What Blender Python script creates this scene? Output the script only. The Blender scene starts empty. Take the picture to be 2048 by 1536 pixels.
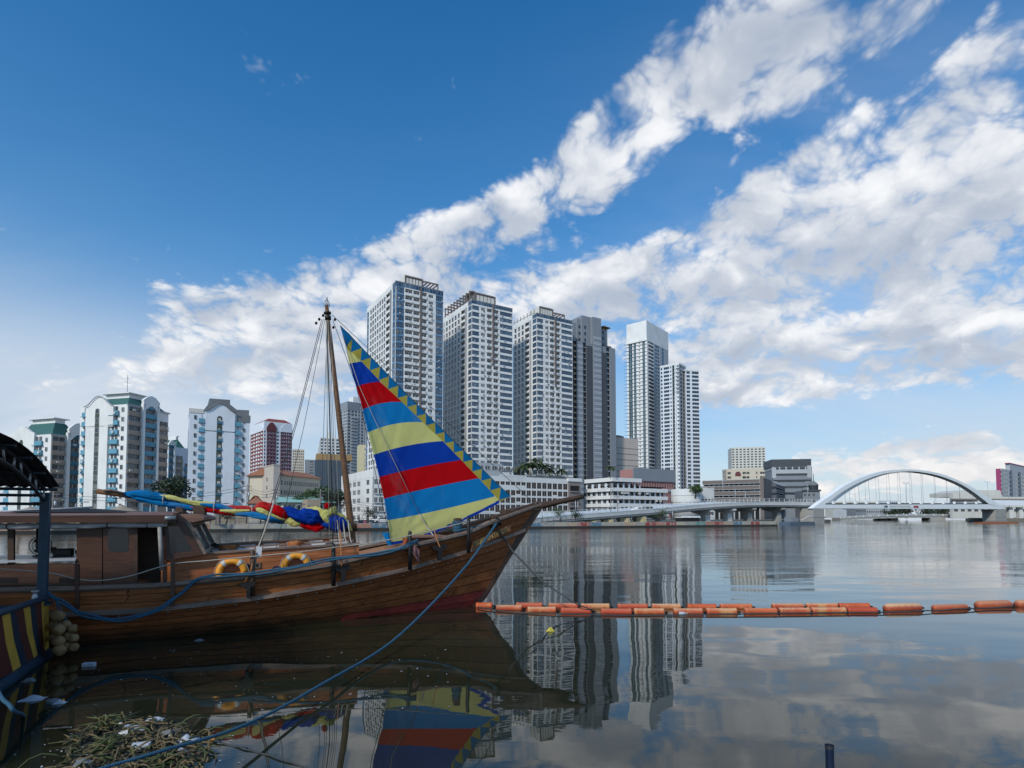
import bpy, bmesh, math, random
from math import sin, cos, tan, pi, radians, sqrt, atan2, exp
from mathutils import Vector, Matrix, noise
random.seed(7)
scene = bpy.context.scene
COL = scene.collection

# ------------------------------------------------------------------ camera
FPX = 1138.0                      # focal length in pixels of the 2048 px wide photograph
CAMZ = 2.7
PITCH = radians(2.5)
SHIFT = 214.0                     # upward shift of the lens, in the same pixels
cam_data = bpy.data.cameras.new("camera")
cam_data.sensor_width = 36.0
cam_data.lens = 36.0 * FPX / 2048.0
cam_data.shift_y = SHIFT / 2048.0
cam_data.clip_start = 0.1
cam_data.clip_end = 20000.0
cam = bpy.data.objects.new("camera", cam_data)
COL.objects.link(cam)
cam.location = (0, 0, CAMZ)
cam.rotation_euler = (pi / 2 + PITCH, 0, 0)
scene.camera = cam

# ------------------------------------------------------------------ light
SUN_AZ = radians(211.0)           # compass style: 0 = +Y (forward), 90 = +X (right)
SUN_EL = radians(36.0)
SUNV = Vector((sin(SUN_AZ) * cos(SUN_EL), cos(SUN_AZ) * cos(SUN_EL), sin(SUN_EL)))
sun_data = bpy.data.lights.new("sun", 'SUN')
sun_data.energy = 2.8
sun_data.angle = radians(6.0)
sun_data.color = (1.0, 0.93, 0.84)
sun = bpy.data.objects.new("sun", sun_data)
COL.objects.link(sun)
sun.rotation_euler = SUNV.to_track_quat('Z', 'Y').to_euler()
sun.location = SUNV * 300
scene.view_settings.view_transform = 'Standard'
scene.view_settings.look = 'None'
scene.view_settings.gamma = 1.0
scene.view_settings.exposure = 0.0
scene.view_settings.use_curve_mapping = False
scene.cycles.max_bounces = 6
scene.cycles.diffuse_bounces = 2
scene.cycles.glossy_bounces = 3
scene.cycles.transmission_bounces = 4
scene.cycles.transparent_max_bounces = 6
scene.cycles.caustics_reflective = False
scene.cycles.caustics_refractive = False
scene.cycles.use_denoising = True
scene.cycles.sample_clamp_indirect = 6.0

# ------------------------------------------------------------------ little node language
class NT:
    """wraps a node tree; S objects are sockets with arithmetic"""
    def __init__(self, tree):
        self.t = tree
    def node(self, kind, **kw):
        n = self.t.nodes.new(kind)
        for k, v in kw.items():
            setattr(n, k, v)
        return n
    def link(self, a, b):
        self.t.links.new(a, b)
    def put(self, sock, v):
        if isinstance(v, S):
            self.t.links.new(v.s, sock)
        elif v is not None:
            sock.default_value = v
    def math(self, op, *a, clamp=False):
        n = self.node('ShaderNodeMath', operation=op, use_clamp=clamp)
        for i, v in enumerate(a):
            self.put(n.inputs[i], v)
        return S(self, n.outputs[0])
    def xyz(self, x, y, z):
        n = self.node('ShaderNodeCombineXYZ')
        for i, v in enumerate((x, y, z)):
            self.put(n.inputs[i], v)
        return S(self, n.outputs[0])
    def sep(self, v):
        n = self.node('ShaderNodeSeparateXYZ')
        self.put(n.inputs[0], v)
        return [S(self, n.outputs[i]) for i in range(3)]
    def noise(self, vec, scale, detail=2.0, rough=0.5, dist=0.0, lac=2.0):
        n = self.node('ShaderNodeTexNoise')
        self.put(n.inputs['Vector'], vec)
        n.inputs['Scale'].default_value = scale
        n.inputs['Detail'].default_value = detail
        n.inputs['Roughness'].default_value = rough
        n.inputs['Distortion'].default_value = dist
        n.inputs['Lacunarity'].default_value = lac
        return S(self, n.outputs['Fac']), S(self, n.outputs['Color'])
    def voro(self, vec, scale, detail=0.0, rough=0.5, feature='F1', rnd=1.0):
        n = self.node('ShaderNodeTexVoronoi', feature=feature)
        self.put(n.inputs['Vector'], vec)
        n.inputs['Scale'].default_value = scale
        n.inputs['Detail'].default_value = detail
        n.inputs['Roughness'].default_value = rough
        n.inputs['Randomness'].default_value = rnd
        return S(self, n.outputs['Distance'])
    def vmath(self, op, a, b=None):
        n = self.node('ShaderNodeVectorMath', operation=op)
        self.put(n.inputs[0], a)
        if b is not None:
            self.put(n.inputs[1], b)
        return S(self, n.outputs[0])
    def step(self, v, lo, hi):
        n = self.node('ShaderNodeMapRange', interpolation_type='SMOOTHSTEP')
        self.put(n.inputs[0], v)
        self.put(n.inputs[1], lo)
        self.put(n.inputs[2], hi)
        return S(self, n.outputs[0])
    def mix(self, f, a, b, blend='MIX'):
        n = self.node('ShaderNodeMix', data_type='RGBA', blend_type=blend)
        self.put(n.inputs[0], f)
        for i, v in ((6, a), (7, b)):
            if isinstance(v, (tuple, list)) and len(v) == 3:
                v = (*v, 1)
            self.put(n.inputs[i], v)
        return S(self, n.outputs[2])
class S:
    def __init__(self, nt, s):
        self.nt, self.s = nt, s
    def __add__(self, o): return self.nt.math('ADD', self, o)
    __radd__ = __add__
    def __sub__(self, o): return self.nt.math('SUBTRACT', self, o)
    def __rsub__(self, o): return self.nt.math('SUBTRACT', o, self)
    def __mul__(self, o): return self.nt.math('MULTIPLY', self, o)
    __rmul__ = __mul__
    def __truediv__(self, o): return self.nt.math('DIVIDE', self, o)
    def __rtruediv__(self, o): return self.nt.math('DIVIDE', o, self)
    def clamp(self): return self.nt.math('ADD', self, 0.0, clamp=True)

# ------------------------------------------------------------------ sky with clouds
def azel(px, py):
    """direction (azimuth, elevation) of a point of the sky"""
    r = pix_ray(px, py)
    return atan2(r.x, r.y), math.asin(r.z / r.length)
def pix_ray(px, py):
    v = Vector(((px - 1024.0) / FPX, (768.0 + SHIFT - py) / FPX, -1.0))
    return (Matrix.Rotation(pi / 2 + PITCH, 3, 'X') @ v).normalized()

world = bpy.data.worlds.new("World")
scene.world = world
world.use_nodes = True
wt = world.node_tree
wt.nodes.clear()
W = NT(wt)
tc = W.node('ShaderNodeTexCoord')
D = S(W, tc.outputs['Generated'])
dx, dy, dz = W.sep(D)
sky = W.node('ShaderNodeTexSky')
sky.sky_type = 'NISHITA'
sky.sun_disc = False
sky.sun_elevation = SUN_EL
sky.sun_rotation = SUN_AZ
sky.altitude = 10
sky.air_density = 1.0
sky.dust_density = 0.6
sky.ozone_density = 2.6
SKY = S(W, sky.outputs[0])
hs = W.node('ShaderNodeHueSaturation')
hs.inputs['Saturation'].default_value = 1.28
W.put(hs.inputs['Color'], SKY)
elv = W.math('ARCSINE', dz)
SKY = W.mix(1.0, S(W, hs.outputs[0]), W.mix(W.step(elv, 0.02, 0.42), (0.88, 1.05, 1.16), (0.40, 1.42, 1.60)), 'MULTIPLY')
el = W.math('ARCSINE', dz)
az = W.math('ARCTAN2', dx, dy)
hz = W.math('MAXIMUM', dz, 0.0) + 0.42
qx, qy = dx / hz, dy / hz
Q = W.xyz(qx, qy, 0.0)
# where the cloud banks lie: (x, y, radius x, radius y, tilt in degrees, amount)
BANKS = [
 (420, 640, 120, 45, 0, .62), (560, 690, 230, 60, 0, .55), (480, 735, 260, 36, 0, .30), (640, 610, 130, 50, 0, .35),
 (820, 500, 150, 60, 15, .66), (960, 450, 150, 55, 25, .62), (860, 570, 260, 70, 5, .5), (1080, 590, 160, 50, 0, .45), (1050, 440, 130, 50, 20, .35),
 (1170, 300, 115, 70, 30, .60), (1170, 370, 90, 40, 0, .35), (1270, 200, 110, 75, 40, .60),
 (1420, 120, 210, 95, 20, .62), (1620, 60, 240, 90, 10, .50), (1600, 150, 200, 50, 10, .30), (1850, 20, 160, 60, 10, .40), (1970, 110, 170, 55, 10, .38), (1560, 170, 160, 60, 15, .34), (1800, 190, 150, 45, 10, .30),
 (1560, 380, 160, 70, 25, .62), (1500, 460, 120, 60, 30, .55), (1750, 300, 170, 80, 20, .45), (1930, 240, 190, 90, 20, .42),
 (1750, 470, 330, 120, 10, .50), (1950, 500, 260, 150, 0, .50), (1650, 590, 330, 80, 0, .55), (1950, 680, 300, 90, 0, .55),
 (1430, 600, 140, 60, 0, .52), (1270, 520, 140, 45, 20, .42), (1300, 640, 150, 45, 0, .30), (1550, 700, 330, 70, 0, .50),
 (1500, 780, 190, 30, 0, .28), (1800, 740, 300, 30, 0, .35),
 (1900, 905, 110, 44, 0, 1.0), (1790, 916, 70, 36, 0, .9), (1985, 925, 90, 32, 0, .7), (1605, 918, 45, 22, 0, .62), (1640, 960, 45, 34, 0, .5), (1830, 965, 240, 32, 0, .42),
 (700, 620, 170, 60, 0, .40), (1000, 640, 210, 60, 0, .45), (1210, 610, 150, 60, 0, .45), (1310, 700, 120, 60, 0, .40), (1310, 520, 120, 55, 25, .42), (1450, 730, 140, 50, 0, .35), (1700, 200, 240, 45, 12, .24), (560, 590, 200, 30, 0, .2), (590, 745, 190, 50, 0, .38), (400, 690, 110, 40, 0, .25), (1200, 420, 90, 40, 20, .3), (1700, 700, 330, 60, 0, .25), (1480, 790, 160, 25, 0, .25),
 (790, 45, 45, 50, 60, .22), (880, 10, 40, 30, 0, .18),
 (2020, 400, 140, 120, 0, .35), (1700, 790, 380, 28, 0, .24), (160, 745, 260, 46, 0, .26), (300, 800, 200, 40, 0, .2), (600, 800, 200, 45, 0, .25), (1680, 100, 200, 60, 10, .25),
 (1640, 930, 40, 40, 0, .5), (1720, 940, 70, 30, 0, .45),
 (1390, 330, 75, 55, 40, -.40), (1640, 240, 150, 30, 12, -.22), (1320, 420, 80, 40, 20, -.25), (1640, 850, 500, 45, 0, -.25),
]
AE = W.xyz(az, el, 0.0)
cov = None
for (bx, by, rx, ry, tl, am) in BANKS:
    a0, e0 = azel(bx, by)
    sx = abs(azel(bx + rx, by)[0] - azel(bx - rx, by)[0]) / 2
    sy = abs(azel(bx, by + ry)[1] - azel(bx, by - ry)[1]) / 2
    mp = W.node('ShaderNodeMapping', vector_type='TEXTURE')
    W.put(mp.inputs[0], AE)
    mp.inputs[1].default_value = (a0, e0, 0)
    mp.inputs[2].default_value = (0, 0, radians(tl))
    mp.inputs[3].default_value = (sx, sy, 1)
    dn = W.node('ShaderNodeVectorMath', operation='DOT_PRODUCT')
    wt.links.new(mp.outputs[0], dn.inputs[0])
    wt.links.new(mp.outputs[0], dn.inputs[1])
    g = W.math('POWER', 0.45, S(W, dn.outputs['Value']))
    cov = g * am if cov is None else W.math('MULTIPLY_ADD', g, am, cov)
warp = W.vmath('MULTIPLY', W.vmath('SUBTRACT', W.noise(Q, 6.0, 2.0, 0.5)[1], (0.5, 0.5, 0.5)), (0.10, 0.10, 0.0))
Q2 = W.vmath('ADD', Q, warp)
sunq = (SUNV.x * 0.055, SUNV.y * 0.055 - 0.02, 0.0)
vo = W.voro(Q2, 15.0, 3.0, 0.62)
nA = W.noise(Q2, 5.0, 8.0, 0.55)[0]
n0 = nA + (0.45 - vo) * 0.30
n1 = W.noise(W.vmath('ADD', Q2, sunq), 5.0, 3.0, 0.5)[0]
rest = W.step(dy * 1.0 - el * 0.35, 0.42, -0.05) * 0.40          # cloud field carried on round the unseen sky, added to whiten the ambient light
covc = W.math('MINIMUM', cov + rest, 0.80)
d0 = (n0 - 0.5) * 3.0 + covc * 1.72 - 0.33
d1 = (n1 - nA) * -2.6
alpha = W.step(d0, -0.36, 0.56)
thick = W.step(d0, 0.30, 1.00)
lit = W.step(d1 + (0.45 - vo) * 0.42 + (nA - 0.5) * 0.5, -0.75, 0.55)
# thin high veil, stronger low down and to the left
veil_n = W.noise(W.xyz(qx * 0.7 + qy * 0.25, qy * 1.8, 3.0), 1.1, 6.0, 0.62)[0]
a1, e1 = azel(90, 740)
veil_l = W.math('POWER', 2.71828, ((az - a1) * (az - a1) * 5.0 + (el - e1) * (el - e1) * 90.0) * -1.0)
low = W.math('POWER', 2.71828, el * -7.0)
veil = W.step(veil_n, 0.40, 0.80) * (low * 0.50 + veil_l * 1.3) + veil_l * 0.52 + W.math('POWER', 2.71828, el * -5.5) * 0.95
a2, e2 = azel(1750, 520)
veil_r = W.math('POWER', 2.71828, ((az - a2) * (az - a2) * 6.0 + (el - e2) * (el - e2) * 16.0) * -1.0)
veil = veil + veil_r * W.step(veil_n, 0.30, 0.70) * 0.42
veil = veil.clamp()
# cloud colours (in the units of the sky texture: the background strength scales both)
C_LIT = (9.6, 9.7, 9.9)
C_SHADE = (3.6, 4.3, 5.5)
ccol = W.mix((lit * 0.85 + 0.22 - thick * 0.22 * (1.0 - lit)).clamp(), C_SHADE, C_LIT)
warm = W.step(el, 0.16, 0.02) 
ccol = W.mix(warm * 0.72, ccol, (10.0, 9.6, 9.2))
out = W.mix(veil, SKY, (6.2, 7.0, 8.1))
out = W.mix(alpha * 0.97, out, ccol)
bg = W.node('ShaderNodeBackground')
W.put(bg.inputs[0], out)
bg.inputs[1].default_value = 0.10
wo = W.node('ShaderNodeOutputWorld')
wt.links.new(bg.outputs[0], wo.inputs[0])
world.cycles.sampling_method = 'MANUAL'
world.cycles.sample_map_resolution = 512

# ------------------------------------------------------------------ pixels to places
def at(px, py, d):
    """the point seen at photograph pixel (px, py) at forward distance d"""
    r = pix_ray(px, py)
    return Vector((0, 0, CAMZ)) + r * (d / r.y)
def on_z(px, py, z=0.0):
    r = pix_ray(px, py)
    return Vector((0, 0, CAMZ)) + r * ((z - CAMZ) / r.z)
def on_plane(px, py, o, n):
    r = pix_ray(px, py)
    c = Vector((0, 0, CAMZ))
    return c + r * ((o - c).dot(n) / r.dot(n))
def to_px(p):
    q = Matrix.Rotation(-(pi / 2 + PITCH), 3, 'X') @ (Vector(p) - Vector((0, 0, CAMZ)))
    return 1024 + FPX * q.x / -q.z, 768 + SHIFT - FPX * q.y / -q.z

# ------------------------------------------------------------------ objects
def tag(o, label=None, cat=None, group=None, kind=None):
    if label: o['label'] = label
    if cat: o['category'] = cat
    if group: o['group'] = group
    if kind: o['kind'] = kind
    return o
def empty(name, loc=(0, 0, 0), rz=0.0, label=None, cat=None, group=None):
    o = bpy.data.objects.new(name, None)
    COL.objects.link(o)
    o.location = loc
    o.rotation_euler = (0, 0, rz)
    o.empty_display_size = 0.3
    return tag(o, label, cat, group)
def inst(name, mesh, parent=None, loc=(0, 0, 0), rot=(0, 0, 0), scale=None):
    o = bpy.data.objects.new(name, mesh)
    COL.objects.link(o)
    o.parent = parent
    o.location = loc
    o.rotation_euler = rot
    if scale: o.scale = scale
    return o
def copy_tree(o, parent=None):
    c = o.copy()
    COL.objects.link(c)
    c.parent = parent
    for ch in list(o.children):
        copy_tree(ch, c)
    return c

class MB:
    """collects faces for ONE mesh"""
    def __init__(self):
        self.v, self.f, self.m, self.s = [], [], [], []
    def add(self, vs, fs, mi=0, smooth=False):
        k = len(self.v)
        self.v += [tuple(p) for p in vs]
        for q in fs:
            self.f.append([i + k for i in q])
            self.m.append(mi)
            self.s.append(smooth)
        return self
    def box(self, x0, x1, y0, y1, z0, z1, mi=0, fr=None):
        vs = [(x, y, z) for z in (z0, z1) for x, y in ((x0, y0), (x1, y0), (x1, y1), (x0, y1))]
        if fr: vs = [fr(*p) for p in vs]
        return self.add(vs, [(3, 2, 1, 0), (4, 5, 6, 7), (0, 1, 5, 4), (1, 2, 6, 5), (2, 3, 7, 6), (3, 0, 4, 7)], mi)
    def prism(self, pts, off, mi=0, smooth=False):
        """polygon (list of 3-D points) pushed along the vector off"""
        n = len(pts)
        off = Vector(off)
        vs = [Vector(p) for p in pts] + [Vector(p) + off for p in pts]
        fs = [list(range(n))[::-1], list(range(n, 2 * n))]
        self.add(vs, fs, mi)
        k = len(self.v) - 2 * n
        for i in range(n):
            j = (i + 1) % n
            self.f.append([k + i, k + j, k + n + j, k + n + i])
            self.m.append(mi)
            self.s.append(smooth)
        return self
    def tube(self, path, r, seg=8, mi=0, caps=True, smooth=True, squash=1.0):
        path = [Vector(p) for p in path]
        n = len(path)
        rs = r if isinstance(r, (list, tuple)) else [r] * n
        up = Vector((0, 0, 1))
        vs = []
        prev = None
        for i, p in enumerate(path):
            t = (path[min(i + 1, n - 1)] - path[max(i - 1, 0)]).normalized()
            a = (prev - t * prev.dot(t)) if prev is not None else (up if abs(t.z) < 0.95 else Vector((1, 0, 0))).cross(t)
            if a.length < 1e-6: a = Vector((1, 0, 0)).cross(t)
            a.normalize()
            prev = a
            b = t.cross(a)
            for k in range(seg):
                w = 2 * pi * k / seg
                vs.append(p + (a * cos(w) + b * sin(w) * squash) * rs[i])
        fs = []
        for i in range(n - 1):
            for k in range(seg):
                k2 = (k + 1) % seg
                fs.append((i * seg + k, i * seg + k2, (i + 1) * seg + k2, (i + 1) * seg + k))
        self.add(vs, fs, mi, smooth)
        if caps:
            k0 = len(self.v) - n * seg
            self.f.append([k0 + k for k in range(seg)][::-1]); self.m.append(mi); self.s.append(False)
            self.f.append([k0 + (n - 1) * seg + k for k in range(seg)]); self.m.append(mi); self.s.append(False)
        return self
    def lathe(self, prof, seg=16, mi=0, o=(0, 0, 0), axis=None):
        """profile [(radius, height)] turned round the z axis (or the given axis) at o"""
        o = Vector(o)
        M = Matrix.Identity(3) if axis is None else Vector(axis).to_track_quat('Z', 'Y').to_matrix()
        vs = []
        for (r, h) in prof:
            for k in range(seg):
                w = 2 * pi * k / seg
                vs.append(o + M @ Vector((r * cos(w), r * sin(w), h)))
        fs = []
        n = len(prof)
        for i in range(n - 1):
            for k in range(seg):
                k2 = (k + 1) % seg
                fs.append((i * seg + k, i * seg + k2, (i + 1) * seg + k2, (i + 1) * seg + k))
        self.add(vs, fs, mi, True)
        k0 = len(self.v) - n * seg
        self.f.append([k0 + k for k in range(seg)][::-1]); self.m.append(mi); self.s.append(False)
        self.f.append([k0 + (n - 1) * seg + k for k in range(seg)]); self.m.append(mi); self.s.append(False)
        return self
    def grid(self, fn, nu, nv, mi=0, smooth=True, closed_u=False):
        vs = [fn(i / nu, j / nv) for j in range(nv + 1) for i in range(nu + 1)]
        fs = [(j * (nu + 1) + i, j * (nu + 1) + i + 1, (j + 1) * (nu + 1) + i + 1, (j + 1) * (nu + 1) + i) for j in range(nv) for i in range(nu)]
        return self.add(vs, fs, mi, smooth)
    def mesh(self, name, mats):
        me = bpy.data.meshes.new(name)
        me.from_pydata(self.v, [], self.f)
        for m in (mats if isinstance(mats, (list, tuple)) else [mats]):
            me.materials.append(m)
        me.polygons.foreach_set('material_index', self.m)
        me.polygons.foreach_set('use_smooth', self.s)
        me.update()
        return me
    def build(self, name, mats, parent=None, loc=(0, 0, 0), rot=(0, 0, 0)):
        return inst(name, self.mesh(name, mats), parent, loc, rot)
def fix_normals(o):
    bm = bmesh.new()
    bm.from_mesh(o.data)
    bmesh.ops.recalc_face_normals(bm, faces=bm.faces)
    bm.to_mesh(o.data)
    bm.free()
    return o
def bevel(o, w=0.02, seg=2):
    bm = bmesh.new()
    bm.from_mesh(o.data)
    bmesh.ops.recalc_face_normals(bm, faces=bm.faces)
    bmesh.ops.bevel(bm, geom=list(bm.edges), offset=w, segments=seg, profile=0.6, affect='EDGES')
    bm.to_mesh(o.data)
    bm.free()
    return o

def text_part(name, body, size, mat, parent, loc, rot, ext=.01):
    """raised lettering as a real mesh"""
    cu = bpy.data.curves.new(name, 'FONT')
    cu.body = body; cu.align_x = 'CENTER'; cu.size = size; cu.extrude = ext
    t = bpy.data.objects.new(name, cu)
    COL.objects.link(t)
    dg = bpy.context.evaluated_depsgraph_get()
    me = bpy.data.meshes.new_from_object(t.evaluated_get(dg))
    bpy.data.objects.remove(t)
    me.materials.clear(); me.materials.append(mat)
    return inst(name, me, parent, loc, rot)

# ------------------------------------------------------------------ materials
MATS = {}
def new_mat(name):
    m = bpy.data.materials.new(name)
    m.use_nodes = True
    nt = m.node_tree
    nt.nodes.clear()
    t = NT(nt)
    out = t.node('ShaderNodeOutputMaterial')
    b = t.node('ShaderNodeBsdfPrincipled')
    nt.links.new(b.outputs[0], out.inputs[0])
    MATS[name] = m
    return m, t, b
def obj_co(t):
    return S(t, t.node('ShaderNodeTexCoord').outputs['Object'])
def obj_rnd(t):
    return S(t, t.node('ShaderNodeObjectInfo').outputs['Random'])
def bump(t, b, h, strength=0.3, dist=0.02):
    n = t.node('ShaderNodeBump')
    n.inputs['Strength'].default_value = strength
    n.inputs['Distance'].default_value = dist
    t.put(n.inputs['Height'], h)
    t.link(n.outputs[0], b.inputs['Normal'])
def sc(c, k):
    return tuple(min(1.0, x * k) for x in c[:3])
def paint(name, rgb, rough=0.75, dirt=0.25, scale=0.12, vary=0.0, metal=0.0):
    """painted or rendered masonry: blotches, rain streaks, grain"""
    m, t, b = new_mat(name)
    co = obj_co(t)
    x, y, z = t.sep(co)
    n1 = t.noise(co, scale, 5.0, 0.6)[0]
    n2 = t.noise(t.xyz(x, y, z * 0.08), scale * 9, 4.0, 0.65)[0]
    f = (t.step(n1, 0.42, 0.75) * 0.55 + t.step(n2, 0.50, 0.80) * 0.45) * dirt
    c = t.mix(f, rgb, sc(rgb, 0.45))
    if vary:
        r = obj_rnd(t)
        c = t.mix(r * vary, c, sc(rgb, 0.5))
    t.put(b.inputs['Base Color'], c)
    b.inputs['Roughness'].default_value = rough
    b.inputs['Metallic'].default_value = metal
    b.inputs['Specular IOR Level'].default_value = 0.3
    return m
def glass(name, dark, pale, rough=0.06, amount=0.6):
    m, t, b = new_mat(name)
    r = obj_rnd(t)
    x, y, z = t.sep(obj_co(t))
    cur = t.step(t.noise(t.xyz(x * 1.3 + r * 40.0, y * 1.3 + r * 17.0, z * 0.4), 1.0, 2.0)[0], 0.45, 0.6)
    f = t.step(r, 0.25, 1.0) * amount * (cur * 0.7 + 0.3)
    t.put(b.inputs['Base Color'], t.mix(f, dark, pale))
    b.inputs['Roughness'].default_value = rough
    b.inputs['IOR'].default_value = 1.6
    b.inputs['Specular IOR Level'].default_value = 0.7
    return m
def plain(name, rgb, rough=0.5, metal=0.0, noise_amt=0.25, scale=6.0, bmp=0.0, vary=0.0):
    m, t, b = new_mat(name)
    co = obj_co(t)
    n = t.noise(co, scale, 4.0, 0.6)[0]
    c = t.mix(t.step(n, 0.35, 0.75) * noise_amt, rgb, sc(rgb, 0.4))
    if vary:
        c = t.mix(obj_rnd(t) * vary, c, sc(rgb, 0.35))
    t.put(b.inputs['Base Color'], c)
    b.inputs['Roughness'].default_value = rough
    b.inputs['Metallic'].default_value = metal
    if bmp: bump(t, b, n, bmp, 0.02)
    return m

white = paint('white_paint', (0.74, 0.735, 0.72), 0.7, 0.50)
white2 = paint('white_paint_cool', (0.66, 0.70, 0.76), 0.7, 0.35, 0.2)
offwhite = paint('off_white_paint', (0.60, 0.58, 0.53), 0.75, 0.35)
cream = paint('cream_paint', (0.56, 0.50, 0.40), 0.75, 0.35)
tan_ = paint('tan_paint', (0.36, 0.29, 0.22), 0.8, 0.3)
beige = paint('beige_cladding', (0.50, 0.44, 0.39), 0.7, 0.25)
lgrey = paint('light_grey_paint', (0.40, 0.42, 0.44), 0.7, 0.25)
grey = paint('grey_paint', (0.22, 0.24, 0.27), 0.7, 0.25)
bgrey = paint('blue_grey_panel', (0.23, 0.25, 0.28), 0.45, 0.25)
spandrel = paint('spandrel_blue', (0.14, 0.28, 0.44), 0.25, 0.2)
dgrey = paint('dark_grey_panel', (0.070, 0.076, 0.088), 0.5, 0.25)
slate = paint('slate_cladding', (0.085, 0.115, 0.15), 0.45, 0.25)
brown = paint('brown_cladding', (0.17, 0.14, 0.13), 0.7, 0.3)
taupe = paint('taupe_concrete', (0.24, 0.21, 0.20), 0.75, 0.3)
concrete = paint('raw_concrete', (0.36, 0.35, 0.33), 0.85, 0.5, 0.5)
concrete_l = paint('pale_concrete', (0.60, 0.60, 0.59), 0.8, 0.35, 0.4)
ochre = paint('ochre_wall', (0.46, 0.39, 0.22), 0.8, 0.4, 0.5)
bluep = paint('blue_parapet', (0.13, 0.33, 0.44), 0.65, 0.35, 0.4, vary=0.25)
tealp = paint('teal_parapet', (0.06, 0.17, 0.24), 0.65, 0.35, 0.4, vary=0.25)
tanp = paint('tan_parapet', (0.40, 0.32, 0.26), 0.75, 0.35, 0.4, vary=0.2)
greenroof = paint('green_metal_roof', (0.045, 0.13, 0.115), 0.5, 0.35, 0.3)
paleg = paint('pale_green_roof', (0.28, 0.48, 0.42), 0.5, 0.3, 0.3)
greyroof = paint('grey_roof', (0.17, 0.18, 0.19), 0.7, 0.5, 0.3)
redb = paint('red_wall', (0.25, 0.070, 0.055), 0.75, 0.3)
redd = paint('dark_red_wall', (0.14, 0.045, 0.055), 0.75, 0.3)
oranger = paint('orange_roof', (0.32, 0.14, 0.085), 0.75, 0.35, 0.3)
yellowp = paint('pale_yellow_paint', (0.55, 0.50, 0.34), 0.75, 0.25)
goldp = paint('gold_panel', (0.38, 0.24, 0.11), 0.6, 0.2)
pinkp = paint('pink_tile', (0.40, 0.20, 0.19), 0.7, 0.3)
magenta = paint('magenta_panel', (0.34, 0.06, 0.16), 0.6, 0.2)
gl_blue = glass('blue_glass', (0.014, 0.045, 0.090), (0.24, 0.31, 0.38), 0.05, 0.6)
gl_dark = glass('dark_glass', (0.012, 0.016, 0.022), (0.30, 0.29, 0.27), 0.08, 0.75)
gl_teal = glass('green_glass', (0.015, 0.045, 0.05), (0.16, 0.24, 0.24), 0.06, 0.6)
gl_slate = glass('slate_glass', (0.010, 0.016, 0.026), (0.05, 0.06, 0.08), 0.06, 0.5)
void = plain('dark_opening', (0.012, 0.012, 0.013), 0.9)
steel = plain('galvanised_steel', (0.42, 0.44, 0.46), 0.45, 0.6)
steel_d = plain('dark_steel', (0.05, 0.055, 0.06), 0.5, 0.4)
asphalt = plain('asphalt', (0.05, 0.05, 0.052), 0.9, 0, 0.3, 1.5)

# ------------------------------------------------------------------ water, land
def water_mat():
    m, t, b = new_mat('river_water')
    co = obj_co(t)
    x, y, z = t.sep(co)
    # camera-independent: ripple size follows the place on the river (calm by the near bank, ruffled further out)
    far = t.step(y, 15.0, 42.0)
    farr = t.step(y, 30.0, 120.0)
    n1 = t.noise(t.xyz(x * 0.45, y * 1.0, 0.0), 0.50, 1.5, 0.4)[0]            # long swell
    n2 = t.noise(t.xyz(x * 0.5, y * 1.5, 2.0), 1.5, 4.0, 0.6)[0]            # ripples
    n3 = t.noise(t.xyz(x * 0.8, y * 1.2, 5.0), 6.5, 3.0, 0.5)[0]              # fine
    gust = t.step(t.noise(t.xyz(x * 0.6, y * 1.6, 9.0), 0.055, 3.0)[0], 0.36, 0.62)
    h = n1 * 0.030 + n2 * (0.0006 + t.step(y, 10.0, 22.0) * 0.0012 + far * 0.0270 * (gust * 0.8 + 0.2)) + n3 * (far * 0.0042 * (gust * 0.8 + 0.2) + 0.00005)
    bp = t.node('ShaderNodeBump')
    bp.inputs['Strength'].default_value = 1.0
    bp.inputs['Distance'].default_value = 1.0
    t.put(bp.inputs['Height'], h)
    t.link(bp.outputs[0], b.inputs['Normal'])
    film = t.step(t.noise(t.xyz(x * 0.5, y, 1.0), 0.8, 4.0)[0], 0.45, 0.75)
    t.put(b.inputs['Base Color'], t.mix(film, (0.018, 0.020, 0.011), (0.026, 0.027, 0.016)))
    t.put(b.inputs['Roughness'], 0.012 + farr * 0.02)
    b.inputs['IOR'].default_value = 1.36
    b.inputs['Specular IOR Level'].default_value = 0.75
    return m
water_m = water_mat()
mb = MB()
mb.add([(-900, -60, 0), (2500, -60, 0), (2500, 2500, 0), (-900, 2500, 0)], [(0, 1, 2, 3)])
tag(mb.build('river_water', water_m), 'dark calm river water with slow ripples reflecting the towers', kind='structure')

def bankY(x):
    return 119.5 + 0.44 * x
LANDZ = 1.05
land_m = plain('bank_ground', (0.16, 0.15, 0.13), 0.9, 0, 0.5, 0.08)
mb = MB()
far_poly = [(-900, bankY(-900)), (-60, bankY(-60)), (70, bankY(70)), (80, 186), (104, 214), (132, 236), (205, 390), (460, 850), (900, 1500), (900, 2500), (-900, 2500)]
mb.prism([(x, y, -1.5) for x, y in far_poly], (0, 0, 1.5 + LANDZ))
tag(mb.build('far_bank_ground', land_m), 'paved far river bank under the buildings', kind='structure')
mb = MB()
mb.prism([(x, y, -1.5) for x, y in [(214, 268), (246, 246), (700, 120), (2500, 120), (2500, 2500), (1300, 1300), (420, 520)]], (0, 0, 3.1))
tag(mb.build('east_bank_ground', land_m), 'low river bank beyond the arch bridge', kind='structure')

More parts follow.
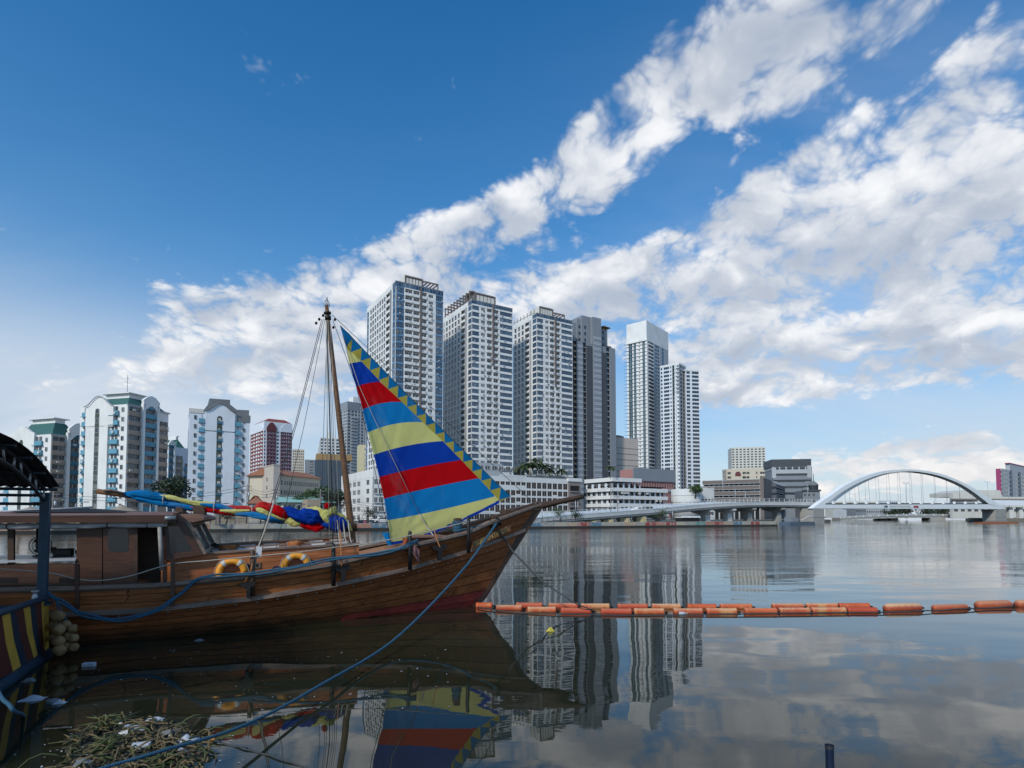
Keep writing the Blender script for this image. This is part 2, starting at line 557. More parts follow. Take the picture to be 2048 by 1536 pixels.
# river wall with painted panels
def mural():
    m, t, b = new_mat('mural_paint')
    r = obj_rnd(t)
    co = obj_co(t)
    x, y, z = t.sep(co)
    ramp = t.node('ShaderNodeValToRGB')
    cr = ramp.color_ramp
    cols = [(0.36, 0.33, 0.29), (0.30, 0.055, 0.05), (0.34, 0.31, 0.26), (0.13, 0.26, 0.24), (0.40, 0.36, 0.30), (0.38, 0.20, 0.14), (0.28, 0.29, 0.28), (0.10, 0.19, 0.27), (0.42, 0.30, 0.22)]
    cr.interpolation = 'CONSTANT'
    while len(cr.elements) < len(cols): cr.elements.new(0.5)
    for i, c in enumerate(cols):
        cr.elements[i].position = i / len(cols)
        cr.elements[i].color = (*c, 1)
    t.put(ramp.inputs[0], r)
    v = t.noise(t.xyz(x + r * 90.0, y, z), 1.1, 3.0, 0.6)[1]
    c = t.mix(0.35, S(t, ramp.outputs[0]), v, 'OVERLAY')
    c = t.mix(t.step(t.noise(t.xyz(x * 1.5 + r * 50.0, 0.0, z * 1.5), 1.0, 4.0)[0], 0.52, 0.6) * 0.6, c, (0.45, 0.42, 0.38))
    t.put(b.inputs['Base Color'], c)
    b.inputs['Roughness'].default_value = 0.8
    return m
mural_m = mural()
ang_b = math.atan(0.44)
wall = empty('river_wall', (0, bankY(0), 0), ang_b, 'low river wall of painted mural panels along the far bank', 'wall')
wetc = paint('wet_concrete', (0.045, 0.042, 0.038), 0.5, 0.4, 0.6)
mb = MB()
mb.box(-240, 76, -0.45, 0.9, -1.2, 0.40)
mb.build('wet_footing', wetc, wall)
mb = MB()
mb.box(-240, 76, -0.12, 0.42, 0.402, 1.30)
mb.build('wall_core', concrete, wall)
pw = MB().box(0, 2.92, -0.05, 0.0, 0, 0.78).mesh('wall_panel', mural_m)
i = 0
x = -98.0
while x < 74:
    inst('wall_panel', pw, wall, (x, -0.124, 0.45))
    x += 3.0
mb = MB()
xx = -98.0
while xx < 76:
    mb.box(xx - 0.06, xx - 0.01, -0.05, 0.0, 0, 0.9)
    xx += 1.5
mb.box(-98, 76, -0.05, 0.0, 0.88, 0.94)
mb.box(-98, 76, -0.05, 0.0, 0.45, 0.49)
o = mb.build('railing', steel_d, wall, (0, 0.2, 1.3))

# ------------------------------------------------------------------ buildings
WIN = {}
def win_mesh(w, h, nx, ny, fm, gm, rec=0.14, fw=0.07, transom=None):
    """window: recessed pane, frame, mullions; x along the wall, -y outwards, origin bottom left"""
    key = (round(w, 2), round(h, 2), nx, ny, fm.name, gm.name, rec, fw)
    if key in WIN: return WIN[key]
    b = MB()
    b.add([(0, rec, 0), (w, rec, 0), (w, rec, h), (0, rec, h)], [(0, 1, 2, 3)], 1)
    y0, y1 = rec - 0.07, rec - 0.005
    b.box(0, fw, y0, y1, 0, h); b.box(w - fw, w, y0, y1, 0, h)
    b.box(fw, w - fw, y0, y1, 0, fw); b.box(fw, w - fw, y0, y1, h - fw, h)
    for i in range(1, nx):
        c = w * i / nx
        b.box(c - fw * 0.45, c + fw * 0.45, y0 + 0.01, y1, fw, h - fw)
    for j in range(1, ny):
        c = h * j / ny
        b.box(fw, w - fw, y0 + 0.015, y1 - 0.002, c - fw * 0.4, c + fw * 0.4)
    WIN[key] = b.mesh('window', [fm, gm])
    return WIN[key]
def balc_mesh(w, h, wm, rm, gm, out=0.35, rail=1.05, rec=1.05, top=True):
    """balcony: slab, parapet, side returns, door glass at the back"""
    key = ('b', round(w, 2), round(h, 2), wm.name, rm.name, gm.name, out, rail, rec)
    if key in WIN: return WIN[key]
    b = MB()
    b.box(0, w, -out, rec, -0.16, 0.0, 0)
    b.box(0, w, -out, -out + 0.12, 0.0, rail, 1)
    b.box(0, 0.1, -out + 0.12, 0.0, 0.0, rail, 1)
    b.box(w - 0.1, w, -out + 0.12, 0.0, 0.0, rail, 1)
    b.add([(0, rec, 0), (w, rec, 0), (w, rec, h), (0, rec, h)], [(0, 1, 2, 3)], 0)
    for (f0, f1) in ((0.08, 0.56), (0.64, 0.92)):
        b.add([(w * f0, rec - 0.03, 0.05), (w * f1, rec - 0.03, 0.05), (w * f1, rec - 0.03, h * 0.86), (w * f0, rec - 0.03, h * 0.86)], [(0, 1, 2, 3)], 2)
        b.box(w * f0 - 0.04, w * f0, rec - 0.07, rec - 0.005, 0.05, h * 0.88, 1)
        b.box(w * (f0 + f1) / 2 - 0.03, w * (f0 + f1) / 2 + 0.03, rec - 0.07, rec - 0.035, 0.05, h * 0.86, 1)
    b.box(w * 0.66, w * 0.86, rec - 0.5, rec - 0.1, 0.0, 0.55, 0)
    WIN[key] = b.mesh('balcony', [wm, rm, gm])
    return WIN[key]
PARTCAP = 300
class Bld:
    """a building whose near corner, widths and height are read from the photograph.
    local x runs along the right-hand face, local y along the left-hand face, both away from the corner"""
    def __init__(self, name, label, cx, d, ang, rpx, lpx, top, cat='building', group=None, refy=None, base=LANDZ, core=1.2, host=None):
        refy = refy or (top + 1000) / 2
        self.refy = refy
        self.a = radians(ang)
        p = at(cx, refy, d)
        self.X, self.Y, self.d = p.x, p.y, d
        self.u = Vector((cos(self.a), sin(self.a), 0)); self.w_ = Vector((-sin(self.a), cos(self.a), 0))
        self.o = empty(name, (p.x, p.y, base), self.a, label, cat, group)
        self.base = base
        self.w = self.F(rpx)
        self.dp = self.L(lpx) if lpx is not None else 16.0
        self.h = at(cx, top, d).z - base
        self.count = {}
        self.rest = {}
        if host is not None:
            M = Matrix.Translation((host.X, host.Y, host.base)) @ Matrix.Rotation(host.a, 4, 'Z')
            N = M.inverted() @ Matrix.Translation((p.x, p.y, base)) @ Matrix.Rotation(self.a, 4, 'Z')
            self.o.parent = host.o
            self.o.location = N.to_translation()
            self.o.rotation_euler = (0, 0, self.a - host.a)
    def F(self, px, y=None):
        r = pix_ray(px, y or self.refy); k = r.x / r.y
        return (k * self.Y - self.X) / (self.u.x - k * self.u.y)
    def L(self, px, y=None):
        r = pix_ray(px, y or self.refy); k = r.x / r.y
        return (self.X - k * self.Y) / (-self.w_.x + k * self.w_.y)
    def z(self, py, px=None, along=0.0, face='F'):
        """height above the base of a pixel row, at a distance along a face"""
        q = Vector((self.X, self.Y, 0)) + (self.u if face == 'F' else self.w_) * along
        px = to_px((q.x, q.y, 5))[0]
        return at(px, py, q.y).z - self.base
    def part(self, name, mesh, loc, rz=0.0):
        n = self.count.get(name, 0)
        self.count[name] = n + 1
        if n >= PARTCAP:
            self.rest.setdefault((name), []).append((mesh, loc, rz))
            return None
        return inst(name, mesh, self.o, loc, (0, 0, rz))
    def flush(self):
        for name, items in self.rest.items():
            b = MB(); mats = []
            for mesh, loc, rz in items:
                M = Matrix.Translation(loc) @ Matrix.Rotation(rz, 4, 'Z')
                mi = []
                for m in mesh.materials:
                    if m not in mats: mats.append(m)
                    mi.append(mats.index(m))
                k = len(b.v)
                b.v += [tuple(M @ v.co) for v in mesh.vertices]
                for p in mesh.polygons:
                    b.f.append([i + k for i in p.vertices]); b.m.append(mi[p.material_index]); b.s.append(False)
            o = b.build(name + '_rows', mats, self.o)
            o['kind'] = 'stuff'
    def frame(self, face):
        if face == 'F': return (lambda s, d, z: (s, -d, z))
        if face == 'L': return (lambda s, d, z: (-d, s, z))
        if face == 'R': return (lambda s, d, z: (self.w + d, s, z))
    def place(self, face, s0, s1, d, z):
        """location and turn for a canonical part filling s0..s1 of a face"""
        if face == 'F': return (s0, -d, z), 0.0
        if face == 'L': return (-d, s1, z), -pi / 2
        if face == 'R': return (self.w + d, s0, z), pi / 2
    def core(self, mat, z0=0.0, z1=None, inset=1.2, roof=None):
        z1 = z1 or self.h
        MB().box(inset, self.w - inset * 0.2, inset, self.dp - 0.05, z0, z1 - 0.3).build('core_wall', mat, self.o)
        b = MB(); b.box(0.02, self.w - 0.02, 0.02, self.dp - 0.02, z1 - 0.299, z1 - 0.02)
        b.build('roof_slab', roof or mat, self.o)
    def facade(self, face, width, z0, fh, n, cols, wm, th=0.32, s_off=0.0, band=None, top=None):
        """cols: (kind, s0, s1, dict). kinds: w window, b balcony. Rest is solid wall. One wall mesh per face."""
        fr = self.frame(face)
        b = MB()
        z1 = z0 + fh * n
        cols = sorted(cols, key=lambda c: c[1])
        s = s_off
        for c in cols + [('end', width, width, {})]:
            if c[1] - s > 0.01:
                b.box(s, c[1], -th, 0, z0, z1, 0, fr)
            s = max(s, c[2])
        for (k, s0, s1, o) in cols:
            w = s1 - s0
            lo, hi = o.get('lo', 0.32), o.get('hi', 0.86)
            if k == 'b': lo, hi = 0.0, o.get('hi', 0.9)
            rows = range(o.get('from', 0), o.get('to', n))
            if rows.start > 0: b.box(s0, s1, -th, 0, z0, z0 + fh * rows.start, 0, fr)
            if rows.stop < n: b.box(s0, s1, -th, 0, z0 + fh * rows.stop, z1, 0, fr)
            for j in rows:
                zf = z0 + fh * j
                zlo, zhi = zf + fh * lo, zf + fh * hi
                if lo > 0.01: b.box(s0, s1, -th, o.get('sp', 0.0), zf + 0.001, zlo, o.get('spm', 0), fr)
                if hi < 0.99: b.box(s0, s1, -th, o.get('sp', 0.0), zhi, zf + fh - 0.001, o.get('spm', 0), fr)
                if k == 'w':
                    me = win_mesh(w - 0.02, zhi - zlo - 0.02, o.get('nx', 2), o.get('ny', 1), o.get('fm', white), o.get('gm', gl_dark), o.get('rec', 0.14), o.get('fw', 0.07))
                    loc, rz = self.place(face, s0 + 0.01, s1 - 0.01, 0, zlo + 0.01)
                    self.part(o.get('name', 'window'), me, loc, rz)
                elif k == 'b':
                    me = balc_mesh(w - 0.04, zhi - zlo - 0.02, wm, o.get('rm', wm), o.get('gm', gl_dark), o.get('out', 0.35), o.get('rail', 1.0), o.get('rec', 1.05))
                    loc, rz = self.place(face, s0 + 0.02, s1 - 0.02, 0, zlo + 0.01)
                    self.part('balcony', me, loc, rz)
        if band:
            bm_, bz, bh, bd, bs0, bs1 = band
            me = None
            for j in range(n + 1):
                if me is None: me = MB().box(0, bs1 - bs0, -bd, 0.0, 0, bh).mesh('floor_band', bm_)
                loc, rz = self.place(face, bs0, bs1, 0.003, z0 + fh * j + bz)
                self.part('floor_band', me, loc, rz)
        mats = [wm] + ([o_['spmat'] for (_, _, _, o_) in cols if 'spmat' in o_][:1])
        return b.build('wall', mats, self.o)
    def box(self, name, x0, x1, y0, y1, z0, z1, mat, parent=None):
        return MB().box(x0, x1, y0, y1, z0, z1).build(name, mat, parent or self.o)

# ---------------- the three white apartment towers with blue corner glass
def tower(idx, label, cx, d, rpx, lpx, top, front, left, fcols, lcols, crown, glassy):
    B = Bld('apartment_tower', label, cx, d, 32.0, rpx, lpx, top, 'tower', 'white apartment towers', refy=720)
    fh = 2.95
    n = int(B.h / fh) - 1
    z0 = B.h - fh * (n + 0.75)
    lw = lcols['wm']
    B.core(white, 0, B.h, 1.3)
    F, L = B.F, B.L
    cols = []
    for (k, a, b_, o) in fcols:
        cols.append((k, F(a), F(b_), o))
    band = (white, -0.38, 0.74, 0.07, 0.0, B.w)
    B.facade('F', B.w, z0, fh, n, cols, white if not glassy else white, band=band if not glassy else (white, -0.28, 0.42, 0.05, F(808.5), F(870)))
    cols = [(k, L(b_), L(a), o) for (k, a, b_, o) in lcols['cols']]
    B.facade('L', B.dp, z0, fh, n, cols, lw)
    # base and the tall glazed parapet
    B.box('base_wall', 0, B.w, 0, B.dp, 0, z0, white)
    zt = z0 + fh * n
    pan = 1.25
    np_ = int(B.w / pan)
    gm = win_mesh(B.w / np_ - 0.02, B.h - zt - 0.12, 1, 1, bgrey, gl_blue, 0.05, 0.06)
    for i in range(np_):
        B.part('parapet_pane', gm, (B.w / np_ * i, -0.02, zt))
    nl = max(2, int(L(fcols[0][4]) / pan)) if len(fcols[0]) > 4 else 3
    wl = L(lcols['glass_to'])
    gm2 = win_mesh(wl / 3 - 0.02, B.h - zt - 0.12, 1, 1, bgrey, gl_blue, 0.05, 0.06)
    for i in range(3):
        B.part('parapet_pane', gm2, (-0.02, wl / 3 * (i + 1), zt), -pi / 2)
    B.box('parapet_wall', 0.15, B.w - 0.1, 0.15, B.dp - 0.1, zt + 0.01, B.h - 0.32, white)
    B.box('side_parapet', -0.04, 0.14, wl, B.dp, zt + 0.01, B.h - 0.1, white)
    B.box('cornice', -0.12, B.w + 0.12, -0.12, 0.2, B.h - 0.1, B.h + 0.06, grey)
    # vertical grey fin
    if 'fin' in front:
        a, b_, j0 = front['fin']
        B.box('facade_fin', F(a), F(b_), -0.62, 0.0, z0 + fh * (n - j0), zt + 1.4, brown)
    # pipes by the left corner pier
    pa, pb = L(lcols['pier'][1]), L(lcols['pier'][0])
    for q in (0.25, 0.55, 0.8):
        s_ = pa + (pb - pa) * q
        B.o and MB().tube([(-0.12, s_, z0), (-0.12, s_, zt)], 0.09, 6).build('drain_pipe', grey, B.o)
    rq = random.Random(idx * 7)
    b = MB()
    bals = [(F(c[1]), F(c[2])) for c in fcols if c[0] == 'b'] + [(F(c[1]), F(c[2])) for c in fcols if c[0] == 'w']
    for j in range(n):
        for s0, s1 in bals:
            for k_ in range(rq.choice((0, 0, 1, 1, 2))):
                x = s0 + .2 + rq.random() * max(.1, s1 - s0 - .9); zz = z0 + fh * j
                if rq.random() < .5: b.box(x, x + .75, -.42, -.02, zz + .22, zz + .75, 0)
                else: b.box(x, x + .3 + .5 * rq.random(), -.30, -.24, zz + .5, zz + 1.0 + .7 * rq.random(), rq.choice((0, 1, 2)))
    o = b.build('balcony_clutter', [lgrey, taupe, bgrey], B.o); o['kind'] = 'stuff'
    crown(B, F, L)
    B.flush()
    return B
def pent(B, x0, x1, y0, y1, z0, z1, bays, x2=None, beams=4):
    """brown framed plant room with white panels and a pergola of beams beside it"""
    B.box('plant_room', x0 + 0.3, x1 - 0.3, y0 + 0.3, y1, z0, z1 - 0.4, brown)
    b = MB()
    b.box(x0, x1, y0, y1 + 0.2, z1 - 0.399, z1 + 0.1)
    b.box(x0, x1, y0 - 0.02, y0 + 0.28, z0, z0 + 0.7)
    b.box(x0, x0 + 0.5, y0, y0 + 0.29, z0 + 0.7, z1 - 0.4); b.box(x1 - 0.5, x1, y0, y0 + 0.29, z0 + 0.7, z1 - 0.4)
    b.build('plant_room_frame', brown, B.o)
    wb = (x1 - x0 - 1.0) / bays
    me = MB().box(0, wb - 0.35, -0.08, 0.0, 0, z1 - z0 - 1.9).mesh('louvre_panel', offwhite)
    for i in range(bays):
        B.part('louvre_panel', me, (x0 + 0.5 + 0.17 + wb * i, y0 + 0.295, z0 + 1.1))
    B.box('roof_cap', x0 + 0.4, x1 - 0.8, y0 + 0.5, y1, z1 + 0.101, z1 + 0.5, lgrey)
    B.box('plant_room_side', min(x0, x0) - 0.06, x0 + 0.0, y0 + 0.2, y1, z0, z1 + 0.05, offwhite)
def pergola_x(B, x0, x1, y0, y1, z0, z1, nb):
    t = 0.45
    B.box('pergola_beam', x0, x1, y0, y0 + t, z1 - 0.55, z1, brown)
    B.box('pergola_beam', x0, x1, y1 - t, y1, z1 - 0.55, z1, brown)
    for i in range(nb):
        x = x0 + (x1 - x0 - t) * i / max(1, nb - 1)
        B.box('pergola_beam', x, x + t, y0 + t, y1 - t, z1 - 0.5, z1 - 0.02, brown)
    for (x, y) in ((x1 - t, y0), (x1 - t, y1 - t), (x0, y1 - t)):
        B.box('pergola_post', x + 0.01, x + t - 0.01, y + 0.01, y + t - 0.01, z0, z1 - 0.551, brown)

W1 = dict(nx=4, ny=2, fm=bgrey, gm=gl_blue, lo=0.10, hi=0.90)
W2 = dict(nx=3, ny=1, fm=white, gm=gl_dark, lo=0.34, hi=0.80)
WL = dict(nx=1, ny=2, fm=white, gm=gl_dark, lo=0.16, hi=0.86, rec=0.22)
WG = dict(nx=2, ny=1, fm=bgrey, gm=gl_blue, lo=0.14, hi=0.90)
BA = dict(rm=white, gm=gl_dark, rail=0.95, hi=0.90)
BB = dict(rm=white, gm=gl_dark, rail=0.9, hi=0.92, out=0.2)
def crown1(B, F, L):
    pent(B, F(812), F(849), 2.0, 12.0, B.h, B.z(547, along=F(812)), 5)
    pergola_x(B, F(850), F(880), 2.0, 9.0, B.h, B.z(558, along=F(850)), 5)
def crown2(B, F, L):
    x0 = F(955); z1 = B.z(583, along=F(960))
    pent(B, x0, F(996), 2.2, 11.0, B.h, z1, 5)
    pergola_x(B, 1.0, x0 - 0.1, 2.2, 9.0, B.h, B.z(577, along=0.0), 3)
    # stepped row of brown frames along the left edge
    nfr = 9
    for i in range(nfr):
        y = 3.0 + (B.dp - 4.0) * i / (nfr - 1)
        b = MB(); zt = B.h + 5.2
        b.box(0.4, 0.9, y, y + 0.5, B.h, zt); b.box(0.9, 4.5, y, y + 0.5, zt - 0.6, zt)
        b.box(4.0, 4.5, y, y + 0.5, B.h, zt - 0.6); b.box(0.9, 4.0, y, y + 0.5, B.h + 1.8, B.h + 2.3)
        b.build('roof_frame', brown, B.o)
def crown3(B, F, L):
    pent(B, F(1084), F(1112), 2.0, 11.0, B.h, B.z(610, along=F(1084)), 5)
    pergola_x(B, F(1113), F(1135), 2.0, 9.0, B.h, B.z(622, along=F(1113)), 4)
    for i in range(7):
        y = 2.0 + (B.dp - 3.0) * i / 6
        B.box('parapet_post', -0.02, 0.3, y, y + 0.3, B.h - 0.1, B.h + 2.2, concrete)
    B.box('parapet_rail', 0.0, 0.26, 2.0, B.dp - 0.5, B.h + 0.7, B.h + 0.9, concrete)
T1 = tower(1, 'white tower with pale blue glass corners, its lower storeys behind the raised sail', 790, 235, 886, 733, 561,
    dict(fin=(839, 841.6, 21)), None,
    [('w', 790.4, 807.5, dict(W1, spm=1, spmat=spandrel)), ('b', 809.5, 824, dict(BA)), ('b', 826, 838.3, dict(BA)), ('b', 842.4, 852.6, dict(BA)), ('w', 856.5, 865.7, dict(W2)), ('w', 871, 885.6, dict(W1, spm=1))],
    dict(wm=white, glass_to=784, pier=(779, 783), cols=[('w', 784.2, 789.6, dict(WG, spm=1, spmat=spandrel)), ('b', 771, 778.5, dict(BB))] + [('w', c - 1.7, c + 1.7, dict(WL)) for c in (768, 763.6, 759, 754.4, 749.8, 745.2, 740.8)] + [('w', 733.5, 736.8, dict(WG, spm=1))]),
    crown1, True)
T2 = tower(2, 'white banded tower with a row of brown roof frames, middle of the three', 943, 255, 1025, 886.5, 598.6,
    dict(fin=(984.4, 986.8, 9)), None,
    [('w', 943.6, 958, dict(W1, lo=.2)), ('w', 962, 970, dict(W2)), ('b', 974, 984, dict(BB)), ('b', 987, 996.5, dict(BB)), ('w', 1000, 1024.4, dict(W1, nx=6, lo=.24))],
    dict(wm=white, glass_to=936, pier=(930, 934.7), cols=[('w', 936.2, 942.5, dict(WG)), ('b', 921.7, 929.5, dict(BB))] + [('w', a, b, dict(WL)) for a, b in ((915, 919), (908.6, 912.5), (902.8, 906.7), (897, 900.8), (891.2, 895), (886.8, 888.8))]),
    crown2, False)
T3 = tower(3, 'white banded tower beside the slate grey tower, smallest looking of the three', 1073.4, 272, 1145, 1026, 625.4,
    dict(fin=(1109, 1111, 11)), None,
    [('w', 1074, 1086.4, dict(W1, lo=.2)), ('w', 1091, 1097.5, dict(W2)), ('b', 1100, 1109, dict(BB)), ('b', 1112, 1120, dict(BB)), ('w', 1123, 1144.4, dict(W1, nx=6, lo=.24))],
    dict(wm=white, glass_to=1065, pier=(1059, 1063.6), cols=[('w', 1065.2, 1072.8, dict(WG)), ('b', 1050, 1058.4, dict(BB))] + [('w', a, b, dict(WL)) for a, b in ((1042.8, 1047.3), (1035.6, 1040.2), (1028.5, 1033))]),
    crown3, False)

# ---------------- slate grey tower with vertical strips
def grey_tower():
    B = Bld('office_tower', 'slate grey tower with tall vertical panels and gold edged balconies', 1146, 288, 32, 1231, None, 680, 'tower', refy=760)
    F = B.F
    B.dp = 17.0
    fh = 2.9
    zt = B.h
    n = int((B.h - 9) / fh)
    z0 = B.h - n * fh
    B.core(dgrey, 0, B.h, 1.0)
    cols = [('b', F(1146.6), F(1153), dict(rm=goldp, gm=gl_slate, rail=0.7, hi=.9, out=0.12)),
            ('w', F(1166), F(1172.6), dict(nx=1, ny=1, fm=dgrey, gm=gl_slate, lo=.16, hi=.99, rec=0.7)),
            ('w', F(1212.6), F(1219.2), dict(nx=1, ny=1, fm=dgrey, gm=gl_slate, lo=.2, hi=.96, rec=0.7))]
    B.facade('F', B.w, z0, fh, n, cols, bgrey, th=0.3)
    B.box('base_wall', 0, B.w, 0, B.dp, 0, z0, slate)
    B.box('side_wall', -0.05, 0.3, 0.0, B.dp, 0, zt, slate)
    for a, b, m, d, tp, nm in ((1173, 1182.8, dgrey, 0.5, zt - 1.5, 'pilaster'), (1202, 1212, dgrey, 0.5, zt - 3.5, 'pilaster'), (1185.4, 1201, bgrey, 0.9, zt + 9.0, 'panel_bay'), (1153.6, 1165.2, bgrey, 0.35, zt, 'panel_bay'), (1220.6, 1230.6, bgrey, 0.3, zt - 3.5, 'panel_bay')):
        B.box(nm, F(a), F(b), -d, 0.0, 3.0, tp, m)
        if nm == 'panel_bay' and a < 1220:
            w = F(b) - F(a)
            me = MB().box(0, w, -0.06, 0, 0, 0.20).mesh('panel_line', white2)
            for j in range(n + (2 if a > 1180 else 0)):
                B.part('panel_line', me, (F(a), -d - 0.002, z0 + fh * j))
                B.part('panel_line', me, (F(a), -d - 0.002, z0 + fh * j + 0.75))
    for a, b in ((1183.2, 1185.0), (1201.2, 1202.0)):
        B.box('shadow_joint', F(a), F(b), -0.12, -0.02, z0 + 9, zt - 1.2, slate)
    # upper setback blocks
    up = lambda y, px: B.z(y, along=F(px))
    for a, b, y0, top in ((1147, 1160, 3.0, 640), (1160, 1168, 2.2, 634), (1167, 1184, 1.2, 629), (1184.2, 1201.5, -0.6, 634), (1202, 1209, 1.8, 650), (1209, 1222, 2.6, 655)):
        B.box('setback_block', F(a), F(b), y0, 13.0, zt - 0.01, up(top, a), bgrey)
    for a, y0 in ((1150, 3.0), (1163, 2.2), (1172, 1.2), (1205, 1.8), (1212, 2.6)):
        me = win_mesh(1.0, 1.6, 1, 1, dgrey, gl_slate, 0.02, 0.06)
        for j in range(3):
            B.part('window', me, (F(a), y0 - 0.06, zt + 1.0 + j * 3.4))
    me = win_mesh(2.4, 1.7, 2, 1, white, gl_blue, 0.02, 0.08)
    for j in range(3):
        B.part('window', me, (F(1147.2), 2.95, zt + 0.8 + 3.2 * j))
    # little belvedere on the right
    x0, x1 = F(1211.5), F(1224)
    zb, zc = up(668, 1215), up(652, 1215)
    for x in (x0 + 1.0, x1 - 1.4):
        B.box('belvedere_post', x, x + 0.8, 3.0, 3.8, up(672, 1212) - 4, zc, goldp)
    b = MB()
    b.add([(x0 - 1, 1.4, zc), (x1 + 1, 1.4, zc), (x1 + 1, 6, zc), (x0 - 1, 6, zc), ((x0 + x1) / 2, 3.6, zc + 1.6)], [(3, 2, 1, 0), (0, 1, 4), (1, 2, 4), (2, 3, 4), (3, 0, 4)])
    b.build('belvedere_roof', brown, B.o)
    B.box('belvedere_floor', F(1203), F(1228.5), 2.0, 12, up(690, 1205), up(688, 1205) + 0.4, dgrey)
    B.flush()
grey_tower()

# ---------------- tall twin condominium
def condo():
    B = Bld('condominium_tower', 'tall white condominium with a blank white crown', 1293.5, 450, 50, 1336.6, 1253.7, 640.6, 'tower', refy=700)
    F, L = B.F, B.L
    zc = B.z(680)
    fh = 3.0
    n = int((zc - 12) / fh)
    z0 = zc - n * fh
    B.core(lgrey, 0, zc, 1.0)
    B.box('crown', -0.3, B.w + 0.1, -0.1, B.dp, zc, B.h, white)
    b = MB()
    b.prism([(-0.32, 0, B.h), (B.w, 0, B.h), (B.w, 0, B.h - 8.5), (B.w * .75, 0, B.h - 7.2), (B.w * .45, 0, B.h - 4.6), (B.w * .2, 0, B.h - 1.8)], (0, .001, 0))
    B.box('crown_ledge', -1.0, 0.6, -0.6, B.dp, zc - 0.5, zc + 1.2, white)
    G = dict(nx=2, ny=1, fm=white2, gm=gl_teal, lo=.03, hi=.95, fw=.12)
    B.facade('L', B.dp, z0, fh, n, [('w', L(1290), L(1284.6), dict(G)), ('w', L(1272.2), L(1267), dict(G)), ('w', L(1264.8), L(1257), dict(G)), ('w', L(1280), L(1277), dict(nx=1, ny=1, fm=white, gm=gl_dark, lo=.4, hi=.75))], white)
    B.facade('F', B.w, z0, fh, n, [('b', F(1296.5), F(1306), dict(rm=white, gm=gl_slate, rail=.95, out=.7)), ('w', F(1310), F(1319), dict(nx=2, ny=1, gm=gl_slate, lo=.22, hi=.86)), ('w', F(1323.5), F(1328), dict(nx=1, ny=1, gm=gl_blue, fm=lgrey, lo=.05, hi=.95))], lgrey)
    B.box('base_wall', 0, B.w, 0, B.dp, 0, z0, lgrey)
    me = MB().box(0, B.dp + 2.5, -0.5, 0.0, 0, 0.22).mesh('floor_ledge', grey)
    for j in range(n + 1):
        B.part('floor_ledge', me, (0.0, B.dp + 2.5, z0 + fh * j - 0.1), -pi / 2)
    B.box('corner_pier', -0.5, 1.6, -0.5, 0.0, 6, zc - 0.5, white)
    B.flush()
    # lower twin
    B = Bld('condominium_tower', 'lower white condominium with dark window bands joined at its right', 1359, 430, 50, 1372.5, 1321, 726, 'tower', refy=800)
    F, L = B.F, B.L
    n = int((B.h - 12) / fh)
    z0 = B.h - n * fh - 1.0
    B.core(lgrey, 0, B.h, 0.9)
    B.facade('L', B.dp, z0, fh, n, [('w', L(1339), L(1328), dict(nx=3, ny=1, gm=gl_slate, fm=lgrey, lo=.2, hi=.85)), ('w', L(1325.5), L(1322), dict(nx=1, gm=gl_slate, fm=lgrey, lo=.2, hi=.85)), ('w', L(1349.5), L(1345), dict(nx=1, gm=gl_slate, fm=lgrey, lo=.02, hi=.98)), ('w', L(1343.5), L(1340.8), dict(nx=1, gm=gl_dark, fm=lgrey, lo=.3, hi=.8)), ('w', L(1358), L(1354.6), dict(nx=1, gm=gl_dark, fm=lgrey, lo=.35, hi=.8))], white2)
    B.facade('F', B.w, z0, fh, n, [('w', F(1361), F(1364.5), dict(nx=1, gm=gl_slate, fm=lgrey, lo=.2, hi=.85)), ('w', F(1366), F(1369.5), dict(nx=1, gm=gl_slate, fm=lgrey, lo=.2, hi=.85))], lgrey)
    B.box('base_wall', 0, B.w, 0, B.dp, 0, z0, white2)
    B.box('parapet', -0.2, B.w, -0.2, B.dp, B.h - 1.0, B.h + 0.2, white)
    B.box('fin', -0.9, 0.0, L(1353), L(1351), 8, B.h - 0.5, white)
    B.box('fin', -0.9, 0.0, L(1346), L(1345.2), 8, B.h - 0.5, white)
    me = MB().box(0, L(1345) + 1, -0.7, 0.0, 0, 0.25).mesh('floor_ledge', grey)
    for j in range(n - 7, n): B.part('floor_ledge', me, (0.0, L(1345), z0 + fh * j), -pi / 2)
    B.flush()
    C = Bld('wing', None, 1371.5, 434, 12, 1398.4, None, 739, None, refy=800, host=B)
    C.dp = 16
    F = C.F
    n = int((C.h - 12) / fh); z0 = C.h - n * fh - 0.8
    C.core(lgrey, 0, C.h, 0.9)
    C.facade('F', C.w, z0, fh, n, [('w', F(1373.5), F(1380.5), dict(nx=2, gm=gl_slate, fm=lgrey, lo=.2, hi=.85)), ('w', F(1384.5), F(1398), dict(nx=3, gm=gl_slate, fm=lgrey, lo=.2, hi=.85))], white2)
    C.box('base_wall', 0, C.w, 0, C.dp, 0, z0, white2)
    C.box('parapet', -0.2, C.w + .2, -0.2, C.dp, C.h - 0.8, C.h + 0.2, white)
    C.flush()
condo()

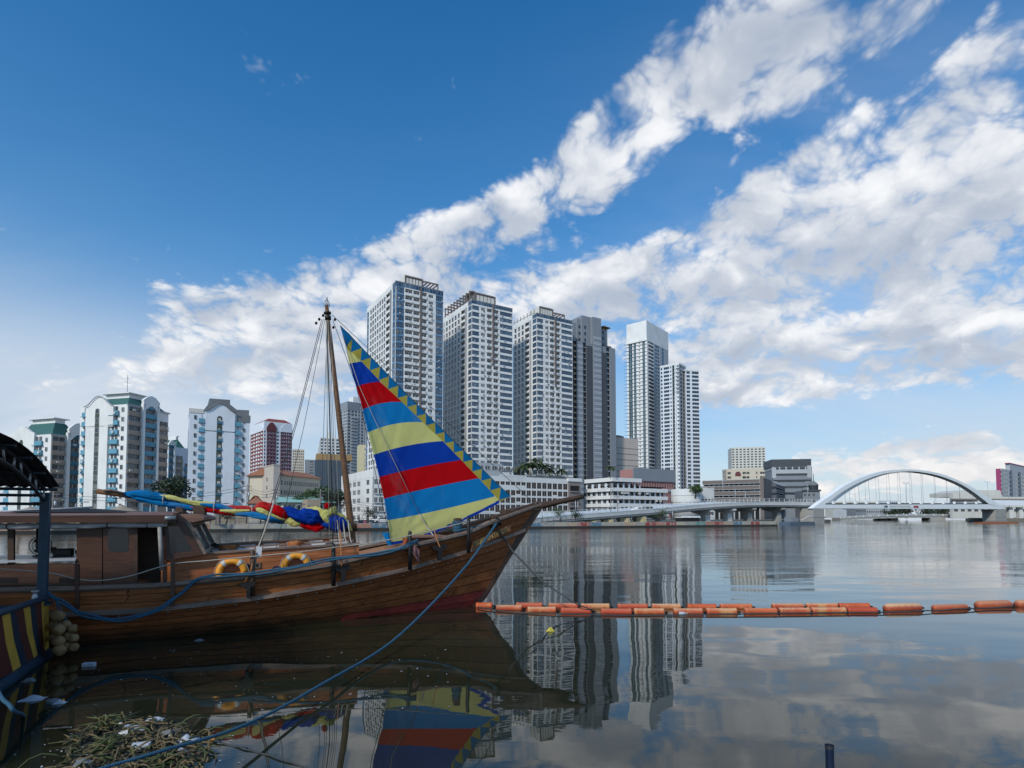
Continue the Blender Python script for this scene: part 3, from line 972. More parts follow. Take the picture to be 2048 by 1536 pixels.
# ---------------- 1990s apartment blocks with curved gables on the left
ACR = random.Random(5)
ACM = MB().box(0, .8, -.42, 0, 0, .55).mesh('air_conditioner', offwhite)
def para_col(B, face, s0, s1, z0, fh, n, mat, proud=0.16, nw=2, lo=0.46, hi=0.95, gap=0.22, ledge=True, gm=None, side=None, name='parapet'):
    """a column of coloured parapets with window pairs above each and a thin ledge"""
    w = s1 - s0
    pm = MB().box(0, w, -proud, 0.0, 0, fh * lo - 0.02)
    if ledge: pm.box(-0.22, w + 0.22, -proud - 0.28, 0.0, -0.12, -0.001)
    pm = pm.mesh(name, mat)
    ww = (w - gap * (nw + 1)) / nw
    wm = win_mesh(ww, fh * (hi - lo) - 0.06, 2, 1, grey, gm or gl_dark, 0.03, 0.05)
    bm_ = MB().box(0, w, -0.03, 0.0, 0, fh - 0.001).mesh('bay_wall', white)
    for j in range(n):
        zf = z0 + fh * j
        loc, rz = B.place(face, s0, s1, 0.0, zf)
        B.part(name, pm, B.place(face, s0, s1, 0.04, zf)[0], rz)
        if ACR.random() < .22:
            q_ = s0 + ACR.random() * max(.1, w - .9)
            B.part('air_conditioner', ACM, *B.place(face, q_, q_ + .8, proud + .045, zf + fh * ACR.choice((.12, .5))))
        for i in range(nw):
            a = s0 + gap + (ww + gap) * i
            if face == 'L' and False: pass
            l2, r2 = B.place(face, a, a + ww, 0.035, zf + fh * lo + 0.03)
            B.part('window', wm, l2, r2)
def gable_poly(fr, s0, s1, zb, zp, d, n=14, flat=0.22):
    """curved gable: shoulders, then a swelling crown"""
    pts = [fr(s0, d, zb - 6), fr(s1, d, zb - 6)]
    for i in range(n + 1):
        q = i / n
        s = s1 + (s0 - s1) * q
        e = abs(q - 0.5) * 2
        pts.append(fr(s, d, zb + (zp - zb) * (0.5 + 0.5 * cos(pi * min(1.0, e * 1.02)))))
    return pts
def small_windows(B, face, s0, s1, z0, fh, n, h=1.3, lo=0.9):
    me = win_mesh(s1 - s0, h, 1, 1, lgrey, gl_dark, 0.02, 0.06)
    for j in range(n):
        l, r = B.place(face, s0, s1, 0.04, z0 + fh * j + lo)
        B.part('window', me, l, r)
def hip(B, x0, x1, y0, y1, z0, z1, ins, mat, cap=True, capm=white, name='roof'):
    b = MB()
    b.add([(x0, y0, z0), (x1, y0, z0), (x1, y1, z0), (x0, y1, z0), (x0 + ins, y0 + ins, z1), (x1 - ins, y0 + ins, z1), (x1 - ins, y1 - ins, z1), (x0 + ins, y1 - ins, z1)],
          [(0, 1, 5, 4), (1, 2, 6, 5), (2, 3, 7, 6), (3, 0, 4, 7), (4, 5, 6, 7)])
    # standing seams
    m = int((x1 - x0) / 1.2)
    for i in range(1, m):
        q = i / m
        xa = x0 + (x1 - x0) * q; xb = x0 + ins + (x1 - x0 - 2 * ins) * q
        b.add([(xa - .05, y0 - .03, z0), (xa + .05, y0 - .03, z0), (xb + .05, y0 + ins - .03, z1 + .06), (xb - .05, y0 + ins - .03, z1 + .06)], [(0, 1, 2, 3)])
    o = b.build(name, mat, B.o)
    if cap:
        c = MB()
        c.box(x0 + ins + .2, x1 - ins - .2, y0 + ins + .2, y1 - ins - .2, z1, z1 + 1.3)
        c.box(x0 + ins - .7, x1 - ins + .7, y0 + ins - .7, y1 - ins + .7, z1 + 1.3, z1 + 1.55)
        c.build('roof_lantern', capm, o)
    return o
def apt2():
    B = Bld('apartment_block', 'tallest white apartment block with a green roof and blue balconies, aerial on top', 252, 163, 75, 335, 157.5, 808, 'building', 'apartment blocks on the left bank', refy=920)
    F, L = B.F, B.L
    fh = 2.78
    n = int(B.h / fh); z0 = B.h - n * fh - 0.3
    B.box('core_wall', 0.06, B.w, 0.06, B.dp, 0, B.h, white)
    fr = B.frame('L')
    # left face
    small_windows(B, 'L', L(245.5), L(240.5), z0, fh, n)
    para_col(B, 'L', L(235.5), L(219), z0, fh, n, bluep, 0.42, 2, gap=0.5)
    para_col(B, 'L', L(171.5), L(163.5), z0, fh, n, bluep, 0.42, 1, gap=0.6)
    b = MB()
    b.prism(gable_poly(fr, L(227), L(171.5), B.z(812, along=L(227), face='L'), B.z(794, along=L(199), face='L'), 0.55), Vector(fr(0, -0.75, 0)) - Vector(fr(0, 0, 0)))
    zb = B.h - 6
    sA0, sA1 = L(217), L(199.8); sB0, sB1 = L(190.8), L(172.5)
    b.box(sA0, sA1, -0.06, 0.55, 0, zb + .01, 0, fr); b.box(sB0, sB1, -0.06, 0.55, 0, zb + .01, 0, fr)
    b.build('gable_wall', white, B.o)
    b = MB()
    pts = gable_poly(fr, L(227) - .3, L(171.5) + .3, B.z(811, along=L(227), face='L'), B.z(793, along=L(199), face='L'), 0.9)[2:]
    b.tube(pts, 0.16, 6)
    b.build('gable_coping', lgrey, B.o)
    # recessed stair slot with an arched head
    slot = MB()
    s0, s1 = L(199.6), L(191)
    zt = B.z(823, along=L(195), face='L')
    arch = [fr(s0, 0.57, 2.0), fr(s1, 0.57, 2.0)] + [fr((s0 + s1) / 2 + (s1 - s0) / 2 * cos(w), 0.57, zt + (s1 - s0) / 2 * sin(w)) for w in [pi * i / 10 for i in range(11)]]
    slot.add(arch, [list(range(len(arch)))])
    slot.build('stair_slot', plain('slot_green', (0.055, 0.075, 0.065), 0.8), B.o)
    me = win_mesh(s1 - s0 - 0.35, 1.5, 1, 1, lgrey, gl_dark, 0.02, 0.08)
    for j in range(n):
        l, r = B.place('L', s0 + .1, s1 - .25, 0.60, z0 + fh * j + .6)
        B.part('stair_window', me, l, r)
    # right face
    para_col(B, 'F', F(254), F(279), z0, fh, n, tanp, 0.12, 2, ledge=True)
    para_col(B, 'F', F(284.5), F(307.5), z0, fh, n + 1, bluep, 0.5, 2)
    para_col(B, 'F', F(313), F(334.4), z0, fh, n - 1, tanp, 0.12, 2)
    fr2 = B.frame('F')
    for a, c in ((279.3, 284), (308, 312.6)):
        B.box('pier', F(a), F(c), -0.9, 0.0, 0, B.h + 1.0, white)
    b = MB()
    s0, s1 = F(279.3), F(312.6)
    zb = B.z(806, along=s0)
    top = [fr2(s1 + (s0 - s1) * i / 12, 0.9, zb + (B.z(793, along=(s0 + s1) / 2) - zb) * (0.35 + 0.65 * sin(pi * i / 12))) for i in range(13)]
    inn = [fr2(s0 + 0.7 + (s1 - s0 - 1.4) * i / 12, 0.9, zb - 2.2 + 1.6 * sin(pi * i / 12)) for i in range(13)]
    b.prism(top + inn, (0, 0.9, 0))
    b.build('arched_gable', white, B.o)
    B.box('eave', -0.35, F(280), -0.35, 0.0, B.h - 0.25, B.h + 0.1, lgrey)
    B.box('eave', F(312), B.w + 0.3, -0.35, 0.0, B.h - 0.5, B.h - 0.15, lgrey)
    hip(B, 0.6, B.w - 0.5, 0.6, B.dp - 3, B.h + 0.0, B.z(790), 2.5, greenroof)
    zt = B.z(780)
    b = MB(); b.tube([(B.w * .35, 6, zt - 1), (B.w * .35, 6, zt + 6)], .06, 5); b.tube([(B.w * .35 - 1, 6, zt + 3.6), (B.w * .35 + 1, 6, zt + 3.6)], .04, 5); b.tube([(B.w * .35 - .6, 6, zt + 5), (B.w * .35 + .6, 6, zt + 5)], .04, 5)
    b.build('aerial', steel_d, B.o)
    B.flush()
apt2()
def apt1():
    B = Bld('apartment_block', 'white apartment block with a green hip roof behind the dark canopy', 100, 168, 72, 158, 18, 868, 'building', 'apartment blocks on the left bank', refy=940)
    F, L = B.F, B.L
    fh = 2.8
    n = int(B.h / fh); z0 = B.h - n * fh - 0.4
    B.box('core_wall', 0.06, B.w, 0.06, B.dp, 0, B.h, white)
    fr = B.frame('L')
    small_windows(B, 'L', L(93), L(89), z0, fh, n)
    para_col(B, 'L', L(84), L(67), z0, fh, n, bluep, 0.42, 2, gap=0.5)
    para_col(B, 'L', L(22.5), L(12), z0, fh, n, bluep, 0.42, 1, gap=0.6)
    b = MB()
    b.prism(gable_poly(fr, L(70), L(20), B.z(866, along=L(65), face='L'), B.z(853, along=L(45), face='L'), 0.55), Vector(fr(0, -0.75, 0)) - Vector(fr(0, 0, 0)))
    b.box(L(65), L(48), -0.06, 0.55, 0, B.h - 5.5, 0, fr); b.box(L(41), L(23), -0.06, 0.55, 0, B.h - 5.5, 0, fr)
    b.build('gable_wall', white, B.o)
    s0, s1 = L(48), L(41); zt = B.z(885, along=L(45), face='L')
    arch = [fr(s0, 0.57, 2.0), fr(s1, 0.57, 2.0)] + [fr((s0 + s1) / 2 + (s1 - s0) / 2 * cos(w), 0.57, zt + (s1 - s0) / 2 * sin(w)) for w in [pi * i / 10 for i in range(11)]]
    MB().add(arch, [list(range(len(arch)))]).build('stair_slot', MATS['slot_green'], B.o)
    para_col(B, 'F', F(101.5), F(129), z0, fh, n, tanp, 0.12, 2)
    para_col(B, 'F', F(136), F(156), z0, fh, n + 1, tealp, 0.5, 2)
    B.box('pier', F(129.5), F(135.5), -0.9, 0.0, 0, B.h + 1.0, white)
    fr2 = B.frame('F')
    s0, s1 = F(131), F(172)
    zb = B.z(866, along=s0)
    top = [fr2(s1 + (s0 - s1) * i / 12, 0.9, zb + 3.4 * (0.35 + 0.65 * sin(pi * i / 12))) for i in range(13)]
    inn = [fr2(s0 + 0.7 + (s1 - s0 - 1.4) * i / 12, 0.9, zb - 2.2 + 1.9 * sin(pi * i / 12)) for i in range(13)]
    MB().prism(top + inn, (0, 0.9, 0)).build('arched_gable', white, B.o)
    B.box('eave', -0.35, F(130), -0.35, 0.0, B.h - 0.25, B.h + 0.1, lgrey)
    hip(B, 0.6, B.w - 0.5, 0.6, B.dp - 3, B.h, B.z(842), 2.0, greenroof)
    B.flush()
apt1()
def apt4():
    B = Bld('apartment_block', 'white apartment block with a grey curved gable seen square on', 377, 173, 31, 498, None, 822, 'building', 'apartment blocks on the left bank', refy=920)
    F = B.F
    B.dp = 15
    fh = 2.8
    n = int(B.h / fh); z0 = B.h - n * fh - 0.5
    B.box('core_wall', 0.0, B.w, 0.06, B.dp, 0, B.h, white2)
    fr = B.frame('F')
    small_windows(B, 'F', F(386), F(391), z0, fh, n)
    small_windows(B, 'F', F(484), F(488.6), z0 - .2, fh, n)
    para_col(B, 'F', F(396), F(407.5), z0, fh, n, bluep, 0.42, 1, gap=0.75)
    para_col(B, 'F', F(469), F(480.5), z0 - .3, fh, n, bluep, 0.42, 1, gap=0.75)
    b = MB()
    s0, s1 = F(408.5), F(468)
    b.prism(gable_poly(fr, s0, s1, B.z(822, along=s0) , B.z(808, along=F(437)), 0.6), (0, 0.75, 0))
    b.box(s0, F(431.8), -0.06, 0.6, 0, B.h - 5.9, 0, fr); b.box(F(443), s1, -0.06, 0.6, 0, B.h - 5.9, 0, fr)
    b.build('gable_wall', white2, B.o)
    b = MB(); b.tube(gable_poly(fr, s0 - .3, s1 + .3, B.z(821, along=s0), B.z(807, along=F(437)), 0.9)[2:], 0.2, 6); b.build('gable_coping', greyroof, B.o)
    a0, a1 = F(432), F(442.8); zt = B.z(837, along=a0)
    arch = [fr(a0, 0.62, 2.0), fr(a1, 0.62, 2.0)] + [fr((a0 + a1) / 2 + (a1 - a0) / 2 * cos(w), 0.62, zt + (a1 - a0) / 2 * sin(w)) for w in [pi * i / 10 for i in range(11)]]
    MB().add(arch, [list(range(len(arch)))]).build('stair_slot', MATS['slot_green'], B.o)
    me = MB().box(0, a1 - a0, -.18, 0, 0, .75).mesh('landing_parapet', tealp)
    for j in range(n):
        B.part('landing_parapet', me, (a0, -0.63, z0 + fh * j))
    b = MB()
    for j in range(n):
        for k in range(4):
            x = a0 + .3 + random.random() * (a1 - a0 - .9); w = .25 + random.random() * .4
            b.box(x, x + w, -0.85, -0.83, z0 + fh * j + .75, z0 + fh * j + .75 + .3 + random.random() * .6)
    b.build('laundry', offwhite, B.o)
    # grey roof behind the gable
    b = MB()
    pts = [(0, B.z(818)), (F(405), B.z(818, along=F(405))), (F(417), B.z(803, along=F(417))), (F(417), B.z(794, along=F(417))), (F(459), B.z(797, along=F(459))), (F(459), B.z(806, along=F(459))), (F(473), B.z(817, along=F(473))), (B.w, B.z(818, along=B.w)), (B.w, B.h - 1), (0, B.h - 1)]
    b.prism([(x, 2.4, z) for x, z in pts], (0, 9.0, 0))
    b.build('roof', greyroof, B.o)
    B.box('parapet', -0.2, F(405), -0.1, 0.3, B.h - 0.4, B.h + 0.9, offwhite)
    B.box('parapet', F(472), B.w + .2, -0.1, 0.3, B.h - 2.2, B.h + 0.1, greyroof)
    B.flush()
apt4()
def apt3():
    B = Bld('apartment_block', 'small dark blue balconied block half hidden between two taller ones', 336, 225, 60, 376, None, 893, 'building', 'apartment blocks on the left bank', refy=950)
    F = B.F; B.dp = 14
    fh = 2.9; n = int(B.h / fh); z0 = B.h - n * fh - .3
    B.box('core_wall', 0, B.w, 0.06, B.dp, 0, B.h, white2)
    para_col(B, 'F', F(336.5), F(345), z0, fh, n + 1, tealp, .4, 2)
    para_col(B, 'F', F(349), F(365), z0, fh, n - 1, tanp, .12, 2)
    para_col(B, 'F', F(368), F(375), z0, fh, n - 2, bluep, .12, 1)
    B.box('pier', F(345.3), F(348.5), -.8, 0, 0, B.h + 1.0, white)
    fr2 = B.frame('F'); s0, s1 = F(333), F(348.5); zb = B.h
    MB().prism([fr2(s1 + (s0 - s1) * i / 12, .8, zb + 2.6 * (.2 + .8 * sin(pi * i / 12))) for i in range(13)], (0, .8, 0)).build('arched_gable', white, B.o)
    hip(B, F(349), B.w, .5, B.dp, B.h - 1.5, B.h + 3.5, 3.0, greenroof)
    B.flush()
apt3()

# ---------------- plainer blocks behind
def block(name, label, cx, d, ang, rpx, lpx, top, wm, fh, fcols, lcols=None, gm=None, fm=None, dp=16, cat='building', group=None, z_top_gap=1.0, lo=.3, hi=.82, roofm=None, refy=None, zb=None, nx=2, host=None, th=.3, win_name='window'):
    B = Bld(name, label, cx, d, ang, rpx, lpx, top, cat, group, refy=refy, host=host)
    if lpx is None: B.dp = dp
    n = max(1, int((B.h - z_top_gap - (0.5 if zb is None else zb)) / fh)); z0 = B.h - z_top_gap - n * fh
    B.core(wm, 0, B.h, 0.6, roofm)
    o = dict(nx=nx, ny=1, fm=fm or lgrey, gm=gm or gl_dark, lo=lo, hi=hi, name=win_name)
    def expand(c, wd):
        if isinstance(c, int):
            p = wd / c
            return [('w', p * (i + .2), p * (i + .8), dict(o)) for i in range(c)]
        return c
    B.facade('F', B.w, z0, fh, n, expand(fcols, B.w) if isinstance(fcols, int) else [('w', B.F(a), B.F(b), dict(o)) for a, b in fcols], wm, th=th)
    if lcols: B.facade('L', B.dp, z0, fh, n, expand(lcols, B.dp) if isinstance(lcols, int) else [('w', B.L(b), B.L(a), dict(o)) for a, b in lcols], wm, th=th)
    else: B.box('side_wall', -.02, .3, 0.02, B.dp, 0, B.h - .02, wm)
    if z0 > 0.05: B.box('base_wall', 0, B.w, 0, B.dp, 0, z0 - .001, wm)
    B.box('parapet', 0, B.w, 0, B.dp - .03, z0 + n * fh + .001, B.h - .305, wm)
    B.flush()
    return B
# red tower
R = block('apartment_tower', 'dark red and white apartment tower with arched gables behind the boom', 527, 450, 40, 583.5, 500, 842, white2, 2.95, [(528, 530.2), (534, 538), (540, 544), (546, 550), (553, 557), (561.5, 565), (567.5, 571), (573, 576), (578.5, 582)], [(502, 506), (508, 511.2), (517, 520), (521.6, 524.6)], gl_dark, redb, cat='tower', z_top_gap=7)
for a, b_, f in ((533, 551, 'F'), (560.5, 583, 'F'), (501, 525.5, 'L')):
    fn = R.F if f == 'F' else R.L
    s0, s1 = sorted((fn(a), fn(b_)))
    fr = R.frame(f)
    m = MB(); w = s1 - s0; k = 5 if w > 6 else 4
    for i in range(k + 1):
        s = s0 + (w - .5) * i / k
        m.box(s, s + .5, 0, .35, 4, R.h - 7, 0, fr)
    fhh = 2.95
    for j in range(int((R.h - 12) / fhh)):
        m.box(s0, s1, .02, .28, R.h - 7 - fhh * j - 1.05, R.h - 7 - fhh * j - .05, 0, fr)
    m.build('red_grid', redb if f == 'L' else redd, R.o)
    zp = R.h - 7
    m = MB()
    pts = [fr(s0 - .4, .5, zp - .5)] + [fr(s0 - .4 + (w + .8) * i / 12, .5, zp + 2 + 4.5 * sin(pi * i / 12)) for i in range(13)] + [fr(s1 + .4, .5, zp - .5)]
    m.prism(pts, Vector(fr(0, -.6, 0)) - Vector(fr(0, 0, 0)))
    m.build('arched_gable', white2 if a != 533 else redd, R.o)
hip(R, .5, R.w - .5, .5, R.dp - .5, R.h, R.h + 3, 4, redb, cap=False)
# far towers behind the mast
block('apartment_tower', 'narrow cream far tower beside the red tower', 584, 620, 20, 608, None, 898, cream, 3.0, 6, gm=gl_dark, cat='tower', lo=.25, hi=.8)
block('office_tower', 'narrow grey far tower between the cream tower and the slate block', 609, 600, 20, 629, None, 919, grey, 3.0, [(619, 626)], gm=gl_dark, cat='tower')
WT = block('apartment_tower', 'white far tower with glassy upper floors behind the rigging', 640, 520, 20, 684, 632, 874, white, 3.0, [(641, 645), (648, 652), (656, 660), (664, 668), (672, 680)], 4, gm=gl_blue, cat='tower', lo=.2, hi=.88)
WT.box('roof_room', WT.F(655), WT.F(664), 2, 8, WT.h, WT.h + 5, white)
SB = block('warehouse_tower', 'windowless slate block with an ochre top behind the mast', 630, 330, 22, 693, None, 919, slate, 3.4, [(690, 692)], cat='building', z_top_gap=2)
SB.box('ochre_top', SB.F(632.5), SB.w + 3, .6, 12, SB.h, SB.z(907, along=SB.F(634)), goldp)
for i in range(14): SB.box('cladding_rib', SB.w * i / 14, SB.w * i / 14 + .18, -.12, 0.0, 0, SB.h - .4, slate)
TT = block('apartment_tower', 'tall grey tower with stacked balconies just right of the mast', 694, 520, 42, 737, 679, 803, lgrey, 3.0, [(695, 700), (702, 707), (709, 713), (716, 719), (722, 726), (729, 733)], [(681.5, 684), (686, 688.5), (690, 692.5)], gl_slate, grey, cat='tower', z_top_gap=7, lo=.1, hi=.8)
TT.box('glazed_crown', -.2, TT.w * .55, -.2, TT.dp, TT.h - 7, TT.h + .2, bgrey)
TT.box('lift_tower', TT.F(708), TT.F(720), 3, 12, TT.h, TT.z(792, along=TT.F(708)), white)
me = MB().box(0, TT.F(713) - TT.F(702), -1.0, 0, 0, .9).mesh('balcony', lgrey)
for j in range(int((TT.h - 24) / 3.0)): TT.part('balcony', me, (TT.F(702), 0, 14 + 3.0 * j))
YB = block('apartment_block', 'pale yellow block with ledges beside the sail', 717, 300, 20, 737, None, 889, yellowp, 3.0, [(729, 733)], dp=10)
for j in range(9): YB.box('ledge', YB.F(728.5), YB.F(738), -1.2, 0, YB.h - 6 - 3.6 * j, YB.h - 5.7 - 3.6 * j, lgrey)
block('apartment_block', 'white block with paired windows behind the luff of the sail', 738, 290, 20, 800, None, 868, white, 3.1, [(740, 744), (746, 750), (752, 756), (760, 764)], dp=12, lo=.15, hi=.85)

# ---------------- car park podium in front of the towers
def carpark():
    B = Bld('parking_podium', 'white parking podium with dark louvred openings behind the bowsprit', 905, 190, 35, 1137.5, None, 947.5, 'building', refy=990)
    F = B.F
    B.dp = 26
    B.box('core_wall', 0.5, B.w, 0.5, B.dp, 0, B.h - .6, void)
    B.box('roof_slab', 0.3, B.w, 0.35, B.dp, B.h - .59, B.h - .1, concrete)
    B.box('side_wall', -.02, .3, .31, B.dp, 0, B.h - .2, white)
    fr = B.frame('F')
    rows = [(0.45, 2.3), (3.4, 5.6), (6.3, 8.3), (9.0, 10.9), (11.7, 13.9)]
    b = MB()
    pxs = [928 + 10.45 * i for i in range(20)]
    ops = []
    z = 0.0
    hs = B.h
    for r, (z0, z1) in enumerate(rows):
        b.box(0, B.w, -.3, 0, z, z0, 0, fr)
        s = 0.0
        for i, p in enumerate(pxs):
            a, e = F(p), F(min(p + 8.9 + (1.2 if r == 0 else 0), 1136.6))
            zz0, zz1 = z0, z1
            if r in (2, 3) and i % 7 == 3: zz0 = z0 + .5
            if r == 4 and p < 1046: zz0 = z1 - 1.2
            b.box(s, a, -.3, 0, z0, z1, 0, fr)
            if zz0 > z0: b.box(a, e, -.3, 0, z0, zz0, 0, fr)
            ops.append((a, e, zz0, zz1, r))
            s = e
        b.box(s, B.w, -.3, 0, z0, z1, 0, fr)
        z = z1
    b.box(0, B.w, -.3, 0, z, B.h, 0, fr)
    b.build('wall', white, B.o)
    cache = {}
    for a, e, z0, z1, r in ops:
        k = (round(e - a, 1), round(z1 - z0, 1))
        if k not in cache:
            m = MB(); w, h = e - a, z1 - z0
            m.add([(0, .25, 0), (w, .25, 0), (w, .25, h), (0, .25, h)], [(0, 1, 2, 3)], 1)
            nl = max(2, int(h / .42))
            for i in range(nl): m.box(0, w, .06, .2, h * (i + .55) / nl, h * (i + .55) / nl + .09, 0)
            m.box(w * .5 - .05, w * .5 + .05, .05, .2, 0, h, 0)
            cache[k] = m.mesh('louvred_opening', [taupe, void])
        B.part('louvred_opening', cache[k], (a, 0, z0))
    b = MB()
    for s0, s1, up in ((F(1000), F(1048), 0.6), (F(1050), F(1053), 1.6)):
        b.box(s0, s1, -.2, .06, B.h, B.h + up, 0, fr)
    b.build('parapet', white, B.o)
    b = MB(); b.box(F(1053), B.w, -.25, .0, B.h, B.h + .35, 0, fr); b.box(F(1053), B.w, -.15, -.05, B.h + 1.1, B.h + 1.2, 0, fr)
    for i in range(30): b.box(F(1053) + (B.w - F(1053) - .1) * i / 29, F(1053) + (B.w - F(1053) - .1) * i / 29 + .1, -.15, -.05, B.h + .35, B.h + 1.1, 0, fr)
    b.build('roof_railing', grey, B.o)
    me = MB().box(0, 2.6, -.9, 0, 0, .35).mesh('planter', concrete)
    gm = None
    # brown end bay
    C = Bld('end_bay', None, 1137.5, at(1137.5, 990, B.d).y + B.w * sin(B.a) - .6, 35, 1161.5, None, 957.5, None, refy=990, host=B)
    C.box('bay_wall', 0, C.w, 0.0, 14, 0, C.h - 1.0, taupe)
    C.box('bay_cap', -.4, C.w + .4, -.3, 14, C.h - 1.0, C.h + .3, white)
    for j, (za, zb) in enumerate(((C.h - 5, C.h - 2.6), (C.h - 9.3, C.h - 7.6), (C.h - 14, C.h - 11), (.6, C.h - 15.5))):
        C.box('bay_opening', C.w * .12, C.w * .86, -.04, 0.0, za, zb, void)
        C.box('bay_planter', C.w * .1, C.w * .9, -.5, -.045, za - .1, za + .35, taupe)
    # second set-back storey below tower two
    B.box('setback_wall', F(960), F(1026), 7, 12, B.h - .1, B.h + 5.2, lgrey)
    wm = win_mesh(2.2, 1.6, 2, 1, white, gl_dark, .02, .07)
    for i in range(7): B.part('window', wm, (F(962) + 3.0 * i, 6.95, B.h + 2.6))
    B.flush()
    return B
CP = carpark()

# ---------------- low white office with strip balconies
def office():
    B = Bld('office_building', 'low white office building with long banded balconies beside the ramp', 1225, 215, 32, 1331, 1172, 955, 'building', refy=990)
    F, L = B.F, B.L
    fh = (B.h - 1.4) / 5.0
    B.core(void, 0, B.h - fh, 1.6)
    wo = dict(nx=2, ny=1, fm=white, gm=gl_dark, lo=.05, hi=.98, rec=.9)
    nF = 10
    colsF = [('w', B.w * (i + .1) / nF, B.w * (i + .86) / nF, dict(wo, gm=gl_dark)) for i in range(nF)]
    colsL = [('w', B.dp * (i + .12) / 5, B.dp * (i + .8) / 5, dict(wo, rec=.3, lo=.2, hi=.85)) for i in range(5)]
    B.facade('F', B.w, fh * .9, fh, 3, colsF, white2)
    B.facade('L', B.dp, fh * .9, fh, 3, colsL, white2)
    # top storey only over the left half
    wt = F(1281)
    B.facade('F', wt, fh * 3.9, fh * .9, 1, [('w', wt * (i + .1) / 5, wt * (i + .86) / 5, dict(wo)) for i in range(5)], white2)
    B.facade('L', B.dp, fh * 3.9, fh * .9, 1, [('w', B.dp * (i + .12) / 4, B.dp * (i + .8) / 4, dict(wo, rec=.3)) for i in range(4)], white2)
    B.box('roof_slab', -.8, wt, -.8, B.dp, B.h - 1.5, B.h, white)
    B.box('roof_slab', wt, B.w + .3, -.75, B.dp, fh * 3.9, fh * 3.9 + .9, white)
    for j in range(4):
        z = fh * (j + .9) - .55
        m = MB(); m.box(-.9, B.w + .5, -.9, -.5, z, z + 1.35); m.box(-.9, -.5, -.5, B.dp, z, z + 1.35)
        m.box(-.5, B.w, -.5, 1.5, z, z + .2)
        m.build('balcony_band', white, B.o)
    # slatted ground floor
    B.box('base_wall', .4, B.w - .2, .4, B.dp, 0, fh * .85, void)
    me = MB().box(0, .42, -.35, 0, 0, fh * .8).mesh('slat', white2)
    k = int(B.w / 1.15)
    for i in range(k): B.part('slat', me, (B.w * i / k, .38, .3))
    k = int(B.dp / 1.2)
    for i in range(k): B.part('slat', me, (.39, B.dp * (i + 1) / k, .3), -pi / 2)
    # air conditioner boxes
    ac = MB().box(0, .9, -.5, 0, 0, .65).mesh('air_conditioner', offwhite)
    random.seed(3)
    for i in range(16): B.part('air_conditioner', ac, (random.random() * (B.w - 2), -.9, fh * random.choice((1.45, 2.45, 3.4))))
    B.flush()
office()
PK = block('office_building', 'pink tiled building with a blue grey fascia behind the low white office', 1266, 246, 32, 1348, 1240, 938, pinkp, 3.2, 16, 4, gm=gl_slate, fm=pinkp, z_top_gap=5.2, lo=.12, hi=.88)
PK.box('fascia', -.1, PK.w + .3, -.5, 0.0, PK.h - 5.0, PK.h + .6, bgrey)
for j in range(3): PK.box('floor_band', PK.w * .2, PK.w, -.35, 0.0, PK.h - 9.3 - 6.4 * j, PK.h - 8.3 - 6.4 * j, lgrey)
BG = block('warehouse_tower', 'beige windowless block with horizontal grooves left of the condominium', 1231, 310, 30, 1277, None, 874, beige, 3.0, [(1275, 1276)], dp=20, z_top_gap=40)
for j in range(12): BG.box('groove', 0, BG.w, -.06, 0.0, BG.h - 6 - 3.2 * j, BG.h - 5.6 - 3.2 * j, taupe)
m = MB(); m.lathe([(3.6, 0), (4.2, .3), (4.2, 1.2), (2.0, 1.9)], 20, 0, (BG.w * .35, 6, BG.h)); m.build('water_tank', taupe, BG.o)
# round concrete building
p = at(1372, 1000, 236)
RB = empty('round_building', (p.x, p.y, LANDZ), 0.3, 'pale concrete round building under the twin condominium', 'building')
hR = at(1372, 979, 236).z - LANDZ
MB().lathe([(6.0, 0), (6.0, hR)], 40).build('drum_wall', concrete_l, RB)
for j in range(4): MB().lathe([(6.05, 0), (6.05, .12)], 40).build('drum_groove', grey, RB, (0, 0, hR * (j + .6) / 4.6))
MB().box(3.5, 11.5, -3, 6, 0, hR + .8).build('wing_wall', concrete_l, RB)
me = win_mesh(1.0, 1.5, 1, 1, lgrey, gl_dark, .02, .06)
for j in range(3):
    for i in range(4): inst('window', me, RB, (5.6 + 1.5 * i, -3.04, 2 + 2.6 * j))

# ---------------- parking blocks and towers on the right
def rightpark():
    B = Bld('parking_block', 'brown and white striped parking block with a brown stair tower', 1525, 262, 58, 1603, 1405, 957, 'building', refy=985)
    F, L = B.F, B.L
    B.core(void, 0, B.h - .5, 2.0)
    fh = 2.75
    for j in range(5):
        z = B.h - 1.9 - fh * j
        zz = z + 1.5
        for face, s0, s1 in (('L', L(1521), B.dp), ('F', F(1552), B.w)):
            fr = B.frame(face)
            m = MB(); m.box(s0, s1, -.4, 0, z, zz, 0, fr); m.build('floor_band', brown, B.o)
            m = MB(); m.box(s0, s1, -.4, .1, zz, zz + .25, 0, fr); m.box(s0, s1, -.4, .1, z - .2, z, 0, fr); m.box(s0 - .1, s0 + .35, -.4, .12, z, zz, 0, fr); m.build('band_edge', lgrey, B.o)
    for i in range(12):
        B.box('column', 1.0, 1.5, L(1520) + (B.dp - L(1520) - 1) * i / 11, L(1520) + (B.dp - L(1520) - 1) * i / 11 + .6, 0, B.h - 1, lgrey)
    B.box('stair_tower', -.4, F(1541), -.6, L(1520.5), 0, B.h + .4, brown)
    B.box('dark_shaft', F(1541.2), F(1551.8), -.3, 8, 0, B.h - .2, gl_slate)
    B.box('roof_slab', .5, B.w, .5, B.dp, B.h - .49, B.h - .1, lgrey)
rightpark()
HT = block('hotel_tower', 'distant white hotel tower with rows of small windows above the parking block', 1463, 700, -12, 1531, 1456, 895, offwhite, 3.1, 9, 1, gm=gl_slate, fm=offwhite, cat='tower', lo=.15, hi=.7, refy=920)
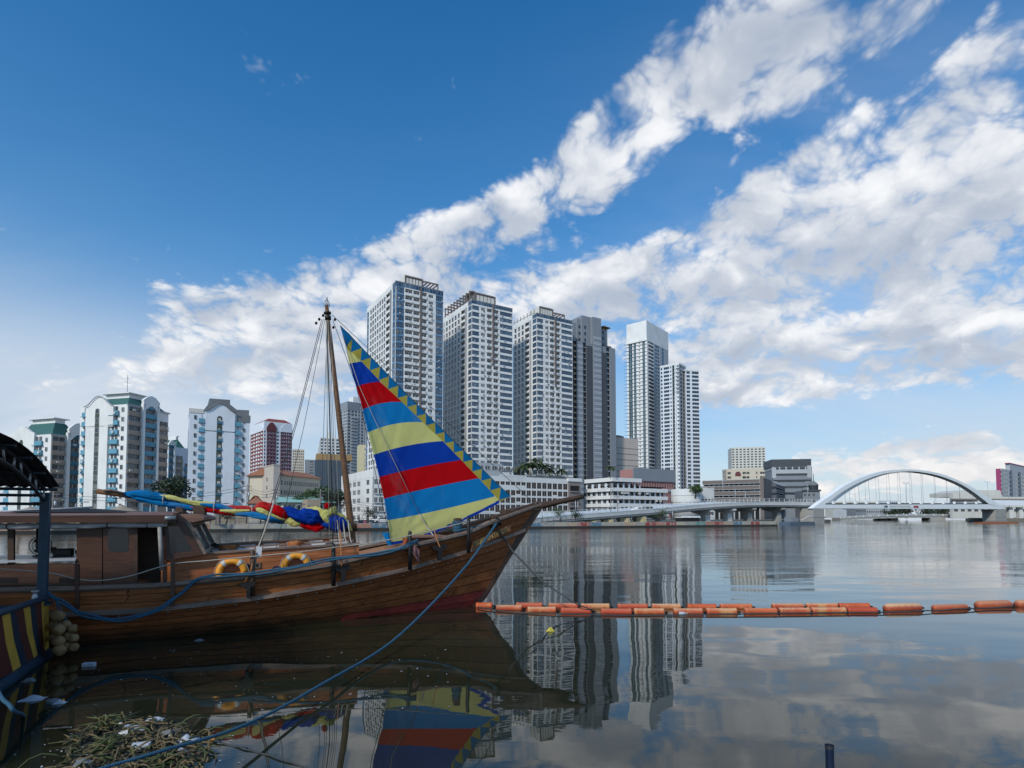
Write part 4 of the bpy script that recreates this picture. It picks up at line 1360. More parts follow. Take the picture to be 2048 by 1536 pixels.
CB = block('hotel_building', 'cream building with recessed balconies in front of the white hotel tower', 1452, 420, -10, 1546, 1445, 938, cream, 3.2, [(1455, 1462), (1485, 1492), (1493, 1499), (1512, 1515), (1520, 1530), (1533, 1542)], 1, gm=gl_dark, fm=cream, lo=.05, hi=.6, refy=950)
m = MB(); fr = CB.frame('F'); s = CB.F(1476)
m.prism([fr(s - 2, .08, CB.h - 5.5), fr(s + 2, .08, CB.h - 5.5)] + [fr(s + 2 * cos(w), .08, CB.h - 4 + 2 * sin(w)) for w in [pi * i / 10 for i in range(11)]], (0, .06, 0)); m.build('arched_window', redd, CB.o)
def darkoffice():
    B = Bld('office_tower', 'grey office block with a black glass top beside the bridge approach', 1544, 335, -10, 1622, None, 919, 'tower', refy=950)
    F = B.F; B.dp = 18
    B.core(grey, 0, B.h - 4.5, .6)
    B.box('black_crown', -.2, B.w + .2, -.2, B.dp, B.h - 4.4, B.h, dgrey)
    fh = 3.7
    z = B.h - 4.5
    B.box('crown_gap', .4, B.w - .4, .1, B.dp, z - 1.6, z + .1, gl_slate)
    for i in range(6): B.box('crown_post', B.w * (i + .1) / 6, B.w * (i + .1) / 6 + .7, -.1, .1, z - 1.6, z + .1, lgrey)
    for j in range(6):
        zt = z - 1.6 - fh * j
        B.box('floor_band', B.w * (.0 if j == 0 else .02 * j), B.w, -.35, 0, zt - 2.3, zt, lgrey if j == 0 else grey)
        B.box('window_strip', B.w * (.10 + .03 * j), B.w * (.88 - .04 * j), -.05, 0.02, zt - fh + .001, zt - 2.301, gl_slate)
    B.box('corner_block', -.1, B.w * .1, -.5, .3, z - 6.5, z - .3, lgrey)
    B.box('corner_block', B.w * .9, B.w + .1, -.5, .3, z - 6.5, z + .6, lgrey)
    B.box('side_wall', B.w, B.w + .5, -.3, B.dp, 0, B.h - 4.6, grey)
    B.box('base_wall', 0, B.w, 0, B.dp, 0, z - 1.6 - fh * 6, grey)
darkoffice()
SD = block('church_building', 'small grey domed building beside the arch bridge foot', 1606, 300, -8, 1640, None, 981, grey, 3.2, [(1608, 1613), (1616, 1621), (1625, 1630)], dp=12, gm=gl_slate)
m = MB(); m.lathe([(2.2, 0), (2.2, 2.6), (2.5, 2.7), (2.0, 3.6), (1.0, 4.6), (.25, 5.2), (.15, 8.6), (.03, 9.5)], 16, 0, (SD.F(1632), 3, SD.h)); m.build('dome', greyroof, SD.o)
SD.box('cornice', -.5, SD.w + .5, -.6, 0, SD.h - .4, SD.h + .4, dgrey)
# behind the bridge, on the right
AR = block('arena_building', 'low pale building with a curved eave behind the right end of the bridge', 1905, 330, 8, 2090, 1899, 993, offwhite, 3.6, 14, gm=gl_slate, fm=lgrey, lo=.25, hi=.7, z_top_gap=2.5, refy=1005, dp=30)
AR.box('curved_eave', -1.5, AR.w, -2.0, .0, AR.h - 2.0, AR.h - 1.2, taupe)
m = MB(); x0 = AR.F(1922); zq = AR.z(979, along=x0); m.prism([(x0, 5, AR.h), (x0, 5, AR.h + (zq - AR.h) * .55), (AR.F(1950), 5, zq), (AR.F(2018), 5, zq), (AR.F(2022), 5, AR.h)], (0, 16, 0)); fix_normals(m.build('hall_roof', offwhite, AR.o))
MG = block('apartment_building', 'grey building with a magenta edge at the right margin', 2004, 420, 38, 2120, 1992, 937, lgrey, 3.2, 12, 2, gm=gl_slate, fm=lgrey, lo=.2, hi=.8, refy=950)
MG.box('magenta_edge', -.25, .0, MG.dp * .2, MG.dp, 2, MG.h, magenta)
MG.box('penthouse', MG.F(2022), MG.w, .5, MG.dp - .3, MG.h, MG.z(927, along=MG.F(2022)), lgrey)
MG.box('roof_edge', MG.F(2021), MG.w, .2, MG.dp - .2, MG.z(927, along=MG.F(2022)), MG.z(925.5, along=MG.F(2022)), magenta)
for a in (2020, 2037): MG.box('dark_strip', MG.F(a), MG.F(a + 4), -.2, 0, 2, MG.h, slate)

# ---------------- left and middle low buildings
def whiteb():
    B = Bld('office_building', 'white five storey building with square windows between mast and sail', 745.5, 172, 31, 800, 682.5, 939, 'building', refy=985)
    F, L = B.F, B.L
    B.core(white, 0, B.h, .5)
    fh = 2.75; n = 5; z0 = B.h - 2.3 - n * fh
    wo = dict(nx=2, ny=1, fm=white, gm=gl_slate, lo=.2, hi=.78, rec=.2)
    B.facade('L', B.dp, z0, fh, n, [('w', L(b), L(a), dict(wo)) for a, b in ((686.5, 691), (696.5, 702.5), (705.3, 711.5), (714, 720.3), (732, 738.3))], white)
    B.facade('F', B.w, z0, fh, n, [('w', F(748.5), F(756), dict(wo)), ('w', F(757.5), F(768), dict(wo, nx=3)), ('w', F(771), F(780), dict(wo)), ('w', F(784), F(795), dict(wo))], white)
    B.box('base_wall', 0, B.w, 0, B.dp, 0, z0, lgrey)
    B.box('parapet', -.05, B.w, -.05, B.dp, z0 + n * fh + .001, B.h + .2, white)
    for j in range(4):
        B.box('ledge', F(748), F(782), -.35, 0, z0 + fh * j + .4, z0 + fh * j + .52, lgrey)
    B.box('ground_opening', F(752), F(764), -.05, 0, .2, z0 - .6, void)
    B.box('ground_opening', F(768), F(790), -.05, 0, .2, z0 - .6, void)
    B.box('awning', -.8, B.w, -1.6, 0, z0 - .4, z0 - .15, lgrey)
    B.flush()
whiteb()
def creamb():
    W_ = Bld('school_building', 'long cream building with an orange roof and rows of small windows', 559, 178, 73, 639.5, None, 950, 'building', refy=980)
    F = W_.F; W_.dp = 12
    W_.core(cream, 0, W_.h, .5)
    fh = 3.0; n = 5; z0 = W_.h - .8 - n * fh
    wo = dict(nx=1, ny=2, fm=lgrey, gm=gl_slate, lo=.25, hi=.72, rec=.2)
    cols = [('w', F(561.5), F(564.8), dict(wo))]
    k = 17
    s0, s1 = F(568), W_.w - .5
    for i in range(k):
        p = (s1 - s0) / k
        cols.append(('w', s0 + p * (i + .18), s0 + p * (i + .68), dict(wo)))
    W_.facade('F', W_.w, z0, fh, n, cols, cream)
    if z0 > 0.05: W_.box('base_wall', 0, W_.w, 0, W_.dp, 0, z0, cream)
    W_.box('eave_wall', 0, W_.w, 0, .4, z0 + n * fh + .001, W_.h, cream)
    m = MB()
    m.prism([(-.6, -.9, W_.h), (-.6, 6, W_.z(935.5)), (-.6, W_.dp + .5, W_.h)], (W_.w + 1.2, 0, 0))
    m.build('roof', oranger, W_.o)
    # stair tower
    C = Bld('stair_tower', None, 546.5, 172, 40, 559.5, 524, 930.5, None, refy=980, host=W_)
    C.box('tower_wall', 0, C.w, 0, C.dp, 0, C.h, beige)
    me = win_mesh(.9, 1.2, 1, 2, lgrey, gl_slate, .02, .06)
    for j in range(6): C.part('window', me, (-.04, C.L(533), C.h - 4.6 - 2.55 * j), -pi / 2)
    C.box('tower_cap', -.15, C.w + .15, -.15, C.dp + .15, C.h, C.h + .3, beige)
    # left wing
    D = Bld('wing', None, 499, 186, 31, 526, None, 959, None, refy=980, host=W_)
    D.core(cream, 0, D.h, .5)
    D.facade('F', D.w, D.h - 14.6, 2.8, 5, [('w', D.w * (i + .25) / 5, D.w * (i + .75) / 5, dict(wo)) for i in range(5)], cream)
    D.box('base_wall', 0, D.w, 0, 10, 0, D.h - 14.6, cream)
    D.box('eave_wall', 0, D.w, 0, .4, D.h - .6, D.h, cream)
    m = MB(); m.prism([(-.3, -.6, D.h), (-.3, 4.5, D.h + 1.6), (-.3, 9.5, D.h)], (D.w + .6, 0, 0)); m.build('roof', oranger, D.o)
    W_.flush()
creamb()
GR = block('market_hall', 'low hall with a pale green roof behind the furled sail', 566, 142, 28, 664, None, 1003, offwhite, 3.0, 11, gm=void, fm=lgrey, dp=14, lo=.1, hi=.85, z_top_gap=.3)
m = MB(); m.prism([(-1, -1.2, GR.h - .2), (-1, 7, GR.z(992)), (-1, 14, GR.h - .2)], (GR.w + 2, 0, 0)); m.build('roof', paleg, GR.o)
TB = block('utility_building', 'small tan block in front of the pale green roofed hall', 615, 132, 28, 641, None, 998, tan_, 2.8, [(617, 620), (634, 638)], dp=8, gm=void)
RH = block('house', 'small house with a red hip roof beside the white apartment block', 502, 140, 28, 524, None, 1007, beige, 2.8, [(508, 512), (516, 519)], dp=8, gm=void)
hip(RH, -.6, RH.w + .6, -.6, 8.6, RH.h, RH.h + 2.0, 2.2, oranger, cap=False)
LW = block('boundary_wall', 'long low beige wall along the left bank', -60, 96, 24, 497, None, 1030, tan_, 3.0, [(420, 422)], dp=1.5, gm=void, refy=1030, z_top_gap=.6, cat='wall')
# kiosks with tent roofs
for px, d, lb in ((243, 88, 'tan kiosk with a pointed tent roof seen over the cabin roof'), (62, 84, 'tan kiosk with a pointed tent roof behind the blue post'), (412, 97, 'tan kiosk roof behind the wheelhouse')):
    p = at(px, 1030, d)
    K = empty('kiosk', (p.x, p.y, LANDZ), radians(24), lb, 'kiosk', 'river kiosks')
    zt = at(px, 1009 if px == 243 else 1013, d).z - LANDZ
    m = MB(); r = 3.2; ze = at(px, 1024, d).z - LANDZ
    prof = [(r, 0), (r * .6, (zt - ze) * .28), (r * .25, (zt - ze) * .62), (.05, zt - ze)]
    m.lathe(prof, 4, 0, (0, 0, ze)); o = m.build('tent_roof', tan_, K)
    for sx in (-1, 1):
        for sy in (-1, 1): MB().box(sx * 2 - .1, sx * 2 + .1, sy * 2 - .1, sy * 2 + .1, 0, ze).build('post', taupe, K)

# ---------------- ramp viaduct along the far bank
VP = [(1048, 126, 1.9), (1100, 132, 2.75), (1200, 142, 3.65), (1300, 154, 4.7), (1400, 168, 6.15), (1471, 177, 7.0), (1520, 184, 7.35), (1580, 191, 7.45), (1640, 198, 7.5)]
def catmull(P, k=6):
    out = []
    for i in range(len(P) - 1):
        p0, p1, p2, p3 = P[max(i - 1, 0)], P[i], P[i + 1], P[min(i + 2, len(P) - 1)]
        for j in range(k):
            t = j / k
            out.append(0.5 * ((2 * p1) + (-p0 + p2) * t + (2 * p0 - 5 * p1 + 4 * p2 - p3) * t * t + (-p0 + 3 * p1 - 3 * p2 + p3) * t ** 3))
    out.append(P[-1])
    return out
def strip(name, path, sec, mats, parent):
    """sweep a closed section [(across, up)] along a path on plan"""
    b = MB()
    vs = []
    n = len(sec)
    for i, p in enumerate(path):
        t = (path[min(i + 1, len(path) - 1)] - path[max(i - 1, 0)]); t.z = 0; t.normalize()
        s = Vector((-t.y, t.x, 0))
        vs += [p + s * a + Vector((0, 0, c)) for a, c in sec]
    fs = [(i * n + k, i * n + (k + 1) % n, (i + 1) * n + (k + 1) % n, (i + 1) * n + k) for i in range(len(path) - 1) for k in range(n)]
    b.add(vs, fs)
    b.f.append(list(range(n))); b.m.append(0); b.s.append(False)
    b.f.append([(len(path) - 1) * n + k for k in range(n)][::-1]); b.m.append(0); b.s.append(False)
    o = b.build(name, mats, parent)
    return fix_normals(o)
vpath = catmull([Vector((at(px, 1030, d).x, d, z)) for px, d, z in VP])
VD = empty('ramp_viaduct', vpath[0][:2] + (LANDZ,) if False else (0, 0, 0), 0, 'pale concrete ramp climbing from the bank to the arch bridge', 'viaduct')
strip('deck', vpath, [(0.2, -.85), (10.5, -.85), (10.5, -1.7), (8.5, -2.1), (2.0, -2.1), (0.2, -1.7)], concrete_l, VD)
strip('barrier', vpath, [(0, -.05), (.25, -.05), (.25, -1.35), (0, -1.35)], concrete_l, VD)
strip('barrier', vpath, [(10.3, .1), (10.55, .1), (10.55, -1.2), (10.3, -1.2)], white2, VD)
strip('barrier_rail', vpath, [(-.06, -.30), (0, -.30), (0, -.16), (-.06, -.16)], white, VD)
strip('fascia_line', vpath, [(-.05, -1.35), (.2, -1.35), (.2, -1.2), (-.05, -1.2)], brown, VD)
L_ = 0.0
me = MB().box(-.05, .05, -.04, .04, 0, 1.0).mesh('fence_post', white)
acc = 0.0
for i in range(1, len(vpath)):
    a, b_ = vpath[i - 1], vpath[i]
    seg = (b_ - a).length
    k = max(1, int(seg / 1.3))
    for j in range(k):
        q = a.lerp(b_, j / k)
        inst('fence_post', me, VD, (q.x, q.y + .12, q.z - .1))
strip('fence_rail', vpath, [(.08, .86), (.14, .86), (.14, .94), (.08, .94)], white, VD)
strip('fence_rail', vpath, [(.08, .40), (.14, .40), (.14, .46), (.08, .46)], white, VD)
def vpoint(px):
    best = min(range(len(vpath)), key=lambda i: abs(to_px(vpath[i])[0] - px))
    return vpath[best]
for px in (1428, 1472, 1515, 1571, 1335):
    q = vpoint(px)
    m = MB()
    m.box(-.9, .9, 2.2, 4.4, -1.0, q.z - 3.6)
    m.prism([(-.8, 0.4, q.z - 2.1), (-.8, 0.4, q.z - 2.6), (-.8, 2.2, q.z - 3.6), (-.8, 4.4, q.z - 3.6), (-.8, 9, q.z - 2.6), (-.8, 9, q.z - 2.1)], (1.6, 0, 0))
    m.build('hammerhead_pier', concrete_l if px < 1500 else concrete, VD, (q.x, q.y, 0), (0, 0, ang_b))
for px in (1183, 1222, 1246, 1285):
    q = vpoint(px)
    MB().box(-1.3, 1.3, .8, 8.0, 0, q.z - 2.05).build('yellow_pier', ochre, VD, (q.x, q.y, 0), (0, 0, ang_b - .5))
m = MB(); q = vpoint(1100); 
m.box(-8, 9, 1, 9, 0, 1.2); m.build('abutment', concrete_l, VD, (q.x, q.y, 0), (0, 0, ang_b))

# ---------------- the white arch bridge
PL, PR = at(1632, 1017, 192), at(2008, 1018, 256)
bu = (PR - PL); bu.z = 0; bu.normalize()
bn = Vector((-bu.y, bu.x, 0))                        # away from us
AB = empty('arch_bridge', (PL.x, PL.y, 0), 0, 'white steel arch bridge with thin hangers across the river', 'bridge')
rel = Vector((PL.x, PL.y, 0))
def bp(px, py): return on_plane(px, py, PL, bn) - rel
outer = [(1625, 1016.8), (1642, 1004), (1660, 992), (1690, 971), (1720, 956.5), (1750, 946.5), (1780, 940.5), (1818, 938.5), (1850, 941), (1880, 947), (1910, 957.5), (1940, 972), (1965, 987), (1990, 1003), (2014, 1018.2)]
inner = [(1979, 1018), (1978, 1008), (1955, 990), (1930, 973), (1905, 961), (1878, 951.5), (1850, 945.5), (1818, 942.3), (1785, 944.3), (1757, 950), (1727, 961), (1700, 974.5), (1675, 990), (1650.6, 1008), (1650, 1017)]
O_ = catmull([bp(*q) for q in outer], 4)
I_ = catmull([bp(*q) for q in inner[1:-1]], 4)[::-1]
arch_m = paint('bridge_white', (0.84, 0.86, 0.86), 0.45, 0.15, 0.1)
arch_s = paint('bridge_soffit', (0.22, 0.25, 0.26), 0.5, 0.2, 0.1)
BOFF = Vector((sin(radians(39)), cos(radians(39)), 0)) * 11.0        # far rib: set back, leaning in towards the crown
zmax = max(v.z for v in O_)
def lean(v, k):
    return v + BOFF * k * (1 - .45 * max(0, v.z - 5) / (zmax - 5))
def rib(th, k, par, name):
    b = MB()
    n = min(len(O_), len(I_))
    oo = [lean(O_[int(i * (len(O_) - 1) / (n - 1))], k) for i in range(n)]
    ii = [lean(I_[int(i * (len(I_) - 1) / (n - 1))], k) for i in range(n)]
    d = bn * th
    for i in range(n - 1):
        b.add([oo[i], ii[i], ii[i + 1], oo[i + 1]], [(0, 1, 2, 3)])
        b.add([oo[i] + d, ii[i] + d, ii[i + 1] + d, oo[i + 1] + d], [(3, 2, 1, 0)])
        b.add([oo[i], oo[i + 1], oo[i + 1] + d, oo[i] + d], [(0, 1, 2, 3)])
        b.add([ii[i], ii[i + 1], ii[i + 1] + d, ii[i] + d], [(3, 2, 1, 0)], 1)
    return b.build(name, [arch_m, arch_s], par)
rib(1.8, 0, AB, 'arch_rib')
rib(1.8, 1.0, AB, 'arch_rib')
gd = MB()
gp = [bp(1625, 1016.8), bp(1645, 1009.2), bp(1978, 1008.6), bp(2014, 1018.2)]
gd.prism(gp, bn * 1.6)
fix_normals(gd.build('tie_girder', arch_m, AB))
gd = MB(); gd.prism([v + BOFF for v in gp], bn * 1.6); fix_normals(gd.build('tie_girder', arch_m, AB))
zt = bp(1815, 1010).z
mdl = MB(); a, b_ = bp(1640, 1015), bp(2000, 1015)
ua = Vector((a.x, a.y, 0)); ub = Vector((b_.x, b_.y, 0))
mdl.prism([ua + bn * 1.61 + Vector((0, 0, zt - 1.0)), ub + bn * 1.61 + Vector((0, 0, zt - 1.0)), ub + BOFF + Vector((0, 0, zt - 1.0)), ua + BOFF + Vector((0, 0, zt - 1.0))], (0, 0, .5)); fix_normals(mdl.build('deck', concrete_l, AB))
for off in (bn * .6, BOFF):
    m = MB(); m.tube([bp(1652, 1007.6) + off, bp(1815, 1007.2) + off, bp(1976, 1007.4) + off], .22, 6); m.build('walkway_edge', steel_d, AB)
for px in (1695, 1715, 1736, 1757, 1779, 1801, 1825, 1848, 1874, 1898, 1924, 1950):
    top = min(O_, key=lambda v: abs(to_px(v + rel)[0] - px))
    low = bp(px, 1008)
    s = Vector((low.x, low.y, 0)) - Vector((top.x, top.y, 0))
    for k in (0, 1):
        m = MB(); m.tube([low + BOFF * k + bn * .8, lean(Vector((low.x, low.y, top.z - .4)), k) + bn * .8], .045, 5); m.build('hanger', steel, AB)
for i, px in enumerate(range(1668, 1975, 22)):
    q = bp(px, 1008); m = MB(); m.box(-.5, .5, -.15, .5, 0, 1.0); m.build('girder_bracket', arch_m, AB, q, (0, 0, atan2(bu.y, bu.x)))
for a, b_, z1 in ((1627, 1649, 1017), (1991, 2013, 1018.5)):
    q0, q1 = bp(a, z1), bp(b_, z1)
    m = MB()
    w = (Vector((q1.x, q1.y)) - Vector((q0.x, q0.y))).length
    m.box(0, w, .1, 5, -2, q0.z - .1)
    m.box(-.1, w + .1, 0, 5.1, 2.2, 2.35)
    m.build('bridge_pier', concrete, AB, (q0.x, q0.y, 0), (0, 0, atan2(bu.y, bu.x)))
# flags and lettering on the girder
flag_b, t_, b2 = new_mat('flag_navy'); b2.inputs['Base Color'].default_value = (.03, .03, .09, 1)
flag_r, t_, b2 = new_mat('flag_red'); b2.inputs['Base Color'].default_value = (.35, .03, .04, 1)
def decal(name, px0, px1, y0, y1, mat, poly=None):
    m = MB()
    pts = poly or [(px0, y0), (px1, y0), (px1, y1), (px0, y1)]
    m.prism([bp(*q) - bn * .05 for q in pts], bn * .04)
    return fix_normals(m.build(name, mat, AB))
decal('flag_panel', 0, 0, 0, 0, flag_b, [(1767, 1011.2), (1775, 1011.2), (1775, 1015), (1767, 1015), (1771, 1013.1)])
decal('flag_panel', 1827, 1837, 1011.6, 1015.6, flag_r)
q = bp(1801, 1014.6) - bn * .06
text_part('girder_lettering', 'BINONDO-INTRAMUROS BRIDGE', .95, lgrey, AB, q, (pi / 2, 0, atan2(bu.y, bu.x)))
# right hand approach and the old low bridge behind
RA = empty('approach_viaduct', (0, 0, 0), 0, 'white approach viaduct at the right end of the arch bridge', 'viaduct')
ra = [at(1955, 1003, 262), at(2000, 1002.5, 262), at(2050, 1003, 262), at(2120, 1003, 262)]
strip('deck', ra, [(0, 0), (12, 0), (12, -1.6), (0, -1.6)], concrete_l, RA)
strip('edge_beam', ra, [(-.3, .5), (0, .5), (0, -1.9), (-.3, -1.9)], white2, RA)
for px in (2022, 2042): q = at(px, 1010, 264); MB().box(-.8, .8, 0, 2, 0, q.z - 1).build('pier', concrete_l, RA, (q.x, q.y, 0))
OB = empty('old_bridge', (0, 0, 0), 0, 'low grey arched bridge seen beneath the arch bridge', 'bridge')
ob = [at(1680, 1038, 330), at(1740, 1034.6, 330), at(1830, 1032.6, 335), at(1920, 1033.2, 340), at(2000, 1035.5, 345)]
obs = catmull(ob, 5)
strip('deck', obs, [(0, .6), (9, .6), (9, -.9), (0, -.9)], concrete, OB)
strip('parapet', obs, [(-.3, 1.3), (0, 1.3), (0, .3), (-.3, .3)], lgrey, OB)
for px in (1770, 1790, 1870, 1885, 1960):
    q = at(px, 1040, 336); MB().box(-2.2, 2.2, .5, 8, -1, 1.6).build('pier', concrete, OB, (q.x, q.y, 0))
me = MB().box(-.25, .25, -.35, 0, 0, 1.5).mesh('parapet_post', concrete_l)
for i, q in enumerate(obs): inst('parapet_post', me, OB, (q.x, q.y - .35, q.z))
# buildings far up the river, below the deck
for i, (a, b_, tp, d, mt, lb) in enumerate(((1692, 1712, 1019, 420, white2, 'small pale block under the left end of the arch bridge'), (1712, 1732, 1016, 410, bgrey, 'grey block with rows of dark windows under the arch bridge'), (1733, 1772, 1018, 430, lgrey, 'wide blue grey block under the flags of the arch bridge'), (1775, 1800, 1022, 440, cream, 'low cream building under the lettering of the arch bridge'), (1905, 1945, 1020, 430, offwhite, 'pale block behind trees under the right half of the arch bridge'), (1670, 1760, 1003, 520, offwhite, 'low pale skyline block above the bridge deck on the left'), (1775, 1800, 1001, 560, white2, 'far white block above the bridge deck at mid span'))):
    block('office_block', lb, a, d, 6, b_, None, tp, mt, 3.0, max(3, int((b_ - a) / 4)), dp=14, gm=gl_slate, fm=mt, z_top_gap=.8, refy=1020)

# ---------------- lamp posts, poles, wires
def lamp(px, py0, d, top_y, arms, lb, dirx=1, base=None, name='street_lamp'):
    p = at(px, py0, d); z0 = base if base is not None else LANDZ
    zt = at(px, top_y, d).z
    o = empty(name, (p.x, p.y, z0), ang_b, lb, 'lamp post', 'street lamps')
    h = zt - z0
    MB().tube([(0, 0, 0), (0, 0, h)], [.11, .07], 6).build('pole', steel, o)
    for s in (arms or []):
        MB().tube([(0, 0, h - .05), (s * .9, 0, h + .25), (s * 1.5, 0, h + .3)], .045, 5).build('arm', steel, o)
        MB().box(s * 1.5 - .35, s * 1.5 + .35, -.12, .12, h + .24, h + .36).build('lamp_head', steel_d, o)
    return o
lamp(252, 1030, 92, 1001, [-1], 'single arm street lamp in front of the tallest apartment block')
lamp(1156, 1020, 136, 993, [], 'pale flag pole by the ramp, just past the bowsprit tip', name='flag_pole')
lamp(1151, 1020, 135, 990, [], 'taller pale flag pole behind the bowsprit tip', name='flag_pole')
lamp(1426, 1000, 176, 978, [-1, 1], 'twin armed street lamp on the viaduct left of the parking block', base=6)
lamp(1446, 1000, 178, 938, [], 'tall thin grey mast rising in front of the parking block', base=6, name='steel_mast')
lamp(1471, 1000, 180, 975, [-1], 'street lamp on the viaduct in front of the striped parking block', base=7)
lamp(1491, 1000, 183, 984, [1], 'short street lamp on the viaduct right of the others', base=7)
lamp(1616, 1000, 198, 966, [], 'grey pole standing by the foot of the arch bridge', base=7, name='steel_mast')
lamp(1813, 1005, 232, 967, [-1, 1], 'twin armed lamp post at mid span of the bridge', base=5)
lamp(1976, 1003, 270, 965, [-1, 1], 'lamp post behind the right haunch of the arch', base=6)
lamp(2018, 1003, 268, 967, [], 'tall post on the approach viaduct near the right margin', base=6, name='steel_mast')
def pole(px, d, top_y, lb, arms=2):
    p = at(px, 1040, d); h = at(px, top_y, d).z - LANDZ
    o = empty('utility_pole', (p.x, p.y, LANDZ), ang_b, lb, 'utility pole', 'utility poles')
    MB().tube([(0, 0, 0), (0, 0, h)], [.14, .09], 6).build('pole', taupe, o)
    for i in range(arms): MB().box(-.9, .9, -.05, .05, h - .5 - .8 * i, h - .38 - .8 * i).build('crossarm', taupe, o)
    MB().lathe([(.18, 0), (.2, .1), (.2, .7), (.12, .8)], 8, 0, (.3, 0, h - 2.4)).build('transformer', steel, o)
    return Vector((p.x, p.y, LANDZ + h - .4))
tops = [pole(105, 96, 983, 'utility pole in front of the green roofed block by the canopy'), pole(493, 110, 968, 'utility pole at the right edge of the white gabled block'), pole(550, 116, 975, 'utility pole in front of the cream stair tower'),
        pole(640, 122, 978, 'utility pole behind the rigging, in front of the slate block'), pole(1222, 146, 966, 'dark utility pole in front of the low white office'), pole(1235, 147, 990, 'short dark pole beside the ramp in front of the white office')]
wire_m = plain('wire_black', (.02, .02, .022), .6)
def wire(a, b_, sag, n, name, lb, r=.03):
    m = MB()
    for k in range(n):
        o = Vector((0, .25 * k, -.55 * k))
        m.tube([a.lerp(b_, i / 10) + o - Vector((0, 0, sag * 4 * (i / 10) * (1 - i / 10))) for i in range(11)], r, 4)
    tag(m.build(name, wire_m), lb, 'cable')
wire(tops[0], tops[1], 1.4, 2, 'overhead_cable', 'overhead cables crossing the white gabled apartment block')
wire(tops[1], tops[2], .8, 3, 'overhead_cable', 'overhead cables in front of the cream building')
wire(tops[2], tops[3], .8, 3, 'overhead_cable', 'overhead cables above the furled sail')
wire(tops[3], at(800, 1010, 140), 1.0, 4, 'overhead_cable', 'overhead cables in front of the white five storey building')
wire(at(1100, 1015, 140), tops[4], .8, 2, 'overhead_cable', 'overhead cables between the flag poles and the white office')
# sign board below the white building
q = at(717, 1048, 118)
SG = empty('billboard', (q.x, q.y, LANDZ), ang_b, 'dark navy signboard with a pink flower on the bank', 'sign')
navy = plain('sign_navy', (.012, .03, .055), .5)
pinkm = plain('sign_pink', (.55, .12, .22), .5)
hh = at(717, 1040, 118).z - LANDZ
MB().box(0, 3.2, 0, .12, hh - .95, hh).build('board', navy, SG)
m = MB()
for k in range(5):
    w = 2 * pi * k / 5 + .3; m.lathe([(.16, 0), (.16, .03)], 10, 0, (1.25 + .2 * cos(w), -.035, hh - .45 + .2 * sin(w)), (0, -1, 0))
m.build('flower_emblem', pinkm, SG)
m = MB()
for k in range(7): m.box(1.75 + .15 * k, 1.85 + .15 * k, -.02, 0, hh - .6, hh - .38)
m.build('lettering', lgrey, SG)
for x in (.3, 2.9): MB().box(x - .06, x + .06, .02, .1, 0, hh - .951).build('post', steel, SG)
# a few vehicles
def car(loc, rz, col, lb, cat='car'):
    o = empty('parked_car', loc, rz, lb, cat, 'cars on the far bank')
    prof = [(-2.1, .35), (-2.1, .8), (-1.9, .95), (-1.2, 1.0), (-.7, 1.42), (.9, 1.45), (1.6, .95), (2.05, .85), (2.1, .35)]
    bm_ = MB(); bm_.prism([(x, -.8, z) for x, z in prof], (0, 1.6, 0)); bevel(bm_.build('body', col, o), .06, 2)
    MB().prism([(-1.05, -.815, 1.0), (-.62, -.815, 1.36), (.82, -.815, 1.38), (1.38, -.815, 1.0)], (0, 1.63, 0)).build('window_glass', gl_slate, o)
    for x in (-1.3, 1.3):
        for y in (-.82, .66): MB().lathe([(.3, 0), (.32, .02), (.32, .14), (.3, .16)], 12, 0, (x, y, .32), (0, 1, 0)).build('wheel', wire_m, o)
q = vpoint(1285); car((q.x, q.y + 3, q.z - .85), ang_b, white, 'white car driving up the ramp')
q = vpoint(1302); car((q.x, q.y + 3, q.z - .85), ang_b, steel_d, 'dark car driving up the ramp')
q = at(765, 1046, 122); car((q.x, q.y, LANDZ), ang_b, white, 'white car parked on the bank behind the sail foot')
q = at(560, 1046, 108); car((q.x, q.y, LANDZ), ang_b, steel_d, 'dark car parked on the bank below the furled sail')
# shed roof and barge below the viaduct
q = at(1365, 1045, 152)
SH = empty('river_shed', (q.x, q.y, LANDZ), ang_b, 'open shed with a white scalloped roof below the viaduct', 'shed')
MB().box(0, 6.3, 0, 3, 1.15, 1.35).build('shed_roof', white, SH)
m = MB()
for i in range(9): m.lathe([(.36, 0), (.2, .16), (.02, .22)], 8, 0, (.35 + .7 * i, 0.3, 1.35))
m.build('scallop', white, SH)
MB().box(.1, 6.2, .4, 3, 0, 1.14).build('shed_wall', void, SH)
q = on_z(1578, 1049.5)
BR = empty('moored_barge', (q.x, q.y, 0), ang_b, 'grey barge moored at the foot of the arch bridge', 'boat')
m = MB(); m.prism([(0, 0, -.2), (.8, 0, .9), (11, 0, .9), (11.6, 0, -.2)], (0, 4, 0)); m.build('hull', slate, BR)
MB().box(2, 5, .8, 3.4, .9, 2.2).build('deckhouse', grey, BR)
m = MB(); m.tube([(6, .5, 1.4), (9, .4, 2.6), (11.5, .3, 2.7)], .09, 6); m.build('gangway_rail', white, BR)
q = on_z(1965, 1046.5)
PO = empty('orange_pontoon', (q.x, q.y, 0), .2, 'rusty orange pontoon at the right pier of the bridge', 'boat')
m = MB(); m.box(0, 16, 0, 3, -.2, .45); m.build('hull', plain('rust_orange', (.32, .11, .04), .8, 0, .6, .6), PO)
m = MB(); m.box(4, 12, .6, 2, .451, 1.0); m.build('deck_load', taupe, PO)

